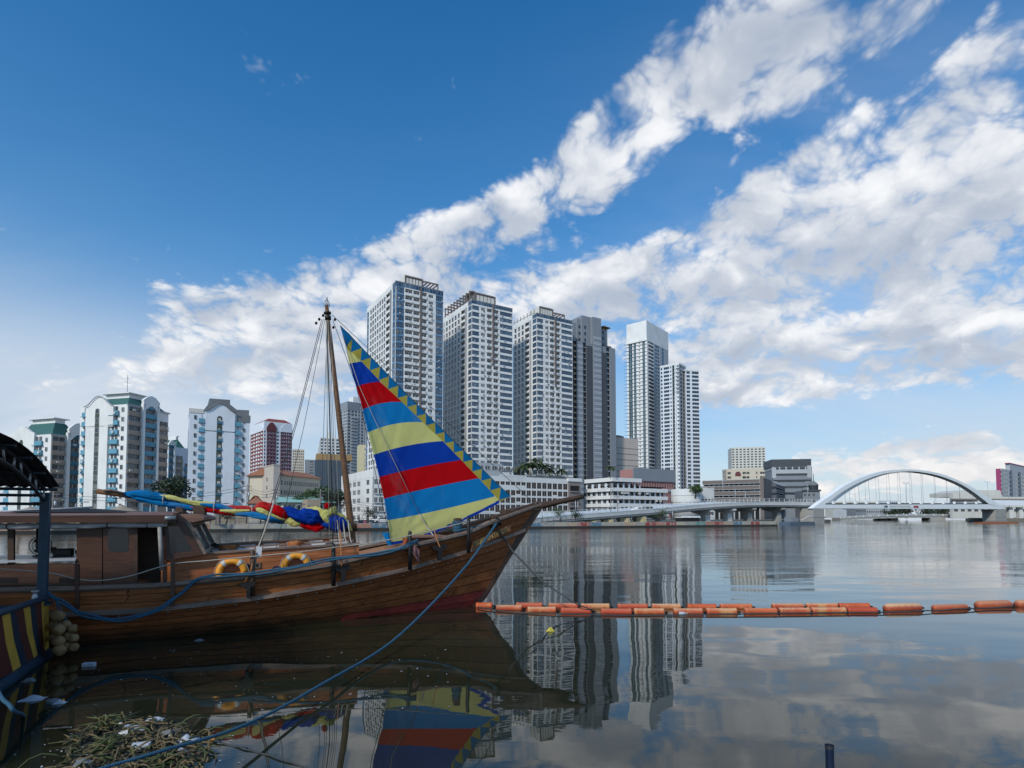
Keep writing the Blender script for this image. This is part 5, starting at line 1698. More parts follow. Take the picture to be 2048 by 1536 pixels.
# ---------------- trees and palms
def leaf_mat(name, c1, c2):
    m, t, b = new_mat(name)
    n = t.noise(obj_co(t), 0.9, 3.0)[0]
    t.put(b.inputs['Base Color'], t.mix(t.step(n, .35, .65), c1, c2))
    b.inputs['Roughness'].default_value = .6
    return m
leaf_g = leaf_mat('leaf_green', (.028, .060, .020), (.075, .125, .036))
leaf_d = leaf_mat('leaf_dark', (.014, .028, .014), (.035, .06, .022))
palm_g = leaf_mat('palm_green', (.025, .045, .015), (.075, .10, .028))
bark = plain('bark', (.10, .08, .06), .9, 0, .5, 3)
def tree(px, py, d, base, h, r, lb, seed=1, mat=None, squash=.75, dens=1700, group='trees on the far bank'):
    rd = random.Random(seed)
    p = at(px, py, d)
    o = empty('broadleaf_tree', (p.x, p.y, base), 0, lb, 'tree', group)
    m = MB()
    m.tube([(0, 0, 0), (.1 * r, 0, h * .3), (.05 * r, .1 * r, h * .55)], [.09 * r, .07 * r, .04 * r], 6)
    lobes = []
    for i in range(9):
        w = rd.random() * 2 * pi; q = .25 + .5 * rd.random()
        c = Vector((cos(w) * r * q, sin(w) * r * q, h * (.55 + .35 * rd.random())))
        lobes.append((c, r * (.35 + .25 * rd.random())))
        m.tube([(.05 * r, .1 * r, h * .45), c * .6 + Vector((0, 0, h * .2)), c], [.04 * r, .025 * r, .01 * r], 4)
    m.build('trunk', bark, o)
    c_ = MB()
    for i in range(dens):
        c, rr = rd.choice(lobes)
        u = Vector((rd.gauss(0, 1), rd.gauss(0, 1), rd.gauss(0, 1))).normalized() * rr * (rd.random() ** .33)
        u.z *= squash
        q = c + u
        a = Vector((rd.gauss(0, 1), rd.gauss(0, 1), rd.gauss(0, .5))).normalized() * r * .065
        b_ = a.cross(Vector((rd.gauss(0, 1), rd.gauss(0, 1), rd.gauss(0, 1)))).normalized() * r * .05
        c_.add([q - a, q + b_, q + a, q - b_], [(0, 1, 2, 3)])
    c_.build('crown', mat or leaf_g, o)
    return o
def palm(px, py, d, base, h, lb, seed=1, group='palms on the podium roof', fr=2.2):
    rd = random.Random(seed)
    p = at(px, py, d)
    o = empty('palm_tree', (p.x, p.y, base), 0, lb, 'palm', group)
    m = MB(); m.tube([(0, 0, 0), (.1, 0, h * .5), (.2, .05, h)], [.16, .12, .1], 6); m.build('trunk', bark, o)
    c_ = MB()
    for k in range(15):
        w = 2 * pi * k / 15 + rd.random() * .4
        el = rd.uniform(-.1, 1.1)
        pts = []
        for i in range(7):
            t = i / 6
            pts.append(Vector((.2 + cos(w) * fr * t, .05 + sin(w) * fr * t, h + sin(el) * fr * t * 1.0 - 1.5 * fr * .5 * t * t)))
        s = Vector((-sin(w), cos(w), 0))
        for i in range(6):
            a, b_ = pts[i], pts[i + 1]
            l = .55 * sin(pi * (i + .8) / 7) + .08
            for sg in (-1, 1):
                c_.add([a, b_, b_ + s * sg * l + Vector((0, 0, -.35 * l)), a + s * sg * l * .7 + Vector((0, 0, -.3 * l))], [(0, 1, 2, 3)])
    c_.build('crown', palm_g, o)
PB = CP
def roofz(): return LANDZ + CP.h
pl = [(1039, 940, 'first palm from the left on the podium roof'), (1047, 932, 'second palm from the left on the podium roof'), (1056, 930, 'third palm from the left on the podium roof'), (1064, 930, 'tall palm fourth from the left on the podium roof'), (1073, 924, 'tallest palm on the podium roof'), (1082, 932, 'palm sixth from the left on the podium roof'), (1090, 935, 'palm seventh from the left on the podium roof'), (1099, 940, 'eighth palm from the left on the podium roof'), (1122, 942, 'lone small palm at the right end of the podium roof')]
for i, (px, ty, lb) in enumerate(pl):
    d = 190 + CP.F(px, 950) * sin(CP.a) + 3.5
    palm(px, 950, d, roofz(), max(1.2, at(px, ty, d).z - roofz() + .4), lb, 20 + i, fr=3.0)
def hedge(px0, px1, lb, seed, hgt=1.6):
    rd = random.Random(seed)
    d = 190 + CP.F((px0 + px1) / 2, 950) * sin(CP.a) + 2.4
    p0 = at(px0, 950, 190 + CP.F(px0, 950) * sin(CP.a) + 2.0); p1 = at(px1, 950, 190 + CP.F(px1, 950) * sin(CP.a) + 2.0)
    o = empty('rooftop_shrub', (p0.x, p0.y, roofz()), 0, lb, 'shrub')
    v = p1 - p0; v.z = 0
    c = MB()
    for i in range(1100):
        q = v * rd.random() + Vector((rd.gauss(0, .4), rd.gauss(0, .5), abs(rd.gauss(.4, .5)) * hgt * (.7 + .3 * sin(i))))
        a = Vector((rd.gauss(0, 1), rd.gauss(0, 1), rd.gauss(0, 1))).normalized() * .22; b_ = Vector((rd.gauss(0, 1), rd.gauss(0, 1), rd.gauss(0, 1))).normalized() * .12
        c.add([q - a, q + b_, q + a, q - b_], [(0, 1, 2, 3)])
    c.build('foliage', leaf_d, o)
hedge(1040, 1092, 'dense planting below the palms on the podium roof', 5, 3.4)
hedge(1094, 1128, 'low hedge on the right half of the podium roof', 6, 2.2)
palm(1220, 950, 214, LANDZ + 16.0, 4.0, 'bushy palm on the roof behind the white office', 77, 'rooftop planting', 2.4)
tree(352, 1030, 150, LANDZ, 12, 5, 'dark tree in front of the small dark balconied block', 3, leaf_d)
tree(628, 1010, 168, LANDZ, 9.5, 6, 'broad tree in front of the slate block', 4, leaf_g)
tree(668, 1020, 150, LANDZ, 8, 4, 'dark tree between the slate block and the white building', 5, leaf_d)
tree(600, 1030, 150, LANDZ, 7, 4, 'small tree beside the pale green roofed hall', 6, leaf_g)
tree(1390, 1000, 230, LANDZ + 9, 5, 3.5, 'bush on the roof of the round concrete building', 8, leaf_g)
for i, (px, r, lb) in enumerate(((1812, 9, 'round dark tree under mid span of the arch bridge'), (1852, 7, 'second tree from the middle under the arch bridge'), (1880, 8, 'dense tree under the right half of the arch bridge'), (1942, 10, 'wide dark tree near the right pier of the bridge'), (1965, 6, 'small tree touching the right pier of the bridge'), (1780, 6, 'small tree under the flags of the arch bridge'))):
    tree(px, 1030, 385 + 6 * i, 1.2, 7.5 if r > 7 else 6, r, lb, 30 + i, leaf_d, dens=700, group='trees beyond the arch bridge')

# promenade planting and lamps along the far bank
NUM = ['first', 'second', 'third', 'fourth', 'fifth', 'sixth', 'seventh', 'eighth', 'ninth']
for i, px in enumerate((150, 300, 432, 470, 590, 700, 1085, 1345)):
    k = pix_ray(px, 1040); k = k.x / k.y
    d = 119.5 / (1 - .44 * k) + 5
    lamp(px, 1040, d, 1040 - 26 * 118 / d, [(-1) ** i], '%s promenade lamp from the left along the river wall' % NUM[i])
for i, px in enumerate((452, 520, 575, 652, 735, 1120, 1150, 1320)):
    k = pix_ray(px, 1040); k = k.x / k.y
    d = 119.5 / (1 - .44 * k) + 6 + 2 * (i % 3)
    tree(px, 1040, d, LANDZ, 2.6 + .5 * (i % 3), 1.9, '%s low bush from the left behind the river wall' % NUM[i], 60 + i, leaf_g if i % 2 else leaf_d, dens=420, group='bushes behind the river wall')

# ================================================================== the wooden sailing boat
BO = Vector((-1.13, 17.36, 0.0))                     # stem at the waterline
BA_ = radians(23.0)
bc = Vector((cos(BA_), sin(BA_), 0))                 # forward
bs = Vector((sin(BA_), -cos(BA_), 0))                # towards our side
BT = empty('sailing_boat', BO, BA_, 'brown wooden two-masted style sailing boat with a striped headsail, moored', 'boat')
BT['label'] = 'brown wooden sailing boat with a striped headsail and long cabin'
BM = Matrix.Translation(BO) @ Matrix.Rotation(BA_, 4, 'Z')
BI = BM.inverted()
def Sd(px, py, b):
    """boat coordinates of the pixel on the upright plane b metres to our side of the keel line"""
    return BI @ on_plane(px, py, BO + bs * b, bs)
def wpt(v): return BM @ Vector(v)
def interp(P, x):
    if x <= P[0][0]: return P[0][1]
    for (a, ya), (b, yb) in zip(P, P[1:]):
        if x <= b: return ya + (yb - ya) * (x - a) / (b - a)
    return P[-1][1]
RAILP = [(-200, 1234), (100, 1229), (160, 1226), (280, 1221), (400, 1208), (514, 1195), (666, 1170), (819, 1136), (933, 1102), (1024, 1069), (1048, 1059)]
CAPP = [(-200, 1184), (150, 1178), (330, 1171), (400, 1163), (495, 1155), (666, 1130), (815, 1094), (933, 1067), (986, 1043), (1066, 1014), (1080, 1010)]
SA, SM = -17.5, -9.5
def hb(s, se, Bm, p):
    if s > SM: return Bm * max(0.0, 1 - max(0, (s - SM) / (se - SM)) ** p)
    return Bm * (1 - .30 * ((SM - s) / (SM - SA)) ** 2)
LV = {0.0: (-0.25, 1.45, 1.5), 0.25: (0.35, 1.66, 1.6), 1.0: (1.62, 1.90, 2.1), 2.0: (2.22, 1.98, 2.35)}
def lev(l):
    ks = sorted(LV)
    for a, b in zip(ks, ks[1:]):
        if l <= b:
            t = (l - a) / (b - a)
            return tuple(LV[a][i] + (LV[b][i] - LV[a][i]) * t for i in range(3))
    return LV[2.0]
def zcurve(s, b, P):
    w = wpt((s, -b, 1.2))
    px = to_px(w)[0]
    return at(px, interp(P, px), w.y).z
def hull_pt(l, t, out=0.0, side=1):
    """l: 0 below the water, 1 rub rail, 2 bulwark cap; t: 0 stern, 1 stem"""
    se, Bm, p = lev(l)
    s = SA + (se - SA) * t
    b = hb(s, se, Bm, p)
    _, B1, p1 = LV[1.0]
    zr = zcurve(s, hb(s, se, B1, p1), RAILP)
    if l <= 1.0:
        z = -0.35 + (zr + 0.35) * l
    else:
        zc = zcurve(s, hb(s, se, LV[2.0][1], LV[2.0][2]), CAPP)
        z = zr + (zc - zr) * (l - 1.0)
    return Vector((s, -(b + out) * side, z))
def wood(name, c1, c2, rough=.55, vary=.5, grain=1.0, wet=False):  # wet: waterline slime plus painted shade low down
    m, t, b = new_mat(name)
    x, y, z = t.sep(obj_co(t))
    r = obj_rnd(t)
    g = t.noise(t.xyz(x * .55 + r * 37.0, y * 9.0, z * 9.0 + r * 11.0), 2.2 * grain, 6.0, .65, .6)[0]
    g2 = t.noise(t.xyz(x * 1.2, y * 2.0, z * 2.0 + r * 5.0), 1.1, 4.0, .6)[0]
    c = t.mix(t.step(g, .33, .68), c1, c2)
    c = t.mix(t.step(g2, .46, .74) * .55, c, sc(c1, .42))
    c = t.mix(r * vary, c, sc(c1, .55))
    if wet:                                           # waterline slime, plus the low hull's shade painted into the colour
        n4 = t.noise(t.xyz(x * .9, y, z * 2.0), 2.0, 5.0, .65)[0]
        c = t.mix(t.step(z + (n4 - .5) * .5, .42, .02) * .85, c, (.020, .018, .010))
    t.put(b.inputs['Base Color'], c)
    t.put(b.inputs['Roughness'], g * .25 + (rough - .1))
    bump(t, b, g, .25, .01)
    return m
w_hull = wood('hull_planks', (.24, .070, .023), (.44, .152, .050), .38, .36, wet=True)  # wet: slime and painted shade on the low planks
w_bul = wood('bulwark_planks', (.28, .086, .027), (.48, .172, .057), .42, .45)
w_rail = wood('rail_timber', (.16, .11, .085), (.30, .22, .175), .5, .3)
w_dark = wood('dark_timber', (.050, .026, .015), (.105, .055, .030), .55, .4)
w_cabin = wood('cabin_wood', (.055, .022, .012), (.10, .042, .022), .42, .4)
w_deck = wood('deck_wood', (.26, .125, .065), (.38, .20, .115), .6, .35)
w_roof = wood('roof_wood', (.17, .085, .060), (.26, .14, .10), .6, .3)
w_mast = wood('mast_wood', (.12, .052, .020), (.22, .105, .042), .45, .2)
w_red = wood('red_antifouling', (.21, .022, .018), (.28, .045, .032), .55, .2)
iron = plain('black_iron', (.016, .015, .015), .55, .3, .4, 20, .2)
# hull shell (inside and below), then the planking strake by strake
b = MB()
NT_ = 44
for side in (1, -1):
    b.grid(lambda u, v: hull_pt(v * 2.0, u, -.045, side), NT_, 8)
tr = [hull_pt(l / 4, 0, -.045, 1) for l in range(9)] + [hull_pt(l / 4, 0, -.045, -1) for l in range(8, -1, -1)]
b.add(tr, [list(range(len(tr)))])
b.add([hull_pt(0, i / NT_, -.05, 1) for i in range(NT_ + 1)] + [hull_pt(0, i / NT_, -.05, -1) for i in range(NT_ + 1)], [(i, i + 1, NT_ + 2 + i, NT_ + 1 + i) for i in range(NT_)])
HULL = b.build('hull', w_deck, BT)
def plank(l0, l1, t0, t1, th, mat, parent, side=1, n=None, gap=.018):
    n = n or max(4, int((t1 - t0) * 40))
    dl = gap
    dt = .0006
    b = MB()
    vs = []
    for i in range(n + 1):
        t = t0 + dt + (t1 - t0 - 2 * dt) * i / n
        a, c = hull_pt(l0 + dl, t, 0, side), hull_pt(l1 - dl, t, 0, side)
        a2, c2 = hull_pt(l0 + dl * 1.6, t, th, side), hull_pt(l1 - dl * 1.6, t, th, side)
        vs += [a, a2, c2, c]
    fs = []
    for i in range(n):
        k = 4 * i
        for j in range(3): fs.append((k + j, k + j + 1, k + 5 + j, k + 4 + j) if side > 0 else (k + 4 + j, k + 5 + j, k + j + 1, k + j))
    fs += [(0, 3, 2, 1), (4 * n, 4 * n + 1, 4 * n + 2, 4 * n + 3)]
    b.add(vs, fs)
    return b.build('plank', mat, parent)
rd = random.Random(11)
NS = 8
for side in (1, -1):
    for k in range(NS):
        l0, l1 = k / NS, (k + 1) / NS
        cuts = [0.0]
        t = .16 + .1 * rd.random()
        while t < .93:
            cuts.append(t); t += .17 + .11 * rd.random()
        cuts.append(1.0)
        for a, c in zip(cuts, cuts[1:]):
            red = (k <= 2 and a > .70)
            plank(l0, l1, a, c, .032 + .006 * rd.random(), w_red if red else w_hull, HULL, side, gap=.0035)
    for k in range(3):
        l0, l1 = 1 + k / 3, 1 + (k + 1) / 3
        cuts = [0.0] + sorted(.2 + .25 * j + .12 * rd.random() for j in range(3)) + [1.0]
        for a, c in zip(cuts, cuts[1:]):
            plank(l0, l1, a, c, .022 + .01 * rd.random(), w_bul, HULL, side, gap=.008)
def sweep(name, path, w, h, mat, parent, out=0.0):
    """timber of section w (across) by h (up) along a path"""
    b = MB(); vs = []
    for i, p in enumerate(path):
        t = (path[min(i + 1, len(path) - 1)] - path[max(i - 1, 0)]).normalized()
        s = Vector((t.y, -t.x, 0)).normalized()
        up = s.cross(t) * (-1 if s.cross(t).z < 0 else 1)
        vs += [p - s * w / 2 - up * h / 2, p + s * w / 2 - up * h / 2, p + s * w / 2 + up * h / 2, p - s * w / 2 + up * h / 2]
    fs = [(4 * i + k, 4 * i + (k + 1) % 4, 4 * i + 4 + (k + 1) % 4, 4 * i + 4 + k) for i in range(len(path) - 1) for k in range(4)]
    n = len(path) - 1
    b.add(vs, fs + [(3, 2, 1, 0), (4 * n, 4 * n + 1, 4 * n + 2, 4 * n + 3)])
    return fix_normals(b.build(name, mat, parent))
for side in (1, -1):
    sweep('rub_rail', [hull_pt(1.0, t / 50, .06, side) for t in range(51)], .13, .10, w_rail, BT)
    sweep('cap_rail', [hull_pt(2.0, t / 50, -.02, side) + Vector((0, 0, .02)) for t in range(51)], .20, .07, w_rail, BT)
    sweep('moulding', [hull_pt(1.93, t / 50, .035, side) for t in range(51)], .05, .05, w_dark, BT)
me = MB().lathe([(.022, 0), (.02, .008), (.008, .012)], 8).mesh('bolt_head', plain('bolt_grey', (.35, .33, .31), .5, .4))
for i in range(34):
    p = hull_pt(.90, .16 + .8 * i / 34, .045, 1); q = hull_pt(.90, .16 + .8 * i / 34, .6, 1)
    inst('bolt_head', me, BT, p, (q - p).to_track_quat('Z', 'Y').to_euler())
# stem post
st0, st1 = Sd(948, 1212, 0), Sd(1079, 1012, 0)
sv = (st1 - st0).normalized()
b = MB()
for (p, q) in ((st0 - sv * .7, st1 + sv * .05),):
    f = Vector((sv.z, 0, -sv.x))
    b.prism([p - f * .25 + Vector((0, -.10, 0)), q - f * .2 + Vector((0, -.10, 0)), q + f * .10 + Vector((0, -.10, 0)), p + f * .12 + Vector((0, -.10, 0))], (0, .20, 0))
bevel(b.build('stem_post', w_dark, BT), .02, 1)
# deck: long boards
NB = 12
for k in range(NB):
    v0, v1 = -1 + 2 * k / NB, -1 + 2 * (k + 1) / NB
    b = MB(); vs = []
    for i in range(31):
        t = i / 30 * .96
        p = hull_pt(2.0, t, -.10, 1); q = hull_pt(1.35, t, -.08, 1)
        wv = abs(q.y) * .98; z = hull_pt(1.55, t, 0, 1).z + .06 * (1 - ((v0 + v1) / 2) ** 2)
        vs += [(q.x, -wv * (v0 + .006), z), (q.x, -wv * (v1 - .006), z)]
    b.add(vs, [(2 * i, 2 * i + 1, 2 * i + 3, 2 * i + 2) for i in range(30)])
    b.build('deck_board', w_deck, BT)
# fore deck raised panel behind the bulwark
# --- hatch coaming (long low trunk between wheelhouse and mast)
def sidepoly(name, pts, b0, th, mat, parent=None, bev=0.0):
    """outline given in pixels on the plane b0, given real thickness th inboard"""
    m = MB(); m.prism([Sd(px, py, b0) for px, py in pts], (0, th, 0))
    o = fix_normals(m.build(name, mat, parent or BT))
    if bev: bevel(o, bev, 1)
    return o
TRK = 1.28
top = [(322, 1121), (410, 1108), (560, 1097.5), (640, 1093), (718, 1088)]
bot = [(322, 1172), (410, 1162), (560, 1146), (640, 1137), (718, 1122)]
trunk = empty('trunk_cabin', (0, 0, 0)); trunk.parent = BT
NPK = 4
for k in range(NPK):
    f0, f1 = k / NPK + .006, (k + 1) / NPK - .006
    pl_ = [(x, a[1] + (c[1] - a[1]) * f0) for a, c in zip(top, bot) for x in (a[0],)]
    pb_ = [(x, a[1] + (c[1] - a[1]) * f1) for a, c in zip(top, bot) for x in (a[0],)]
    sidepoly('plank', pl_ + pb_[::-1], TRK + .004 * (k % 2), .05, w_bul, trunk)
tb = [Sd(x, y, TRK) for x, y in top]
sweep('coaming_rail', [p + Vector((0, .02, .015)) for p in tb], .13, .045, w_rail, trunk)
FC = .75                                              # far coaming, beyond the keel line
m = MB()
m.prism([(tb[0].x, FC, tb[0].z - .75), (tb[0].x, FC, tb[0].z + .10), *[(p.x, FC, p.z + .10) for p in tb[1:]], (tb[-1].x, FC, tb[-1].z - .75)], (0, .05, 0)); fix_normals(m.build('coaming', w_bul, trunk))
sweep('coaming_rail', [Vector((p.x, FC + .02, p.z + .12)) for p in tb], .10, .05, w_rail, trunk)
sweep('coaming_rail', [Vector((p.x, -.25, p.z + .05)) for p in tb[1:]], .07, .05, w_rail, trunk)
m = MB(); m.prism([(tb[1].x, -TRK + .05, tb[1].z - .10), (tb[-1].x, -TRK + .05, tb[-1].z - .10), (tb[-1].x, FC, tb[-1].z - .02), (tb[1].x, FC, tb[1].z - .02)], (0, 0, .03)); m.build('hatch_floor', w_deck, trunk)
wboard = plain('white_board', (.60, .60, .62), .6, 0, .3, 4)
for i in range(6):
    p = tb[1].lerp(tb[-1], (i + .08) / 6); r = tb[1].lerp(tb[-1], (i + .78) / 6); dx3 = (r.x - p.x) * .22
    for yy, zo, k in ((FC - .02, .07, 1), (-.27, .035, .5)):
        m = MB()
        m.prism([(p.x + dx3, yy, p.z - .04), (r.x - dx3, yy, r.z - .04), (r.x, yy, r.z + zo), (p.x, yy, p.z + zo)], (0, -.02, 0))
        fix_normals(m.build('hatch_board', wboard, trunk))
for (x0, y0, x1, y1) in ((487, 1126, 521, 1138), (655, 1114, 679, 1126)):
    o = sidepoly('vent_frame', [(x0, y0 + 1.5), (x1, y0 - 1.5), (x1, y1 - 1.5), (x0, y1 + 1.5)], TRK + .03, .025, w_rail, trunk)
    sidepoly('vent_opening', [(x0 + 4, y0 + 3.5), (x1 - 4, y0 + 1), (x1 - 4, y1 - 4), (x0 + 4, y1 - 1.5)], TRK + .034, .003, void, trunk)

# --- wheelhouse
CABB = 1.50
cab = empty('cabin', (0, 0, 0)); cab.parent = BT
sidepoly('wall_panel', [(153, 1052), (204, 1052), (204, 1180), (153, 1180)], CABB, .05, w_cabin, cab)
dr = sidepoly('door', [(206, 1052), (269, 1052), (269, 1180), (206, 1180)], CABB + .03, .05, w_cabin, cab)
def rrect(x0, y0, x1, y1, r, n=4):
    pts = []
    for cx, cy, a0 in ((x1 - r, y0 + r, -90), (x1 - r, y1 - r, 0), (x0 + r, y1 - r, 90), (x0 + r, y0 + r, 180)):
        for i in range(n + 1):
            w = radians(a0 + 90 * i / n); pts.append((cx + r * cos(w), cy + r * sin(w)))
    return pts
cabglass = plain('cabin_glass', (.010, .014, .020), .06, 0, .1)
sidepoly('door_pane', rrect(216, 1057, 257, 1104, 9), CABB + .036, .004, cabglass, dr)
o = sidepoly('door_frame', [(269, 1050), (275, 1050), (275, 1180), (269, 1180)], CABB + .05, .08, w_dark, cab)
sidepoly('interior_partition', [(262, 1045), (345, 1045), (345, 1185), (262, 1185)], .55, .05, w_dark, cab)
sidepoly('interior_partition', [(160, 1045), (262, 1045), (262, 1185), (160, 1185)], -1.2, .05, w_cabin, cab)
sidepoly('cabin_post', [(325, 1048), (333, 1048), (333, 1178), (325, 1178)], CABB + .02, .1, w_cabin, cab)
# side window with slanted frame
wf = MB()
outq = [(325, 1046), (371, 1044), (406, 1110), (325, 1121)]
inq = [(335, 1053), (357, 1052.5), (386, 1102), (339, 1108)]
for i in range(4):
    j = (i + 1) % 4
    wf.prism([Sd(*outq[i], CABB + .02), Sd(*outq[j], CABB + .02), Sd(*inq[j], CABB + .02), Sd(*inq[i], CABB + .02)], (0, .08, 0))
fix_normals(wf.build('side_window_frame', w_cabin, cab))
sidepoly('side_pane', inq, CABB - .02, .008, cabglass, cab)
# windscreen: leaning plane across the beam, two panes
a0, a1 = Sd(371, 1044, CABB), Sd(405, 1110, CABB)
def across(p, b): return Vector((p.x, -b, p.z))
ws = MB()
fb = [CABB, CABB - .12, .18, .06, -.06, -1.38, -1.5]
def bar(b0, b1, f0, f1, mm, d=.07):
    p, q = a0.lerp(a1, f0), a0.lerp(a1, f1)
    nrm = Vector((.08, 0, .03))
    mm.prism([across(p, b0), across(p, b1), across(q, b1), across(q, b0)], nrm)
bar(CABB, CABB - .16, 0, 1, ws); bar(.07, -.07, .1, .9, ws); bar(-1.34, -1.5, 0, 1, ws)
bar(CABB - .16, -1.34, 0, .14, ws); bar(CABB - .16, -1.34, .90, 1, ws)
fix_normals(ws.build('windscreen_frame', w_rail, cab))
skyglass = glass('windscreen_glass', (.10, .13, .16), (.22, .27, .32), .04, .3)
for b0, b1 in ((CABB - .16, .07), (-.07, -1.34)):
    m = MB(); p, q = a0.lerp(a1, .14), a0.lerp(a1, .90); e = Vector((.03, 0, .01))
    m.prism([across(p, b0) + e, across(p, b1) + e, across(q, b1) + e, across(q, b0) + e], (.006, 0, .003)); fix_normals(m.build('windscreen_pane', skyglass, cab))
# far wall of the wheelhouse with an opening
sidepoly('cabin_wall', [(150, 1100), (420, 1090), (420, 1150), (150, 1160)], -1.45, .05, w_cabin, cab)
sidepoly('cabin_wall', [(300, 1045), (395, 1043), (415, 1092), (300, 1098)], -1.45, .05, w_dark, cab)
for (x0, x1) in ((15, 27), (-70, -58)): sidepoly('cabin_post', [(x0, 1046), (x1, 1046), (x1, 1130), (x0, 1130)], CABB, .1, w_dark, cab)
for (x0, x1) in ((72, 82), (200, 208)): sidepoly('cabin_post', [(x0, 1040), (x1, 1040), (x1, 1105), (x0, 1105)], -1.45, .1, w_dark, cab)
sidepoly('wall_panel', [(-160, 1127), (152, 1127), (152, 1181), (-160, 1181)], CABB, .05, w_cabin, cab)
sidepoly('wall_shelf', [(-160, 1167), (152, 1167), (152, 1171), (-160, 1171)], CABB + .12, .12, w_dark, cab)
for x0, x1 in ((-10, 36), (118, 150)): sidepoly('locker_opening', [(x0, 1155), (x1, 1155), (x1, 1166), (x0, 1166)], CABB + .004, .003, void, cab)
c0, c1 = Sd(-160, 1126, CABB), Sd(152, 1126, CABB)
m = MB(); m.box(c0.x, c1.x, -CABB - .04, .35, c0.z - .03, c0.z + .012); m.build('counter', plain('counter_top', (.42, .45, .50), .35, 0, .3, 3), cab)
m = MB(); m.box(Sd(-170, 1030, 1.7).x, Sd(-165, 1030, 1.7).x, -CABB, CABB, .9, c0.z + 1.0); m.build('aft_bulkhead', w_dark, cab)
# roof: cambered, with fascia, beam end and boom crutch
RB_ = 1.72
r0, r1 = Sd(-170, 1033.5, RB_), Sd(346, 1031, RB_)
b = MB()
def roofp(u, v):
    yy = -RB_ + 2 * RB_ * u
    return Vector((r0.x + (r1.x - r0.x) * v, yy, r0.z + (r1.z - r0.z) * v + .10 * (1 - (yy / RB_) ** 2)))
b.grid(roofp, 10, 12)
b.grid(lambda u, v: roofp(1 - u, v) - Vector((0, 0, .05)), 10, 12)
rf = b.build('roof', w_roof, cab)
sidepoly('fascia', [(-170, 1032.5), (346, 1030), (346, 1045), (-170, 1046)], RB_ + .04, .06, w_cabin, rf)
sidepoly('fascia', [(-170, 1028), (346, 1027), (346, 1040), (-170, 1041)], -RB_ + .02, .06, w_cabin, rf)
m = MB(); m.box(r1.x, r1.x + .06, -RB_, RB_, r1.z - .17, r1.z + .06); m.build('fascia', w_cabin, rf)
q0, q1 = Sd(348, 1029.5, 1.5), Sd(409, 1045, 1.5)
m = MB(); m.prism([Sd(348, 1029, 1.45), Sd(396, 1028, 1.45), Sd(410, 1034, 1.45), Sd(410, 1041, 1.45), Sd(386, 1046, 1.45), Sd(348, 1046, 1.45)], (0, 2.9, 0)); bevel(fix_normals(m.build('roof_beam', w_roof, cab)), .02, 1)
for x0, x1, y0, y1, bb in ((351, 367, 1014, 1029, .5), (386, 410, 1012, 1030, .35)):
    m = MB(); m.prism([Sd(x0, y1, bb), Sd(x0, y0, bb), Sd(x1 - 4, y0, bb), Sd(x1, y0 + 5, bb), Sd(x1, y1, bb)], (0, .5, 0)); bevel(fix_normals(m.build('crutch_block', w_dark, cab)), .015, 1)
m = MB(); m.tube([Sd(330, 1036.5, RB_ + .1), Sd(352, 1036.3, RB_ + .1)], .058, 12); bevel(m.build('tube_lamp', plain('lamp_grey', (.16, .19, .20), .35, .2), cab), .008, 1)
tarp_m = plain('tarp_grey', (.42, .42, .43), .6, 0, .3, 3, .2)
pts = [Sd(x, y + .9 * sin(x * .05), CABB + .12) for x, y in [(-165 + 20 * i, 1052.5 - max(0, (i - 12)) * .3) for i in range(26)]]
m = MB(); m.tube(pts, [.068 + .012 * sin(i * 1.9) for i in range(len(pts))], 10); m.build('rolled_tarpaulin', tarp_m, cab)
for i in (4, 9, 14, 19, 23):
    m = MB(); m.tube([pts[i] + Vector((-.01, 0, 0)), pts[i] + Vector((.01, 0, 0))], .068, 10); m.build('tarp_tie', w_dark, cab)
m = MB(); m.tube([Sd(319, 1048, CABB + .14), Sd(324, 1140, CABB + .14)], .045, 8); m.build('white_post', plain('chalky_white', (.30, .29, .28), .7, 0, .5, 6), cab)
for x0, x1, y0, y1 in ((149, 158, 1128, 1218), (341, 349, 1118, 1212)): sidepoly('side_timber', [(x0, y0), (x1, y0), (x1, y1), (x0, y1)], 2.06, .07, w_cabin, BT)
# black sheeting and poles on the roof
m = MB()
e0, e1 = Sd(20, 1030, .9), Sd(252, 1030, .9)
def sheet(u, v):
    x = e0.x + (e1.x - e0.x) * v
    h = .10 * sin(pi * min(1, .08 + v * .92)) ** .6 * (1 - abs(2 * u - 1) ** 3)
    return Vector((x, -1.0 + 2.0 * u, r1.z + .07 + h))
m.grid(sheet, 12, 24)
m.build('roof_sheeting', plain('black_sheet', (.010, .011, .013), .85, 0, .3, 3, .2), cab)
m = MB(); m.tube([Sd(-150, 1027, .6) , Sd(40, 1022, .6), Sd(185, 1014.5, .6)], .028, 6); m.build('roof_pole', tarp_m, cab)

# --- masts, spars
mt0, mt1 = Sd(707, 1098, 0), Sd(653.5, 614, 0)
m = MB(); NM = 14
m.tube([mt0.lerp(mt1, i / NM) for i in range(-1, NM + 1)], [.100 - .048 * max(0, i) / NM for i in range(-1, NM + 1)], 14)
MAST = m.build('mast', w_mast, BT)
for f, r, h in ((.085, .17, .16), (.955, .085, .10), (.975, .10, .05)):
    p = mt0.lerp(mt1, f); d = (mt1 - mt0).normalized()
    m = MB(); m.tube([p - d * h / 2, p + d * h / 2], r, 12); m.build('mast_band', iron, MAST)
for (dx_, dz_) in ((-.22, -.1), (.2, -.05), (-.12, .02), (.16, -.28), (-.3, -.22)):
    p = mt0.lerp(mt1, .962) + Vector((dx_, .05, dz_)); m = MB(); m.lathe([(.015, -.05), (.035, -.035), (.035, .035), (.015, .05)], 8, 0, p, (0, 1, 0)); m.build('block', iron, MAST)
p = mt1
m = MB()
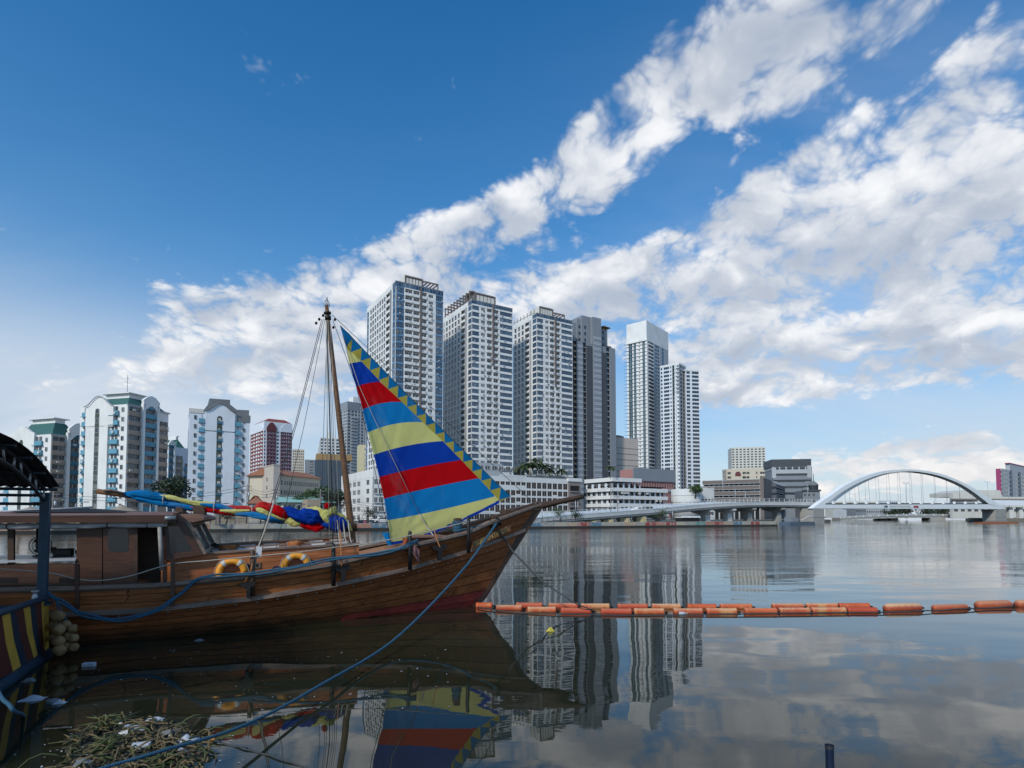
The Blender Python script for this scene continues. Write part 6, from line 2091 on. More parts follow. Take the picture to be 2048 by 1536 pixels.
for k in range(6):
    w = 2 * pi * k / 6; m.tube([p + Vector((.07 * cos(w), .07 * sin(w), 0)), p + Vector((.07 * cos(w), .07 * sin(w), .12)), p + Vector((.02 * cos(w), .02 * sin(w), .2))], .008, 4)
m.lathe([(.05, .02), (.05, .12)], 8, 1, p); m.tube([p + Vector((0, 0, .2)), p + Vector((0, 0, .28))], .02, 5)
m.build('masthead_lamp', [steel, wboard], MAST)
bm0, bm1 = Sd(712, 1052, .12), Sd(194, 982.5, 0)
m = MB(); m.tube([bm0.lerp(bm1, i / 12) for i in range(13)], [.085 - .02 * i / 12 for i in range(13)], 10); BOOM = m.build('boom', w_mast, BT)
m = MB(); m.tube([Sd(206, 981, .1), Sd(222, 980, .1), Sd(250, 988, .1)], .03, 5); m.build('boom_lashing', w_rail, BOOM)
bp0, bp1 = Sd(1003, 1029, 0), Sd(1165.5, 993, 0)
m = MB(); m.tube([bp0.lerp(bp1, i / 8) for i in range(9)], [.13, .13, .125, .12, .11, .10, .09, .085, .08], 12); m.build('bowsprit', w_dark, BT)
m = MB(); a_, b_ = Sd(1008, 1024, .3), Sd(1068, 1020, .1)
m.prism([(a_.x, -.42, a_.z), (b_.x + .25, -.12, b_.z), (b_.x + .25, .12, b_.z), (a_.x, .42, a_.z)], (0, 0, .06)); m.build('bow_board', w_dark, BT)
sweep('bow_knee', [Sd(985, 1038, .55), Sd(1030, 1022, .3), Sd(1068, 1010, .08)], .12, .14, w_dark, BT)

# --- headsail: a cambered triangle in stripes with a border of triangles
def cloth(name, rgb, k=.5):
    m, t, b = new_mat(name)
    x, y, z = t.sep(obj_co(t))
    n = t.noise(t.xyz(x * 5.0 + z * 1.6, y * 5.0, z * .5), 2.4, 4.0, .6)[0]
    n2 = t.noise(t.xyz(x, y, z), .8, 3.0)[0]
    n3 = t.noise(t.xyz(x * .7 + z * .3, y, z * .25), 1.6, 5.0, .65)[0]
    c = t.mix(t.step(n2, .35, .7) * .22, rgb, sc(rgb, .6))
    c = t.mix(t.step(n3, .5, .75) * .18, c, (.5, .48, .42))
    t.put(b.inputs['Base Color'], c)
    b.inputs['Roughness'].default_value = .75
    b.inputs['Specular IOR Level'].default_value = .03
    bump(t, b, n, .35, .02)
    # thin cloth lets some light through
    tr = t.node('ShaderNodeBsdfTranslucent')
    t.put(tr.inputs[0], c)
    mx = t.node('ShaderNodeMixShader')
    mx.inputs[0].default_value = .38
    out = [q for q in m.node_tree.nodes if q.type == 'OUTPUT_MATERIAL'][0]
    t.link(b.outputs[0], mx.inputs[1]); t.link(tr.outputs[0], mx.inputs[2]); t.link(mx.outputs[0], out.inputs[0])
    return m
c_lb = cloth('cloth_light_blue', (.010, .235, .58))
c_db = cloth('cloth_dark_blue', (.008, .060, .42))
c_rd = cloth('cloth_red', (.62, .006, .010))
c_yl = cloth('cloth_yellow', (.80, .75, .26))
c_oc = cloth('cloth_ochre', (.50, .41, .075))
c_tb = cloth('cloth_trim_blue', (.008, .175, .42))
hd, tk, cl = wpt(Sd(680, 650, .05)), wpt(Sd(1021, 993, 0)), wpt(Sd(783, 1090, .55))
snv = (tk - hd).cross(cl - hd).normalized()
if snv.dot(Vector((0, -1, 0))) < 0: snv = -snv
pH, pT, pC = (680, 650), (1021, 993), (783, 1090)
def bary(px, py):
    (x1, y1), (x2, y2), (x3, y3) = pH, pT, pC
    d = (y2 - y3) * (x1 - x3) + (x3 - x2) * (y1 - y3)
    a = ((y2 - y3) * (px - x3) + (x3 - x2) * (py - y3)) / d
    b = ((y3 - y1) * (px - x3) + (x1 - x3) * (py - y3)) / d
    return a, b, 1 - a - b
def sp(px, py, lift=0.0):
    p = on_plane(px, py, hd, snv)
    a, b, c = [max(0, v) for v in bary(px, py)]
    camber = -.42 * (b * c * 4 + a * c * 1.5 + a * b * .8)
    ang = atan2(py - 652, px - 680); rr_ = sqrt((py - 652) ** 2 + (px - 680) ** 2)
    cre = .014 * sin(ang * 60) * (1 - min(1, rr_ / 300)) + .020 * noise.noise(Vector((px * .035 + py * .008, py * .006, 2))) + .012 * noise.noise(Vector((px * .10 + py * .03, py * .015, 7)))
    ang2 = atan2(py - 1090, px - 783); r2_ = sqrt((py - 1090) ** 2 + (px - 783) ** 2)
    cre += .016 * sin(ang2 * 26) * max(0, 1 - r2_ / 190)
    return BI @ (p + snv * (camber + lift + cre))
SAIL = empty('headsail', (0, 0, 0)); SAIL.parent = BT
LE = [(692, 693), (700, 725), (715, 770), (728, 816), (739, 862), (751, 907), (762, 952), (771, 996), (777, 1040), (782, 1084)]
RI = [(692, 693), (724, 720.5), (763, 761), (807, 801.5), (849, 842), (889, 880), (926, 918.5), (961, 955), (994, 991.5), (1002, 998)]
cols_ = [c_yl, c_db, c_rd, c_lb, c_yl, c_db, c_rd, c_lb, c_yl]
def patch(name, quad, mat, nu=10, nv=4, bow=0.0, bow1=None):
    (a, b_, c, d) = quad          # a left top, b right top, c right bottom, d left bottom
    bow1 = bow if bow1 is None else bow1
    def fn(u, v):
        x = (a[0] + (b_[0] - a[0]) * u) * (1 - v) + (d[0] + (c[0] - d[0]) * u) * v
        y = (a[1] + (b_[1] - a[1]) * u) * (1 - v) + (d[1] + (c[1] - d[1]) * u) * v
        y -= 4 * u * (1 - u) * (bow * (1 - v) + bow1 * v)
        return sp(x, y)
    m = MB(); m.grid(fn, nu, nv)
    return m.build(name, mat, SAIL)
BW = [0, 0, 2, 6, 8, 6, 4, 3, -2, 6]
for i in range(9):
    foot = 0
    patch('stripe', (LE[i], RI[i], RI[i + 1], LE[i + 1]), cols_[i], 36, 10, BW[i], BW[i + 1] if i < 8 else -14)
# border triangles between the stripes' ends and the luff
inn = [(690, 690)] + RI[1:]
def along(P, t):
    L = [0]
    for a, b_ in zip(P, P[1:]): L.append(L[-1] + sqrt((b_[0] - a[0]) ** 2 + (b_[1] - a[1]) ** 2))
    s = t * L[-1]
    for i in range(len(P) - 1):
        if s <= L[i + 1] or i == len(P) - 2:
            q = (s - L[i]) / (L[i + 1] - L[i]); return (P[i][0] + (P[i + 1][0] - P[i][0]) * q, P[i][1] + (P[i + 1][1] - P[i][1]) * q)
inn = [(692, 693), (724, 720.5), (763, 761), (807, 801.5), (849, 842), (889, 880), (926, 918.5), (961, 955), (994, 991.5), (1002, 999)]
luff = [(680, 651), (760, 731), (850, 822), (940, 912), (1021, 993)]
def tri(a, b_, c, mat, name):
    m = MB()
    n = 3
    vs, fs = [], []
    idx = {}
    for i in range(n + 1):
        for j in range(n + 1 - i):
            k = n - i - j
            idx[(i, j)] = len(vs)
            vs.append(sp((a[0] * k + b_[0] * i + c[0] * j) / n, (a[1] * k + b_[1] * i + c[1] * j) / n))
    for i in range(n):
        for j in range(n - i):
            fs.append((idx[(i, j)], idx[(i + 1, j)], idx[(i, j + 1)]))
            if i + j < n - 1: fs.append((idx[(i + 1, j)], idx[(i + 1, j + 1)], idx[(i, j + 1)]))
    m.add(vs, fs, 0, True); m.build(name, mat, SAIL)
NTR = 17
lt = lambda i: along(luff, .075 + .925 * i / NTR)
it = lambda i: along(inn, min(1, max(0, (i - .45) / (NTR - .45))))
tri((680, 651), lt(0), (686, 672), c_tb, 'border_triangle'); tri(lt(0), (692, 693), (686, 672), c_tb, 'border_triangle')
for i in range(NTR):
    a, b_ = lt(i), lt(i + 1)
    c0_, c1_ = it(i), it(i + 1)
    tri(a, b_, c1_, c_tb, 'border_triangle')
    tri(a, c1_, c0_, c_oc, 'border_triangle')
tri(lt(NTR), it(NTR), (1001, 1003), c_oc, 'border_triangle')
hem = [(782, 1084), (820, 1077), (870, 1062), (920, 1041), (965, 1020), (1003, 999)]
m = MB()
def hemf(u, v):
    x, y = along(hem, u); y2 = y + v * (6 if u > .08 else 8)
    return sp(x, y + v * 6)
m.grid(hemf, 24, 1); m.build('foot_hem', c_db, SAIL)
tri((765, 1066), (783, 1064), (776, 1091), c_lb, 'corner_patch'); tri((783, 1064), (784, 1090), (776, 1091), c_lb, 'corner_patch')
m = MB(); m.tube([sp(*along(luff, i / 20), -.02) + Vector((.01, 0, .01)) for i in range(21)], .012, 5); m.build('luff_wire', iron, SAIL)
rope_w = plain('pale_rope', (.40, .36, .30), .8, 0, .3, 40)
rope_d = plain('dark_rope', (.045, .05, .055), .7, 0, .3, 40)
m = MB(); m.tube([sp(684, 672, .05), sp(720, 770, .06), sp(790, 916, .07), sp(846, 1026, .07)], .009, 5); m.build('downhaul', rope_w, SAIL)
m = MB(); m.tube([sp(846, 1026, .07), sp(852, 1038, .08), sp(858, 1046, .07), sp(864, 1056, .09), Sd(877, 1086, 1.3)], [.018, .024, .016, .024, .012], 6); m.build('sheet_tackle', rope_w, SAIL)

# --- rigging
def rig(pts, r=.012, mat=None, name='stay'):
    m = MB(); m.tube(pts, r, 5); return m.build(name, mat or rope_d, BT)
mh = mt0.lerp(mt1, .962)
rig([mh + Vector((.12, 0, .05)), Sd(1064, 1002, 0)], .009)
for k, (px, py, bb) in enumerate(((513, 1104, 1.86), (518, 1102, 1.86), (552, 1098, 1.8))):
    e = Sd(px, py, bb)
    rig([mh + Vector((-.16 + .04 * k, -.06, -.12)), mh.lerp(e, .5) + Vector((0, 0, -.04 * k)), e], .009 if k < 2 else .007)
for k, (px, bb) in enumerate(((655, 1.2), (662, 1.0), (668, .9), (672, 1.4), (677, 1.1))):
    e = Sd(px + 4, 1092, bb); rig([mh + Vector((-.06 + .03 * k, -.08, -.15)), e], .013 if k == 1 else .007, rope_d if k % 2 else rope_w, 'halyard')
rig([mh + Vector((.14, 0, -.1)), Sd(712, 770, .1), Sd(782, 1086, .56)], .009)
for k in range(3): rig([mh + Vector((0, .15, -.1)), Sd(640 + 14 * k, 1080, -1.5)], .007)
# lanyards at the shroud foot
rig([Sd(549, 1000, 1.7), Sd(530, 1060, 1.8), Sd(513, 1104, 1.86), Sd(508, 1150, 1.95)], .02, rope_w, 'lanyard')
m = MB(); m.prism([Sd(512, 1093, 1.9), Sd(524, 1093, 1.9), Sd(523, 1113, 1.9), Sd(514, 1117, 1.9)], (0, .02, 0)); fix_normals(m.build('white_tag', wboard, BT))
orange_rope = plain('orange_rope', (.45, .17, .05), .8, 0, .3, 40)
rig([Sd(508, 1112, 1.98), Sd(502, 1140, 2.0), Sd(490, 1164, 2.02)], .013, orange_rope, 'lanyard')
rig([Sd(680, 1060, 1.5), Sd(682, 1100, 1.75), Sd(683, 1132, 1.95)], .016, orange_rope, 'lanyard')
rig([Sd(868, 1058, 1.2), Sd(873, 1078, 1.5), Sd(880, 1094, 1.72)], .014, orange_rope, 'lanyard')
for x0 in (678, 690, 700): rig([Sd(x0 - 4, 1040, .6), Sd(x0, 1075, .9), Sd(x0 + 6, 1096, 1.2)], .018, rope_w, 'lanyard')
# hand rope along the side
hp = [(-100, 1133), (0, 1138), (100, 1146), (153, 1158), (200, 1161), (260, 1152), (340, 1129), (420, 1121), (505, 1113), (600, 1104), (667, 1095), (740, 1086), (820, 1071), (937, 1043)]
rig(catmull([Sd(x, y, 2.02 if x < 640 else 1.85 - .25 * max(0, x - 820) / 117) for x, y in hp], 5), .014, rope_w, 'hand_rope')
# stanchions and chain plates on our side
def lat(px, l=2.0):
    """half breadth of the hull at pixel column px"""
    best = min((abs(to_px(wpt(hull_pt(l, t / 200, 0)))[0] - px), t / 200) for t in range(201))
    return -hull_pt(l, best[1], 0).y
for px, y0, y1 in ((505, 1100, 1192), (667, 1088, 1172), (820, 1062, 1140), (937, 1034, 1106)):
    bb = lat(px) + .08
    m = MB(); m.tube([Sd(px, y1, bb), Sd(px, (y0 + y1) / 2, bb), Sd(px, y0 + 3, bb), Sd(px, y0, bb)], [.055, .055, .05, .025], 10); m.build('stanchion', w_dark if px == 505 else iron, BT)
for px, y0 in ((496, 1167), (686, 1135), (880, 1093)):
    bb = lat(px) + .16
    m = MB(); m.prism([Sd(px - 16, y0, bb), Sd(px + 15, y0 - 4, bb), Sd(px + 14, y0 + 3, bb), Sd(px + 5, y0 + 8, bb), Sd(px + 4, y0 + 28, bb), Sd(px - 3, y0 + 29, bb), Sd(px - 4, y0 + 9, bb), Sd(px - 14, y0 + 6, bb)], (0, .16, 0)); fix_normals(m.build('chain_plate', iron, BT))
# fore deck furniture
m = MB(); q = Sd(862, 1074, .9); m.box(q.x - .55, q.x + .45, -1.05, .25, q.z - .02, q.z + .04); m.box(q.x - .4, q.x + .3, -.9, .1, q.z - .4, q.z - .021); bevel(m.build('deck_box', w_roof, BT), .012, 1)
m = MB(); q = Sd(915, 1062, .4); m.box(q.x - .1, q.x + .1, -.5, -.3, q.z - .5, q.z + .38); bevel(m.build('bitt', w_dark, BT), .02, 1)
rope_b = None
def rope_mat(name, c):
    m, t, b = new_mat(name)
    co = obj_co(t); x, y, z = t.sep(co)
    w = t.node('ShaderNodeTexWave'); w.inputs['Scale'].default_value = 26; w.inputs['Distortion'].default_value = 1.0
    t.put(w.inputs['Vector'], co)
    f = S(t, w.outputs['Fac'])
    t.put(b.inputs['Base Color'], t.mix(f * .6, c, sc(c, .45)))
    b.inputs['Roughness'].default_value = .75
    bump(t, b, f, .5, .01)
    return m
rope_b = rope_mat('blue_rope', (.028, .115, .195))
m = MB()
for k in range(7): m.tube([Vector((q.x + .13 * cos(w), -.4 + .13 * sin(w), q.z + .0 + .045 * k + .01 * sin(w * 2))) for w in [2 * pi * i / 12 for i in range(13)]], .024, 6)
m.build('bitt_rope', rope_b, BT)
# fairlead at the bow
fl = Sd(990, 1046, lat(990) + .03)
m = MB(); m.lathe([(.10, -.16), (.15, -.13), (.09, -.05), (.09, .05), (.15, .13), (.10, .16)], 12, 0, fl, (1, 0, .4)); m.build('fairlead', iron, BT)
# name board on the bow
na, nb_ = Sd(944, 1091, lat(944, 1.5) + .07), Sd(1021, 1055, lat(1021, 1.6) + .07)
dv = (nb_ - na); 
m = MB(); up = Vector((0, 0, .115))
side_n = Vector((dv.y, -dv.x, 0)).normalized()
m.prism([na - up, nb_ - up * .9, nb_ + up * .9, na + up], -side_n * .03); NBD = fix_normals(m.build('name_board', w_bul, BT))
gold = plain('carved_gold', (.62, .42, .16), .55, 0, .3, 20)
ang_z = atan2(dv.y, dv.x); tilt = math.atan2(dv.z, sqrt(dv.x ** 2 + dv.y ** 2))
R = Matrix.Rotation(ang_z, 4, 'Z') @ Matrix.Rotation(-tilt, 4, 'Y') @ Matrix.Rotation(pi / 2, 4, 'X')
tp_ = text_part('carved_name', 'BUEF ENTINDIS', .185, gold, NBD, na.lerp(nb_, .5) + side_n * .012 - Vector((0, 0, .062)), R.to_euler(), .012)
# anchor hung on the rail
ax = lat(830) + .12
AN = empty('anchor', (0, 0, 0)); AN.parent = BT
am = plain('anchor_pink', (.23, .11, .11), .6, .2, .4, 12, .2)
m = MB(); m.prism([Sd(822, 1103, ax), Sd(828, 1090, ax), Sd(839, 1101, ax), Sd(838, 1126, ax), Sd(830, 1114, ax)], (0, .05, 0)); fix_normals(m.build('fluke', am, AN))
m = MB(); m.tube([Sd(828, 1095, ax + .04), Sd(833, 1112, ax + .04)], .02, 6); m.build('crown', am, AN)
m = MB(); m.tube([Sd(823, 1086, ax), Sd(832, 1084, ax), Sd(838, 1090, ax), Sd(839, 1096, ax)], .02, 6); m.build('shank', iron, AN)
m = MB()
m.grid(lambda u, v: Sd(805 + 14 * u + 2 * sin(v * 4), 1076 + 26 * v * (.6 + .4 * u), .9) + Vector((0, .06 * sin(u * 9 + v * 4), 0)), 8, 8); m.build('orange_cloth', cloth('cloth_orange', (.42, .10, .04)), BT)

# --- furled mainsail: folded cloth bundled along the boom
FS = empty('furled_sail', (0, 0, 0)); FS.parent = BT
def fold(pts, rad, mat, seed, wr=.25, seg=26, lat_=.0):
    """a bunched fold of cloth: pts in pixels, rad half heights in pixels"""
    P = catmull([Sd(x, y, b) for x, y, b in pts], 14)
    n = len(P)
    R_ = [1.14 * interp([(i / (len(rad) - 1), r) for i, r in enumerate(rad)], k / (n - 1)) for k in range(n)]
    m = MB(); vs = []
    for k, p in enumerate(P):
        w = wpt(p); px_m = w.y / FPX
        t = (P[min(k + 1, n - 1)] - P[max(k - 1, 0)]).normalized()
        a = Vector((0, 0, 1)) - t * t.z; a.normalize(); b_ = t.cross(a)
        for j in range(seg):
            th = 2 * pi * j / seg
            nz = noise.noise(Vector((p.x * 3.1 + seed, cos(th) * 1.4, sin(th) * 1.4))) + .6 * noise.noise(Vector((p.x * 8.0 + seed * 3, cos(th) * 2.6 + p.x * 3, sin(th) * 2.6)))
            cr = abs(noise.noise(Vector((p.x * 2.2 + seed * 5 + th * .8, th * 1.9 + p.x * 1.5, seed)))) + .6 * abs(noise.noise(Vector((p.x * 6 + seed * 2, th * 3.1 - p.x * 4, seed + 9))))
            rr = R_[k] * px_m * (1.05 + wr * nz * 1.15 - 1.0 * max(0, .30 - cr))
            vs.append(p + (a * cos(th) + b_ * sin(th) * .8) * rr)
    fs = [(k * seg + j, k * seg + (j + 1) % seg, (k + 1) * seg + (j + 1) % seg, (k + 1) * seg + j) for k in range(n - 1) for j in range(seg)]
    m.add(vs, fs, 0, True)
    m.f.append(list(range(seg))[::-1]); m.m.append(0); m.s.append(True); m.f.append([(n - 1) * seg + j for j in range(seg)]); m.m.append(0); m.s.append(True)
    o = m.build('sail_fold', mat, FS)
    return o
fold([(242, 987, .05), (290, 993, .08), (340, 1003, .1), (400, 1015, .1), (450, 1021, .1), (500, 1026, .1)], [1.5, 9, 10, 9, 7, 6, 5], c_lb, 1)
fold([(262, 988, .2), (300, 992, .26), (330, 998, .28)], [2, 6, 3], c_tb, 2)
fold([(306, 991, .22), (340, 995, .26), (380, 1004, .24), (420, 1010, .2), (458, 1018, .2)], [1.5, 4, 4, 5, 2], c_yl, 3)
fold([(400, 1008, .26), (440, 1014, .26), (480, 1024, .24)], [1.5, 5, 2], c_lb, 4)
fold([(448, 1013, .2), (480, 1017, .2), (508, 1020, .2), (524, 1014, .2), (545, 1018, .2), (565, 1030, .22)], [2, 5, 5, 9, 8, 4], c_rd, 5)
fold([(440, 1021, .3), (470, 1023, .3), (500, 1021, .3)], [2, 4, 1.5], c_yl, 6)
fold([(500, 1026, .2), (530, 1030, .2), (560, 1036, .2), (575, 1040, .2)], [3, 9, 10, 5], c_tb, 7)
fold([(512, 1018, .34), (524, 1022, .34), (545, 1029, .34), (570, 1038, .34)], [2, 6, 6, 3], c_yl, 8)
fold([(540, 1019, .34), (552, 1020, .36), (565, 1028, .36), (574, 1036, .34)], [4, 8, 8, 3], c_rd, 9)
fold([(556, 1020, .25), (575, 1022, .3), (592, 1030, .3), (602, 1036, .3)], [3, 9, 10, 6], c_db, 10)
fold([(570, 1040, .3), (590, 1044, .32), (608, 1046, .3)], [4, 8, 5], c_yl, 11)
fold([(590, 1034, .3), (610, 1032, .38), (628, 1036, .4), (642, 1040, .36)], [6, 14, 14, 6], c_db, 12, .3)
fold([(592, 1043, .3), (615, 1050, .34), (635, 1052, .34), (650, 1046, .3)], [4, 8, 9, 4], c_rd, 13)
fold([(608, 1023, .2), (628, 1023, .25), (642, 1028, .3), (648, 1036, .3)], [4, 8, 8, 4], c_yl, 14)
fold([(644, 1034, .36), (654, 1028, .4), (664, 1022, .38), (672, 1018, .3)], [4, 8, 7, 4], c_yl, 15)
fold([(640, 1044, .3), (660, 1044, .38), (680, 1050, .36), (690, 1054, .3)], [8, 13, 14, 7], c_db, 16, .3)
fold([(652, 1017, .45), (655, 1010, .45), (657, 1006, .45)], [4, 5, 2], c_rd, 17, .1)
fold([(664, 1024, .3), (680, 1030, .3), (692, 1040, .25)], [3, 4, 3], c_yl, 18)
fold([(470, 1028, .3), (505, 1030, .34), (540, 1036, .34), (562, 1040, .3)], [2, 5, 6, 2], c_lb, 21)
fold([(522, 1012, .36), (535, 1017, .4), (550, 1026, .4)], [2, 4, 2], c_rd, 22, .4)
fold([(575, 1026, .42), (595, 1036, .46), (612, 1044, .44)], [2, 6, 3], c_db, 23, .4)
fold([(600, 1026, .46), (622, 1030, .5), (640, 1042, .46)], [3, 6, 3], c_db, 24, .4)
fold([(612, 1052, .4), (632, 1057, .42), (648, 1052, .4)], [2, 5, 2], c_rd, 25, .4)
fold([(640, 1030, .46), (650, 1036, .48), (657, 1046, .46)], [2, 5, 3], c_yl, 26, .4)
fold([(655, 1048, .48), (672, 1056, .46), (684, 1060, .4)], [3, 7, 3], c_db, 27, .4)
fold([(690, 1042, .3), (697, 1052, .3), (704, 1062, .25)], [2, 4, 1], c_yl, 28, .3)
fold([(380, 1014, .26), (420, 1021, .26), (460, 1026, .26), (500, 1031, .24)], [1.5, 4, 4, 2], c_rd, 29, .3)
fold([(270, 996, .22), (320, 1006, .24), (370, 1014, .24), (420, 1022, .22)], [2, 5, 5, 2], c_lb, 30, .3)
for x, y in ((505, 1022), (574, 1034), (645, 1038), (430, 1016), (330, 1000)):
    m = MB(); p = Sd(x, y, .1); m.tube([p + Vector((.01 * sin(w), .26 * sin(w), .15 * cos(w))) for w in [2 * pi * i / 14 for i in range(15)]], .012, 5); m.build('sail_tie', rope_w, FS)

# ================================================================== things on and round the boat
ring_o = plain('ring_orange', (.82, .34, .03), .5, 0, .25, 5)
ring_w = plain('ring_white', (.52, .52, .50), .5, 0, .2, 5)
def life_ring(px, py, lb):
    p = wpt(Sd(px, py, TRK + .10))
    o = empty('life_ring', p, BA_, lb, 'life ring', 'life rings on the boat')
    R_, r_ = .27, .078
    def tor(a0, a1, r, n=40):
        m = MB()
        k = max(3, int(n * (a1 - a0) / (2 * pi)))
        m.tube([(R_ * cos(a0 + (a1 - a0) * i / k), 0, R_ * sin(a0 + (a1 - a0) * i / k)) for i in range(k + 1)], r, 14)
        return m
    tor(0, 2 * pi, r_).build('ring', ring_o, o)
    for a in (52, 128, 232, 308):
        tor(radians(a - 9), radians(a + 9), r_ + .004).build('band', ring_w, o)
    m = MB(); m.tube([((R_ + r_ + .02) * cos(w), -.02, (R_ + r_ + .02) * sin(w) - .03 * abs(sin(2 * (w - .9)))) for w in [2 * pi * i / 40 for i in range(41)]], .009, 5); m.build('grab_line', rope_w, o)
    return o
life_ring(463.5, 1145, 'orange life ring with white bands nearer the wheelhouse')
life_ring(592, 1133, 'orange life ring with white bands nearer the mast')
# desk fan on the counter
cz = c0.z + .012
p = Sd(82, 1091, .25)
FN = empty('desk_fan', wpt((p.x, p.y, cz)), BA_, 'black wire-cage fan standing on the cabin counter', 'fan')
h = p.z - cz
m = MB(); m.lathe([(.15, 0), (.15, .015), (.04, .035), (.02, .05)], 18); m.build('base', iron, FN)
m = MB(); m.tube([(0, 0, .04), (0, 0, h)], .016, 8); m.build('stem', iron, FN)
m = MB()
for r in (.21, .15, .09): m.tube([(r * cos(w), -.05 * (1 - r / .25) - .02, h + r * sin(w)) for w in [2 * pi * i / 28 for i in range(29)]], .005 if r < .2 else .008, 5)
for k in range(28):
    w = 2 * pi * k / 28; m.tube([(.03 * cos(w), -.07, h + .03 * sin(w)), (.21 * cos(w), -.02, h + .21 * sin(w))], .0025, 3)
m.build('cage', iron, FN)
m = MB(); m.lathe([(.05, -.06), (.06, 0), (.05, .1), (.02, .12)], 12, 0, (0, 0, h), (0, 1, 0)); m.build('motor', iron, FN)
for k in range(3):
    w0 = 2 * pi * k / 3
    m = MB(); m.add([(.03 * cos(w0), -.03, h + .03 * sin(w0)), (.17 * cos(w0 - .3), -.05, h + .17 * sin(w0 - .3)), (.18 * cos(w0 + .1), -.04, h + .18 * sin(w0 + .1)), (.16 * cos(w0 + .5), -.015, h + .16 * sin(w0 + .5))], [(0, 1, 2, 3)]); m.build('blade', steel_d, FN)
p = Sd(126, 1115, .2)
BX = empty('black_case', wpt((p.x, p.y, cz)), BA_, 'black case with a lid handle on the cabin counter', 'box')
m = MB(); m.box(-.17, .18, -.1, .12, 0, .14); bevel(m.build('case', steel_d, BX), .012, 1)
m = MB(); m.box(-.22, -.14, -.05, .05, .06, .20); bevel(m.build('handle', steel_d, BX), .01, 1)
m = MB(); m.box(-.175, .185, -.105, .125, .145, .16); m.build('lid', iron, BX)
p = Sd(430, 1093, -.6)
BX2 = empty('black_winch', wpt((p.x, p.y, p.z - .1)), BA_, 'small black box beyond the windscreen', 'box')
m = MB(); m.box(-.12, .12, -.1, .1, 0, .17); bevel(m.build('case', iron, BX2), .02, 1)
m = MB(); m.box(-.03, .03, -.12, .12, .17, .2); m.build('lid', iron, BX2)
# orange rope coils on the hatch
for px, py, lb in ((455, 1098, 'orange rope coil on the hatch near the wheelhouse'), (590, 1090, 'orange rope coil on the hatch near the mast')):
    p = Sd(px, py, .3); m = MB()
    for k in range(5): m.tube([(.16 * cos(w) * (1 + .12 * k * sin(w * 2 + k)), .2 * sin(w), .02 * k + .015 * sin(3 * w + k)) for w in [2 * pi * i / 16 for i in range(17)]], .014, 5)
    tag(m.build('rope_coil', orange_rope, None, wpt(p), (0, 0, BA_)), lb, 'rope')

# mooring ropes
def rope(name, pts, r, mat, lb, k=8, strands=1, off=.06):
    P = catmull([Vector(p) for p in pts], k)
    m = MB()
    if strands == 3:                                  # laid rope: three strands twisted together
        rl = [interp([(i / (len(r) - 1), v) for i, v in enumerate(r)], j / (len(P) - 1)) for j in range(len(P))]
        Q_, Rr, acc = [], [], 0.0
        ph = []
        for j in range(len(P) - 1):
            L = (P[j + 1] - P[j]).length; k_ = max(2, int(L / .022))
            for q in range(k_):
                t = q / k_; Q_.append(P[j].lerp(P[j + 1], t)); Rr.append(rl[j] + (rl[j + 1] - rl[j]) * t); ph.append(acc); acc += L / k_ / (Rr[-1] * 7) * 2 * pi
        for s_ in range(3):
            pts_ = []
            for j, q in enumerate(Q_):
                tg = (Q_[min(j + 1, len(Q_) - 1)] - Q_[max(j - 1, 0)]).normalized()
                a = Vector((0, 0, 1)).cross(tg).normalized(); b_ = tg.cross(a); w = ph[j] + s_ * 2 * pi / 3
                pts_.append(q + (a * cos(w) + b_ * sin(w)) * Rr[j] * .5)
            m.tube(pts_, [x * .56 for x in Rr], 6)
        return tag(m.build(name, mat), lb, 'rope')
    for s_ in range(strands):
        rr = r if not isinstance(r, list) else [interp([(i / (len(r) - 1), v) for i, v in enumerate(r)], j / (len(P) - 1)) for j in range(len(P))]
        m.tube([q + Vector((0, .4 * off * s_, off * s_ + .01 * sin(j * .7 + s_ * 2))) for j, q in enumerate(P)], rr, 7)
    return tag(m.build(name, mat), lb, 'rope')
W2_ = lambda x, y, b: wpt(Sd(x, y, b))
rope('mooring_rope', [at(93, 1190, 11.0), at(125, 1208, 11.2), at(170, 1233, 11.4), at(240, 1242, 11.7), at(310, 1224, 12.1), at(360, 1190, 12.5), W2_(402, 1158, 2.12), W2_(470, 1152, 2.06), W2_(560, 1142, 2.0), W2_(660, 1121, 1.98), W2_(770, 1107, 1.85), W2_(815, 1092, 1.75), W2_(835, 1082, 1.55)], .024, rope_b, 'doubled blue mooring rope sagging along the side of the hull', strands=2, off=.045)
rope('mooring_rope', [W2_(545, 1140, 1.6), W2_(552, 1133, 1.6), W2_(570, 1140, 1.62), W2_(590, 1141, 1.7), W2_(620, 1129, 1.75)], .022, rope_b, 'loop of blue rope below the life ring nearer the mast')
rope('mooring_rope', [W2_(993, 1047, lat(990) + .15), at(930, 1135, 15.2), at(800, 1270, 11.8), at(640, 1371, 8.6), at(490, 1450, 6.8), at(330, 1500, 5.8), at(200, 1538, 5.3), at(60, 1585, 4.8)], [.036, .031, .026, .022, .020, .019, .018], rope_b, 'long blue mooring rope running from the bow towards the viewer', strands=3)
rope('mooring_rope', [W2_(988, 1048, lat(990) + .14), at(1014, 1085, 17.3), at(1030, 1107, 17.0), at(1080, 1158, 16.3), at(1140, 1200, 15.8), on_z(1192, 1224, .03)], [.022, .024, .03, .018, .016], rope_d, 'dark mooring line dropping from the bow to the orange boom')
rope('mooring_rope', [W2_(915, 1062, .5), W2_(950, 1053, .8), W2_(988, 1046, lat(990) + .05)], .018, rope_b, 'blue line on the foredeck between bitt and fairlead')
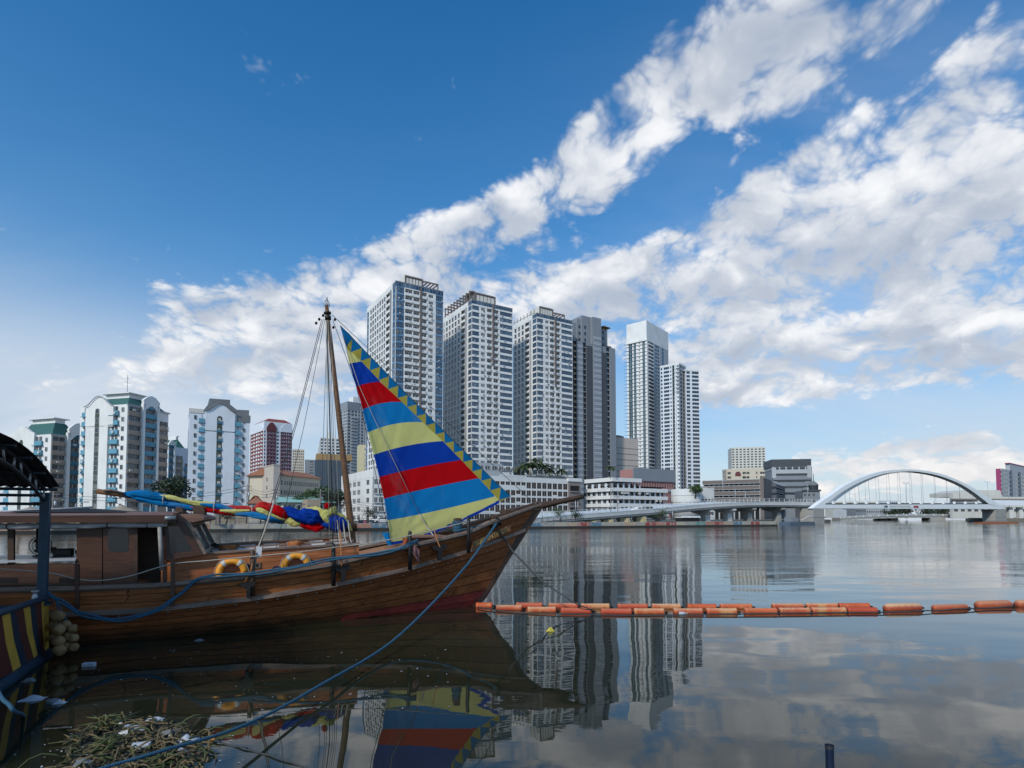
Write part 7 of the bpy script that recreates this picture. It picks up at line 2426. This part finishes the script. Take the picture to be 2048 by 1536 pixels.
rope('floating_line', [on_z(1192, 1226, .01), on_z(1165, 1240, .01), on_z(1122, 1248, .01), on_z(1098, 1262, .01), on_z(1080, 1285, .01), on_z(1060, 1310, -.01)], .012, rope_d, 'dark line floating on the water past a yellow bag')
rope('floating_line', [on_z(425, 1482, .01), on_z(470, 1492, .01), on_z(520, 1505, .01), on_z(600, 1530, .01), on_z(680, 1556, .01)], .010, rope_d, 'thin dark line lying on the water by the rubbish raft')
rope('mooring_rope', [at(-10, 1375, 6.6), at(10, 1402, 6.4), at(30, 1422, 6.3), on_z(48, 1432, .0)], .022, rope_b, 'blue rope end dipping into the water at the left margin')

# --- striped pontoon with its canopy, at the left margin
PC = Vector((-9.02, 11.05, 0)); pe = Vector((.44, -.898, 0)); pw_ = Vector((-.898, -.44, 0))
PT = empty('ferry_pontoon', PC, atan2(pw_.y, pw_.x), 'floating pontoon painted in yellow, red and navy stripes', 'pontoon')
PMI = (Matrix.Translation(PC) @ Matrix.Rotation(atan2(pw_.y, pw_.x), 4, 'Z')).inverted()
pn = Vector((.898, .44, 0))
def pf(px, py, out=0.0):
    """point of the striped end face"""
    return PMI @ on_plane(px, py, PC + pn * out, pn)
stripe_m = {}
for nm, c in (('pontoon_yellow', (.62, .37, .05)), ('pontoon_red', (.105, .022, .014)), ('pontoon_navy', (.010, .030, .050))):
    stripe_m[nm] = plain(nm, c, .6, 0, .45, 2.5, .1)
pblue = plain('pontoon_blue', (.011, .050, .088), .5, 0, .45, 4, .1)
m = MB(); m.box(.02, 9, .04, 6.5, -.4, 1.02); m.build('pontoon_body', stripe_m['pontoon_navy'], PT)
edges = [-64, -50, -30, -10, 4, 20, 32, 47, 60, 71, 83, 98]      # top x of stripe edges
lowx = [-40, -24, -6, 10, 26, 42, 55, 68, 76, 84, 90, 98]
order = ['pontoon_navy', 'pontoon_yellow', 'pontoon_red', 'pontoon_red', 'pontoon_yellow', 'pontoon_navy', 'pontoon_red', 'pontoon_yellow', 'pontoon_navy', 'pontoon_red', 'pontoon_yellow']
def ty(x): return 1232 - (x / 98) * 32
def by(x): return 1358 - (x / 98) * 58
for i in range(11):
    a, b_, c, d = edges[i], edges[i + 1], lowx[i + 1], lowx[i]
    m = MB()
    m.prism([pf(a, ty(a), .05), pf(b_, ty(b_), .05), pf((b_ * .6 + c * .4) - 1, (ty(b_) + by(c)) / 2, .05), pf(c, by(c), .05), pf(d, by(d), .05), pf((a * .6 + d * .4) - 1, (ty(a) + by(d)) / 2, .05)], PMI.to_3x3() @ (-pn * .045))
    fix_normals(m.build('stripe', stripe_m[order[i]], PT))
m = MB(); m.tube([pf(-90, 1262, .06), pf(0, 1226, .06), pf(100, 1193, .06)], .055, 8); m.build('edge_pipe', pblue, PT)
m = MB(); m.tube([pf(-90, 1420, .05), pf(0, 1372, .05), pf(98, 1306, .05)], .10, 8); m.build('fender_pipe', pblue, PT)
m = MB(); p = PMI @ at(70, 1194, 10.6); m.lathe([(.05, -.1), (.05, 0), (.035, .04), (.035, .08), (.06, .10), (.06, .12)], 12, 0, p); m.build('bollard', steel, PT)
# blue post and barrel-vaulted canopy
pp = at(87.5, 1100, 10.95); pp = PMI @ Vector((pp.x, pp.y, 0))
zt_ = at(87.5, 985, 10.95).z
m = MB(); m.box(pp.x - .075, pp.x + .075, pp.y - .075, pp.y + .075, 1.0, zt_); bevel(m.build('canopy_post', pblue, PT), .01, 1)
m = MB(); m.box(pp.x - .14, pp.x + .14, pp.y - .14, pp.y + .14, 1.0, 1.05); m.build('post_base', pblue, PT)
cdark = plain('canopy_dark', (.014, .020, .028), .6, 0, .4, 3)
pbar = plain('canopy_frame', (.020, .040, .055), .5, .2, .4, 4)
loc_e = PMI.to_3x3() @ pe; loc_w = PMI.to_3x3() @ pw_
CC = PMI @ PC
EDG = []
for px, py in ((120.5, 974), (112, 961), (101.6, 945.5), (84, 923), (63.5, 902), (32, 879), (0, 864.5)):
    q = PMI @ on_plane(px, py, PC + pn * .24, pn)
    EDG.append(((q - Vector((pp.x, pp.y, 0))).dot(loc_e), q.z))
sl = (EDG[-1][1] - EDG[-2][1]) / (EDG[-1][0] - EDG[-2][0])
for k in range(1, 8): EDG.append((EDG[6][0] + .5 * k, EDG[-1][1] + .5 * sl * max(0, 1 - k / 6)))
def vault(t):
    """height of the vaulted sheet, t metres from the far post towards us"""
    return interp(EDG, t)
def vp_(t, s, dz=0.0): return Vector((pp.x, pp.y, 0)) + loc_e * t + loc_w * s + Vector((0, 0, vault(t) + dz))
b = MB(); NC = 16; NW = 60
def vs_(u, v):
    t = EDG[0][0] + 6.2 * v; s = -.24 + 8 * u
    z = vault(t)
    return Vector((pp.x, pp.y, 0)) + loc_e * t + loc_w * s + Vector((0, 0, z + .016 * sin(u * 260)))
b.grid(vs_, 240, NC); b.grid(lambda u, v: vs_(1 - u, v) - Vector((0, 0, .012)), 240, NC)
b.build('canopy_roof', cdark, PT)
for dz, r in ((-.27, .030), (-.06, .030)):
    m = MB(); m.tube([vp_(6.0 * i / 18, 0, dz) for i in range(19)], r, 6); m.build('truss_chord', pbar, PT)
for i in range(14):
    t = .15 + .42 * i; m = MB(); m.tube([vp_(t, 0, -.27), vp_(t + (.1 if i % 2 else -.02), 0, -.06)], .018, 5); m.build('truss_web', steel, PT)
for i in range(7):
    m = MB(); m.tube([vp_(.1 + .8 * i, -.2, -.05), vp_(.1 + .8 * i, 8, -.05)], .03, 5); m.build('purlin', pbar, PT)
for py in (991, 1008):
    q = at(84, py, 10.95).z; m = MB(); s0 = Vector((pp.x, pp.y, q)); m.tube([s0, s0 + loc_w * 7], .032, 6); m.build('tie_bar', pbar, PT)
for k in (1.0, 2.1, 3.2): 
    q0_, q1_ = at(84, 991, 10.95).z, at(84, 1008, 10.95).z
    m = MB(); s0 = Vector((pp.x, pp.y, 0)) + loc_w * k; m.tube([s0 + Vector((0, 0, q0_)), s0 + Vector((0, 0, q1_))], .02, 5); m.build('tie_bar', pbar, PT)
sec = Vector((pp.x, pp.y, 0)) + loc_w * 5.2
m = MB(); m.box(sec.x - .075, sec.x + .075, sec.y - .075, sec.y + .075, 1.0, 3.2); m.build('canopy_post', pblue, PT)

# --- bundle of foam floats used as a fender
foam = plain('float_foam', (.34, .215, .095), .85, 0, .55, 4, .5, vary=.45)
FB = empty('fender_bundle', at(128, 1300, 10.9), 0, 'bunch of tan foam floats hanging between pontoon and hull', 'fender')
FB.location.z = 0
FL = [(116, 1232, 11.0, .115), (108, 1252, 11.1, .10), (117, 1260, 10.8, .105), (132, 1251, 11.0, .095), (145, 1257, 11.0, .085), (117, 1282, 10.8, .105), (135, 1273, 11.0, .095), (147, 1276, 11.0, .085), (119, 1300, 10.8, .11), (135, 1293, 11.0, .095), (148, 1294, 11.0, .085), (106, 1276, 11.1, .09)]
fm_ = []
for sd in range(3):
    m = MB(); rd = random.Random(sd); prof = [(.02, -1.0), (.62, -.98), (.92, -.84), (1.0, -.5), (1.03, .1), (1.0, .55), (.9, .86), (.55, .98), (.05, 1.0)]
    m.lathe([(r * (1 + rd.uniform(-.05, .05)), h) for r, h in prof], 14)
    fm_.append(m.mesh('float', foam))
for i, (x, y, d, r) in enumerate(FL):
    p = at(x, y, d) - FB.location
    o = inst('float', fm_[i % 3], FB, p, (radians(70 + 25 * sin(i * 2.1)), radians(40 * sin(i)), i * 1.3), (r * .9, r * .9, r * .82))
m = MB(); m.tube([at(112, 1196, 11.0) - FB.location, at(116, 1222, 11.0) - FB.location, at(118, 1300, 10.95) - FB.location], .012, 5); m.tube([at(112, 1196, 11.0) - FB.location, at(132, 1240, 11.05) - FB.location, at(136, 1296, 11.05) - FB.location], .012, 5); m.build('hanging_line', rope_b, FB)

# --- orange floating boom
def boom_mat(name, c1, c2):
    m, t, b = new_mat(name)
    co = obj_co(t); x, y, z = t.sep(co); r = obj_rnd(t)
    n = t.noise(t.xyz(x * 2.0 + r * 60.0, y * 3.0, z * 3.0), 1.6, 4.0, .6)[0]
    n3 = t.noise(t.xyz(x * 9.0 + r * 20.0, y * 9.0, z * 9.0), 1.5, 4.0, .65)[0]
    c = t.mix(t.step(n + (r - .5) * .3, .46, .66) * .8, c1, c2)
    c = t.mix(t.step(n3, .52, .66) * .55, c, sc(c1, .35))
    c = t.mix(t.step(t.math('FRACT', r * 7.31), .6, .75) * .6, c, (.42, .035, .018))
    c = t.mix(t.step(z * -1.0, .02, .13) * .75, c, sc(c1, .25))
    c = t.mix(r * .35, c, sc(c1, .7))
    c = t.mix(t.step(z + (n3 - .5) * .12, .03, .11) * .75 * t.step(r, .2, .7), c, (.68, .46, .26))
    t.put(b.inputs['Base Color'], c)
    b.inputs['Roughness'].default_value = .6
    bump(t, b, n, .3, .01)
    return m
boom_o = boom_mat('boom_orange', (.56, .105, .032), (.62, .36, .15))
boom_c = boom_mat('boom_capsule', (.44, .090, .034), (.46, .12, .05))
ORD = ['first', 'second', 'third', 'fourth', 'fifth', 'sixth', 'seventh', 'eighth', 'ninth', 'tenth', 'eleventh', 'twelfth', 'thirteenth', 'fourteenth']
def boom_float(x0, x1, y, lb, r=.125, caps=False, grp='floats of the orange boom', tilt=0.0):
    a, b_ = on_z(x0, y, 0), on_z(x1, y + tilt, 0)
    L = (b_ - a).length
    o = empty('boom_float', (a + b_) / 2, atan2(b_.y - a.y, b_.x - a.x), lb, 'float', grp)
    o.location.z = r * .45
    m = MB()
    if caps: prof = [(.02, -L / 2), (r * .7, -L / 2 + r * .15), (r, -L / 2 + r * .7), (r * 1.02, 0), (r, L / 2 - r * .7), (r * .7, L / 2 - r * .15), (.02, L / 2)]
    else: prof = [(r * .8, -L / 2), (r * 1.06, -L / 2 + .02), (r * 1.06, -L / 2 + .06), (r * .98, -L / 2 + .09), (r, 0), (r * .98, L / 2 - .09), (r * 1.06, L / 2 - .06), (r * 1.06, L / 2 - .02), (r * .8, L / 2)]
    m.lathe(prof, 18, 0, (0, 0, 0), (1, 0, 0)); m.build('shell', boom_c if caps else boom_o, o)
    m = MB(); m.tube([(L / 2 - .02, 0, 0), (L / 2 + .10, 0, -.02)], .03, 6); m.build('coupling', iron, o)
    return o
near = [(952, 985), (992, 1044), (1055, 1112), (1122, 1182), (1202, 1263), (1268, 1328), (1347, 1405), (1413, 1473), (1489, 1553), (1558, 1619), (1623, 1691), (1694, 1753)]
for i, (a, b_) in enumerate(near):
    y = interp([(950, 1209), (1000, 1215), (1060, 1219.5), (1200, 1224), (1400, 1223.5), (1760, 1221)], (a + b_) / 2)
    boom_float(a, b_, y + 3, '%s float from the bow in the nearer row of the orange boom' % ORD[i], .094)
far = [(1032, 1085), (1097, 1156), (1162, 1219), (1235, 1295), (1304, 1361), (1375, 1432), (1440, 1503), (1544, 1606), (1612, 1674), (1677, 1738)]
for i, (a, b_) in enumerate(far):
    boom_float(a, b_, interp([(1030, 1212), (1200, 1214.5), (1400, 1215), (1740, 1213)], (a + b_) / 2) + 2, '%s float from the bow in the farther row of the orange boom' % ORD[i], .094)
for i, (a, b_, y) in enumerate(((1769, 1841, 1220), (1865, 1934, 1218.5), (1952, 2021, 1214), (2032, 2110, 1212))):
    boom_float(a, b_, y + 1, '%s rounded single float past the double row of the boom' % ORD[i], .135 if i != 1 else .10, True, tilt=-2)
rope('floating_line', [on_z(955, 1215, .03), on_z(1060, 1226, .03), on_z(1300, 1230, .03), on_z(1760, 1224, .05), on_z(1860, 1221, .05), on_z(1945, 1217, .05), on_z(2030, 1213, .05)], .018, rope_d, 'dark cable threading the orange boom floats')
# --- blue pipe standing in the water
p = at(1660, 1536, 5.9)
BP = empty('blue_pipe', (p.x, p.y, 0), 0, 'dark blue steel pipe sticking out of the water near the viewer', 'post')
ph = at(1660, 1491, 5.9).z
m = MB(); m.tube([(0, 0, -1), (0, 0, ph)], .040, 16, caps=False); m.build('pipe', plain('pipe_blue', (.012, .022, .055), .4, .2, .4, 8), BP)
m = MB(); m.tube([(0, 0, ph - .03), (0, 0, ph + .006)], .043, 16, caps=False); m.lathe([(.034, ph - .02), (.034, ph - .019)], 12); m.build('pipe_rim', steel_d, BP)

# --- rubbish raft of water hyacinth
rd = random.Random(42)
mat_m = plain('rotting_mat', (.035, .030, .018), .9, 0, .6, 9, .6)
m = MB()
def matf(u, v):
    w = 2 * pi * u; k = v * (1 + .22 * noise.noise(Vector((cos(w) * 2.2, sin(w) * 2.2, 3))))
    p = on_z(278 + 142 * k * cos(w), 1505 + 64 * k * sin(w), 0)
    return p + Vector((0, 0, .012 * (1 - v) + .022 * noise.noise(p * 14) - (.02 if v > .95 else 0)))
m.grid(matf, 60, 14); tag(m.build('rotting_weed_mat', mat_m), 'dark matted weed under the floating rubbish', kind='stuff')
dry = plain('dry_stalk', (.17, .125, .062), .8, 0, .4, 6, 0, .6)
stalk_g = plain('green_stalk', (.10, .115, .035), .7, 0, .4, 6, 0, .6)
def raft_pt():
    while True:
        x, y = rd.uniform(125, 420), rd.uniform(1432, 1560)
        if ((x - 275) / 150) ** 2 + ((y - 1505) / 70) ** 2 < 1.0: return x, y
b1, b2 = MB(), MB()
for i in range(430):
    x, y = raft_pt()
    p = on_z(x, y, .01 + .02 * rd.random())
    w = rd.uniform(0, 2 * pi); L = rd.choice((.05, .08, .12, .2, .34)) * rd.uniform(.7, 1.3); bend = rd.uniform(-.8, .8); lift = rd.uniform(-.1, .35)
    pts = []
    for k in range(5):
        t = k / 4; a = w + bend * t
        pts.append(p + Vector((cos(a) * L * t, sin(a) * L * t, .015 + lift * L * sin(pi * t * .9))))
    (b1 if rd.random() < .65 else b2).tube(pts, [.008, .012, .011, .008, .004], 5)
tag(b1.build('dead_hyacinth_stalks', dry), 'tangle of dry water hyacinth stalks floating near the viewer', kind='stuff')
b3 = MB()
for i in range(260):
    x, y = raft_pt(); p = on_z(x, y, .02 + .03 * rd.random()); w = rd.uniform(0, 6.28); l = rd.uniform(.03, .075)
    a = Vector((cos(w), sin(w), rd.uniform(-.3, .5))) * l; c = Vector((-sin(w), cos(w), rd.uniform(-.3, .3))) * l * .45
    b3.add([p - a, p - a * .3 + c, p + a * .5 + c * .8, p + a, p + a * .5 - c * .8, p - a * .3 - c], [(0, 1, 2, 3, 4, 5)])
tag(b3.build('rotting_leaves', leaf_mat('rotting_leaf', (.05, .035, .015), (.09, .085, .03))), 'brown rotting leaves scattered through the rubbish raft', kind='stuff')
tag(b2.build('green_hyacinth_stalks', stalk_g), 'green water hyacinth stalks floating in the rubbish raft', kind='stuff')
def hyacinth(px, py, lb, n, L, seed):
    r2 = random.Random(seed); p = on_z(px, py, 0)
    o = empty('water_hyacinth', p, 0, lb, 'plant', 'water hyacinth plants')
    m = MB()
    for i in range(n):
        w = 2 * pi * i / n + r2.random() * .5; e = r2.uniform(.25, 1.3); l = L * r2.uniform(.6, 1.1)
        m.tube([(0, 0, .02), (cos(w) * l * .5 * cos(e), sin(w) * l * .5 * cos(e), .02 + l * .55 * sin(e)), (cos(w) * l * cos(e * .6), sin(w) * l * cos(e * .6), .02 + l * .75 * sin(e * .7))], [.012, .011, .005], 6)
    m.build('stalks', stalk_g, o)
    m = MB()
    for i in range(5):
        w = r2.random() * 6.28; q = Vector((cos(w) * .09, sin(w) * .09, .05)); a = Vector((cos(w), sin(w), .2)) * .06; s = Vector((-sin(w), cos(w), 0)) * .035
        m.add([q - a, q - a * .3 + s, q + a * .6 + s * .8, q + a, q + a * .6 - s * .8, q - a * .3 - s], [(0, 1, 2, 3, 4, 5)])
    m.build('leaves', leaf_mat('hyacinth_leaf_%d' % seed, (.03, .07, .012), (.07, .12, .03)), o)
hyacinth(205, 1462, 'spiky water hyacinth clump at the top of the rubbish raft', 15, .34, 1)
hyacinth(212, 1500, 'water hyacinth clump with green leaves in the middle of the raft', 12, .24, 2)
hyacinth(330, 1530, 'water hyacinth clump below the blue rope', 10, .22, 3)
foamw = plain('polystyrene', (.46, .49, .54), .7, 0, .3, 10)
plast = plain('clear_plastic', (.18, .19, .20), .25, 0, .3, 8)
def litter(kind, px, py, size, rz, lb, mat=foamw):
    p = on_z(px, py, 0)
    if kind == 'box':
        m = MB(); w, d_, h = size
        m.box(-w / 2, w / 2, -d_ / 2, d_ / 2, -.02, h); o = m.build('foam_box', mat, None, p, (radians(4), 0, rz)); bevel(o, min(h, d_) * .22, 2)
        return tag(o, lb, 'rubbish', 'floating rubbish')
    if kind == 'cup':
        o = empty('paper_cup', p, rz, lb, 'rubbish', 'floating rubbish')
        r, L = size
        m = MB(); m.tube([(0, 0, r * .6), (L, 0, r * .75)], [r * .75, r], 14, caps=False); m.lathe([(r * .74, 0), (r * .7, .004)], 14, 0, (0, 0, r * .6), (1, 0, .1)); m.build('cup_wall', mat, o)
        m = MB(); m.tube([(L + r * cos(0) * 0, r * cos(w), r * .75 + r * sin(w)) for w in [2 * pi * i / 16 for i in range(17)]], r * .09, 5); m.build('cup_rim', mat, o)
        return o
    if kind == 'bag':
        o = MB(); w, h = size; s = px * .13
        o.grid(lambda u, v: Vector(((u - .5) * w * (1 + .25 * noise.noise(Vector((u * 3, v * 3, s)))), (v - .5) * w * .6, max(-.01, h * (sin(pi * u) * sin(pi * v)) * (1 + .8 * noise.noise(Vector((u * 4 + s, v * 4, 1))))))), 10, 10)
        return tag(o.build('plastic_bag', mat, None, p, (0, 0, rz)), lb, 'rubbish', 'floating rubbish')
    if kind == 'bottle':
        o = empty('plastic_bottle', p, rz, lb, 'rubbish', 'floating rubbish')
        r, L = size
        MB().lathe([(.3 * r, 0), (r, .01), (r, L * .62), (r * .45, L * .82), (r * .4, L)], 12, 0, (0, 0, r * .4), (1, 0, .03)).build('bottle_body', mat, o)
        MB().lathe([(r * .46, L), (r * .46, L + .02)], 10, 0, (0, 0, r * .4), (1, 0, .03)).build('bottle_cap', ring_o, o)
        return o
litter('box', 282, 1499, (.19, .10, .075), .35, 'white foam box on the rubbish raft above the blue rope')
litter('cup', 236, 1474, (.04, .10), .5, 'white paper cup lying open in the middle of the raft', ring_w)
litter('cup', 233, 1452, (.035, .08), .2, 'grey paper cup at the upper edge of the raft', plast)
litter('box', 178, 1332, (.20, .10, .06), .2, 'white crumpled foam piece floating beside the hull')
litter('bag', 65, 1399, (.30, .05), .3, 'flat white plastic sheet floating by the pontoon')
litter('bag', 120, 1406, (.16, .04), .3, 'small white plastic scrap right of the flat sheet')
litter('bag', 57, 1362, (.20, .05), .3, 'grey plastic bag floating against the pontoon side', plast)
litter('bottle', 92, 1407, (.045, .20), .3, 'clear plastic bottle between the white scraps by the pontoon', plast)
litter('bag', 308, 1440, (.22, .04), .3, 'white scrap at the upper right of the rubbish raft')
litter('bag', 262, 1458, (.34, .05), .3, 'white plastic film behind the paper cup on the raft')
litter('bag', 345, 1470, (.34, .08), .1, 'grey plastic bag on the right part of the raft', plast)
litter('bag', 375, 1482, (.26, .06), .5, 'pale plastic bag beside the blue rope on the raft')
litter('bag', 165, 1532, (.26, .07), .2, 'pale crumpled bag at the lower left of the raft', plast)
litter('bag', 362, 1505, (.12, .05), .2, 'small white scrap below the blue rope on the raft')
litter('bag', 421, 1478, (.10, .08), .2, 'orange and white float scrap beside the blue rope', ring_o)
yel = plain('yellow_plastic', (.55, .45, .06), .5, 0, .3, 6)
litter('bag', 1101, 1262, (.21, .08), .2, 'crumpled yellow plastic bag floating off the bow', yel)
litter('bag', 1465, 1226, (.30, .10), .1, 'yellowish scrap caught on the orange boom', yel)
litter('bottle', 1358, 1229, (.05, .22), .1, 'pale plastic bottle caught on the orange boom', foamw)
litter('bag', 398, 1281, (.20, .03), .2, 'blue grey scrap floating below the hull amidships', plast)
# tiny flecks nobody would count
b = MB()
for i in range(420):
    if i < 240: x, y = raft_pt(); x += rd.gauss(0, 40); y += rd.gauss(0, 14)
    else: x, y = rd.uniform(150, 900), rd.uniform(1290, 1420)
    if y < 1285: continue
    if i >= 300 and rd.random() < .6: continue
    p = on_z(x, y, .006); s = rd.uniform(.008, .03)
    w = rd.uniform(0, 6.28); a = Vector((cos(w), sin(w), .1)) * s; c = Vector((-sin(w), cos(w), .1)) * s * .4
    b.add([p - a, p + c, p + a, p - c], [(0, 1, 2, 3)])
tag(b.build('floating_flecks', foamw), 'tiny pale flecks of rubbish scattered on the dark water', kind='stuff')
